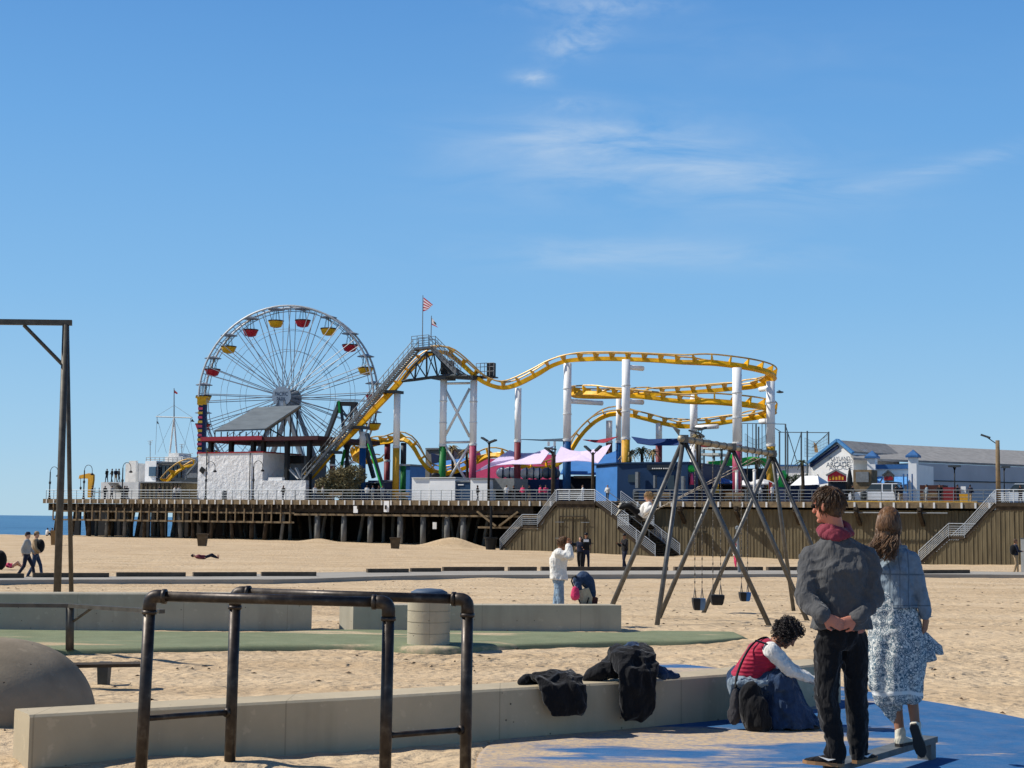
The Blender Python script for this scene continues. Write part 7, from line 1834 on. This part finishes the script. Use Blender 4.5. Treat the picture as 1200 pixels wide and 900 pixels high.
# ---- people on the pier deck
protos = []
cols_ = [(WHC, DEND), (BLK, NVC), (GRC, BLK), (NVC, TAN), (PNK, NVC), (DENIM, GRC)]
spots = [(36, 40, 0)]
deck = [(108, 1.2, 1, 'person at the railing right of the yellow arch lamp'), (72, 1.2, 4, 'person in pink near the far end lamp post'), (124.5, 9, 1, 'leftmost person on the office roof terrace', 565), (130.5, 9, 1, 'second person from the left on the office roof terrace', 565), (135, 9, 3, 'third person on the office roof terrace', 565), (138.5, 9, 1, 'rightmost person on the office roof terrace', 565),
 (123, 2, 1, 'dark clothed person at the railing under the office'), (131, 2, 2, 'grey clothed person at the railing under the office terrace'), (146, 1.4, 1, 'dark figure beside the third crook lamp post'), (148.5, 1.6, 3, 'second dark figure beside the third crook lamp post'), (204.5, 1.6, 0, 'person in white at the railing before the brown enclosure'), (209.5, 1.8, 2, 'person in grey at the railing before the brown enclosure'), (187, 1.4, 3, 'seated looking person in tan by the brown enclosure'),
 (332, 1.6, 1, 'lone person in black at the railing before the low rock wall'), (369, 1.8, 0, 'person in white below the lift hill'), (378, 2.2, 2, 'person in grey below the lift hill'), (430, 2, 0, 'person in white near the blue based short column'), (437, 1.8, 5, 'person in pale blue near the blue based short column'), (444, 2.4, 1, 'person in black right of the short column'),
 (448, 1.5, 5, 'person in denim left of the yellow based column'), (559.5, 1.6, 1, 'person in black before the short white stall'), (593.5, 1.4, 0, 'tall person in white leaning on the railing by the grey container'), (602, 2, 1, 'dark figure right of the tall person in white'), (612.5, 1.8, 4, 'person in pink under the left lilac sail'), (620, 2.2, 3, 'dark clothed person under the left lilac sail'), (633, 1.6, 4, 'person in pink near the left platform floodlight'), (639.5, 1.6, 4, 'second person in pink near the left platform floodlight'), (683, 2, 0, 'person in white behind the stair platform railing'), (712, 1.8, 0, 'person in white at the top of the stairs'),
 (905, 1.2, 0, 'person in white at the railing behind the far swing legs'), (890, 2.4, 0, 'person in white among the dark rides'), (896, 2.6, 1, 'person in black among the dark rides'), (922, 2, 1, 'person in black under the white tent edge'), (968, 2.2, 1, 'person in black behind the head of the man'), (999, 2.4, 1, 'dark person left of the white suv'), (1050, 2.2, 1, 'dark person right of the white suv'), (1056, 2.2, 3, 'person in navy right of the white suv'), (1086, 1.8, 5, 'person in light blue beside the covered cart'), (1101, 2.0, 1, 'crouching dark person by the red cart'), (1122, 2.2, 1, 'dark haired person left of the white price board'), (1137, 2.0, 3, 'person in tan with a white cap right of the price board'), (1196, 2.2, 1, 'dark person at the far right of the pier')]
made = {}
for i, (px, t_, c_, lb, *rf) in enumerate(deck):
    base = W(S(px, t_), t_, DECK)
    if rf: base = W(S(px, t_), t_, ZT(px, rf[0], 8)+.01)
    rz = (i*73) % 360
    if c_ not in made:
        J_, F_, s_ = stand(V((0, 0, 0)), 1.7, 0, stride=.12, armR=(.15, .04))
        r_, _, _ = person(lb, J_, F_, V((0, 0, 0)), .034, SK1 if c_ % 2 == 0 else SK2, cols_[c_][0], cols_[c_][1], BLK, HDK if c_ % 2 else HBR, s_, fold=0, smooth=1, group='people standing on the pier deck')
        made[c_] = r_; protos.append((r_, base, rz))
    else: protos.append((c_, base, rz, lb))
bake_all(); BAKE.clear()
for p_ in protos:
    if len(p_) == 4: r_ = copy_tree(made[p_[0]]); r_['label'] = p_[3]
    else: r_ = p_[0]
    r_.location = p_[1]; r_.rotation_euler = (0, 0, math.radians(p_[2]))

# ------------------------------------------------------------------ jackets on the low wall
def drape(label, name, prof, wfn, mat, Y, seed, fold=.05, vox=.012):
    """prof: list of (px,py,dy) spine over the wall edge; wfn: half width in metres at each"""
    m_ = MB(); secs = []
    pts = [P(a, b, Y+c) for a, b, c in prof]
    for i, p in enumerate(pts):
        d = (pts[min(i+1, len(pts)-1)]-pts[max(i-1, 0)]).normalized(); x = V((1, .25, 0)).normalized(); n = d.cross(x).normalized()
        w, th_ = wfn[i]; secs.append((p, x*w, n*th_))
    m_.loft(secs, 24, .6); return m_
def wallY(px): 
    # depth of the wall's front top edge at this column
    best = min(range(len(fw)), key=lambda i: abs(((fw[i]-CAM).x/(fw[i]-CAM).y)-(ray(px, 800).x/ray(px, 800).y))); return fw[best].y
y1_ = wallY(650)
m_ = drape('', '', [(640, 795, .30), (648, 791, .16), (654, 795, .02), (660, 806, -.06), (662, 818, -.07), (664, 830, -.07), (665, 838, -.06)], [(.10, .02), (.20, .05), (.21, .05), (.20, .045), (.19, .04), (.17, .035), (.13, .02)], BLK, y1_, 1)
m_.chain([P(634, 795, y1_+.25), P(618, 796, y1_+.16), P(610, 799, y1_+.08)], [.05, .045, .028]); m_.chain([P(672, 805, y1_-.06), P(682, 832, y1_-.07)], [.05, .04])
o_ = m_.build('black_jacket', BLK); soften(o_, .010, 3, .085, .11); tag(o_, 'black jacket draped over the low wall, the left and smaller one', 'jacket', 'clothes on the low wall')
y2_ = wallY(740)
m_ = drape('', '', [(728, 776, .34), (738, 766, .20), (744, 772, .06), (748, 790, -.05), (748, 806, -.07), (749, 822, -.07), (746, 838, -.07), (744, 845, -.06)], [(.14, .05), (.20, .09), (.20, .09), (.19, .055), (.165, .05), (.165, .045), (.15, .04), (.10, .02)], BLK, y2_, 2)
m_.chain([P(722, 782, y2_+.18), P(704, 788, y2_+.12), P(686, 794, y2_+.10)], [.10, .075, .035]); m_.chain([P(710, 780, y2_+.25), P(728, 772, y2_+.2)], [.06, .08])
o_ = m_.build('black_coat', BLK); soften(o_, .010, 3, .095, .12); tag(o_, 'large black coat heaped on the low wall and hanging down its front', 'coat', 'clothes on the low wall')
m_ = MB(); m_.chain([P(730, 765, y2_+.26), P(742, 758, y2_+.24), P(752, 766, y2_+.20), P(764, 782, y2_+.22), P(778, 791, y2_+.14)], [.045, .055, .06, .06, .045]); m_.chain([P(764, 786, y2_+.22), P(794, 793, y2_+.16)], [.05, .03]); m_.chain([P(776, 786, y2_+.2), P(786, 790, y2_+.2)], [.035, .03])
o_ = m_.build('denim_jacket', DEND); soften(o_, .010, 3, .06, .06); tag(o_, 'crumpled blue denim jacket behind the large black coat on the wall', 'jacket', 'clothes on the low wall')
# a gull in flight
c = P(914, 459.5, 120); t = thing('flying_gull', c, 'small dark gull flying right of the coaster turn', 'bird'); m_ = MB(); m_.ell(c, (.3, .1, .09)); m_.add([c+V((-.05, 0, .03)), c+V((.08, 0, .03)), c+V((-.1, -.45, .16)), c+V((.08, 0, .045)), c+V((-.05, 0, .045)), c+V((-.1, -.45, .175))], [(0, 1, 2), (3, 4, 5), (0, 2, 5, 4), (1, 3, 5, 2)]); m_.add([c+V((-.05, 0, .03)), c+V((.08, 0, .03)), c+V((-.1, .45, .22)), c+V((.08, 0, .045)), c+V((-.05, 0, .045)), c+V((-.1, .45, .235))], [(0, 1, 2), (3, 4, 5), (0, 2, 5, 4), (1, 3, 5, 2)]); m_.build('body', GREYD, t)

# ------------------------------------------------------------------ small furniture on the deck
for px, t_, lb in ((392, 2.2, 'grey slatted bench at the foot of the dry bush'), (470, 2.0, 'grey bench before the small blue booth'), (775, 1.4, 'grey bench in front of the blue building'), (860, 1.6, 'grey bench behind the swing frame'), (1090, 2.4, 'grey bench right of the covered cart')):
    b_ = W(S(px, t_), t_, DECK); th = thing('pier_bench', b_, lb, 'bench', 'benches on the pier deck'); m_ = MB(); m_.beam(b_-PU*.9+EZ*.45, b_+PU*.9+EZ*.45, .45, .06); m_.build('seat', WOODL, th)
    m_ = MB(); m_.beam(b_-PU*.9+EZ*.8+PV*.22, b_+PU*.9+EZ*.8+PV*.22, .05, .35); m_.build('backrest', WOODL, th)
    for q in (-.75, .75): MB().box(b_+PU*q+EZ*.21, (.08, .4, .42), Matrix.Rotation(-TH, 3, 'Z')).build('leg', GREYD, th)
for px, t_, lb in ((263, 1.6, 'grey drum bin before the white rock wall'), (456, 1.8, 'blue drum bin by the yellow based column'), (745, 1.6, 'dark drum bin in front of the blue building front'), (1012, 1.8, 'dark drum bin left of the white suv')):
    b_ = W(S(px, t_), t_, DECK); th = thing('pier_bin', b_, lb, 'bin'); MB().lathe(b_, [(.27, 0), (.3, .85), (.3, .9)], 12).build('bin_body', GREYM if px == 263 else (BLUEB if px == 456 else GREYD), th, True); MB().lathe(b_+EZ*.905, [(.31, 0), (.28, .12), (.08, .2)], 12).build('lid', GREYD, th, True)
for px, yt, t_, mt_, lb in ((722, 556, 16, NAVY, 'navy parasol behind the blue building corner'), (846, 560, 10, BLUEL, 'blue parasol behind the middle swing legs'), (872, 563, 12, WHITE, 'white parasol right of the pink based column'), (893, 561, 9, WHITED, 'pale parasol left of the yellow column'), (918, 566, 14, NAVY, 'navy parasol left of the white tent')):
    b_ = W(S(px, t_), t_, DECK); z_ = ZT(px, yt, t_); th = thing('parasol', b_, lb, 'parasol', 'parasols on the pier'); MB().tube(b_, V((b_.x, b_.y, z_)), .04, n=6).build('pole', GREYM, th)
    MB().lathe(V((b_.x, b_.y, z_)), [(1.4, -.62), (1.42, -.5), (.75, -.18), (.02, .03)], 8).build('canopy', mt_, th)
for px, y0, t_, mt_, lb in ((752, 566, 4.2, RED, 'red upright banner before the blue building'), (838, 560, 5, YELP, 'yellow upright banner behind the swings'), (901, 564, 5.5, RED, 'red upright banner by the last column')):
    b_ = W(S(px, t_), t_, DECK); z_ = ZT(px, y0, t_); th = thing('feather_banner', b_, lb, 'banner', 'upright banners on the pier'); MB().tube(b_, V((b_.x, b_.y, z_)), .03, n=5).build('pole', GREYM, th)
    m_ = MB(); o_ = V((b_.x, b_.y, 0)); m_.prism([o_+EZ*z_, o_+EZ*(z_-.15)+PU*.35, o_+EZ*(DECK+.9)+PU*.4, o_+EZ*(DECK+.9)], PV*.02); m_.build('cloth', mt_, th)
for px, t_, mt_, y0, lb in ((409, 8, M('stall_teal', (60, 110, 120), .7), 566, 'teal low ticket booth behind the dry bush'), (440, 9, BLUEB, 563, 'blue low booth between the short columns'), (853, 11, M('stall_orange', (176, 110, 60), .7), 565, 'orange low stall behind the middle swing legs'), (881, 13, WHITED, 566, 'white low stall left of the yellow column'), (822, 9, M('stall_slate', (70, 86, 100), .7), 562, 'slate low stall behind the near swing legs')):
    th = thing('pier_booth', W(S(px, t_), t_, DECK), lb, 'booth'); m_ = MB(); pb(m_, px-9, px+9, t_, t_+3, y0); m_.build('walls', mt_, th)
    m_ = MB(); pb(m_, px-6, px+6, t_-.06, t_-.01, y0+3, yb=y0+9); m_.build('serving_hatch', GLASS, th); zz = ZT(px, y0, t_)
    m_ = MB(); m_.hexa([W(S(px-9.5, t_), t_-1.1, zz-.35), W(S(px+9.5, t_), t_-1.1, zz-.35), W(S(px+9.5, t_), t_+3.2, zz+.02), W(S(px-9.5, t_), t_+3.2, zz+.02)], [W(S(px-9.5, t_), t_-1.1, zz-.25), W(S(px+9.5, t_), t_-1.1, zz-.25), W(S(px+9.5, t_), t_+3.2, zz+.14), W(S(px-9.5, t_), t_+3.2, zz+.14)]); m_.build('awning_roof', GREYM, th)
bake_all()
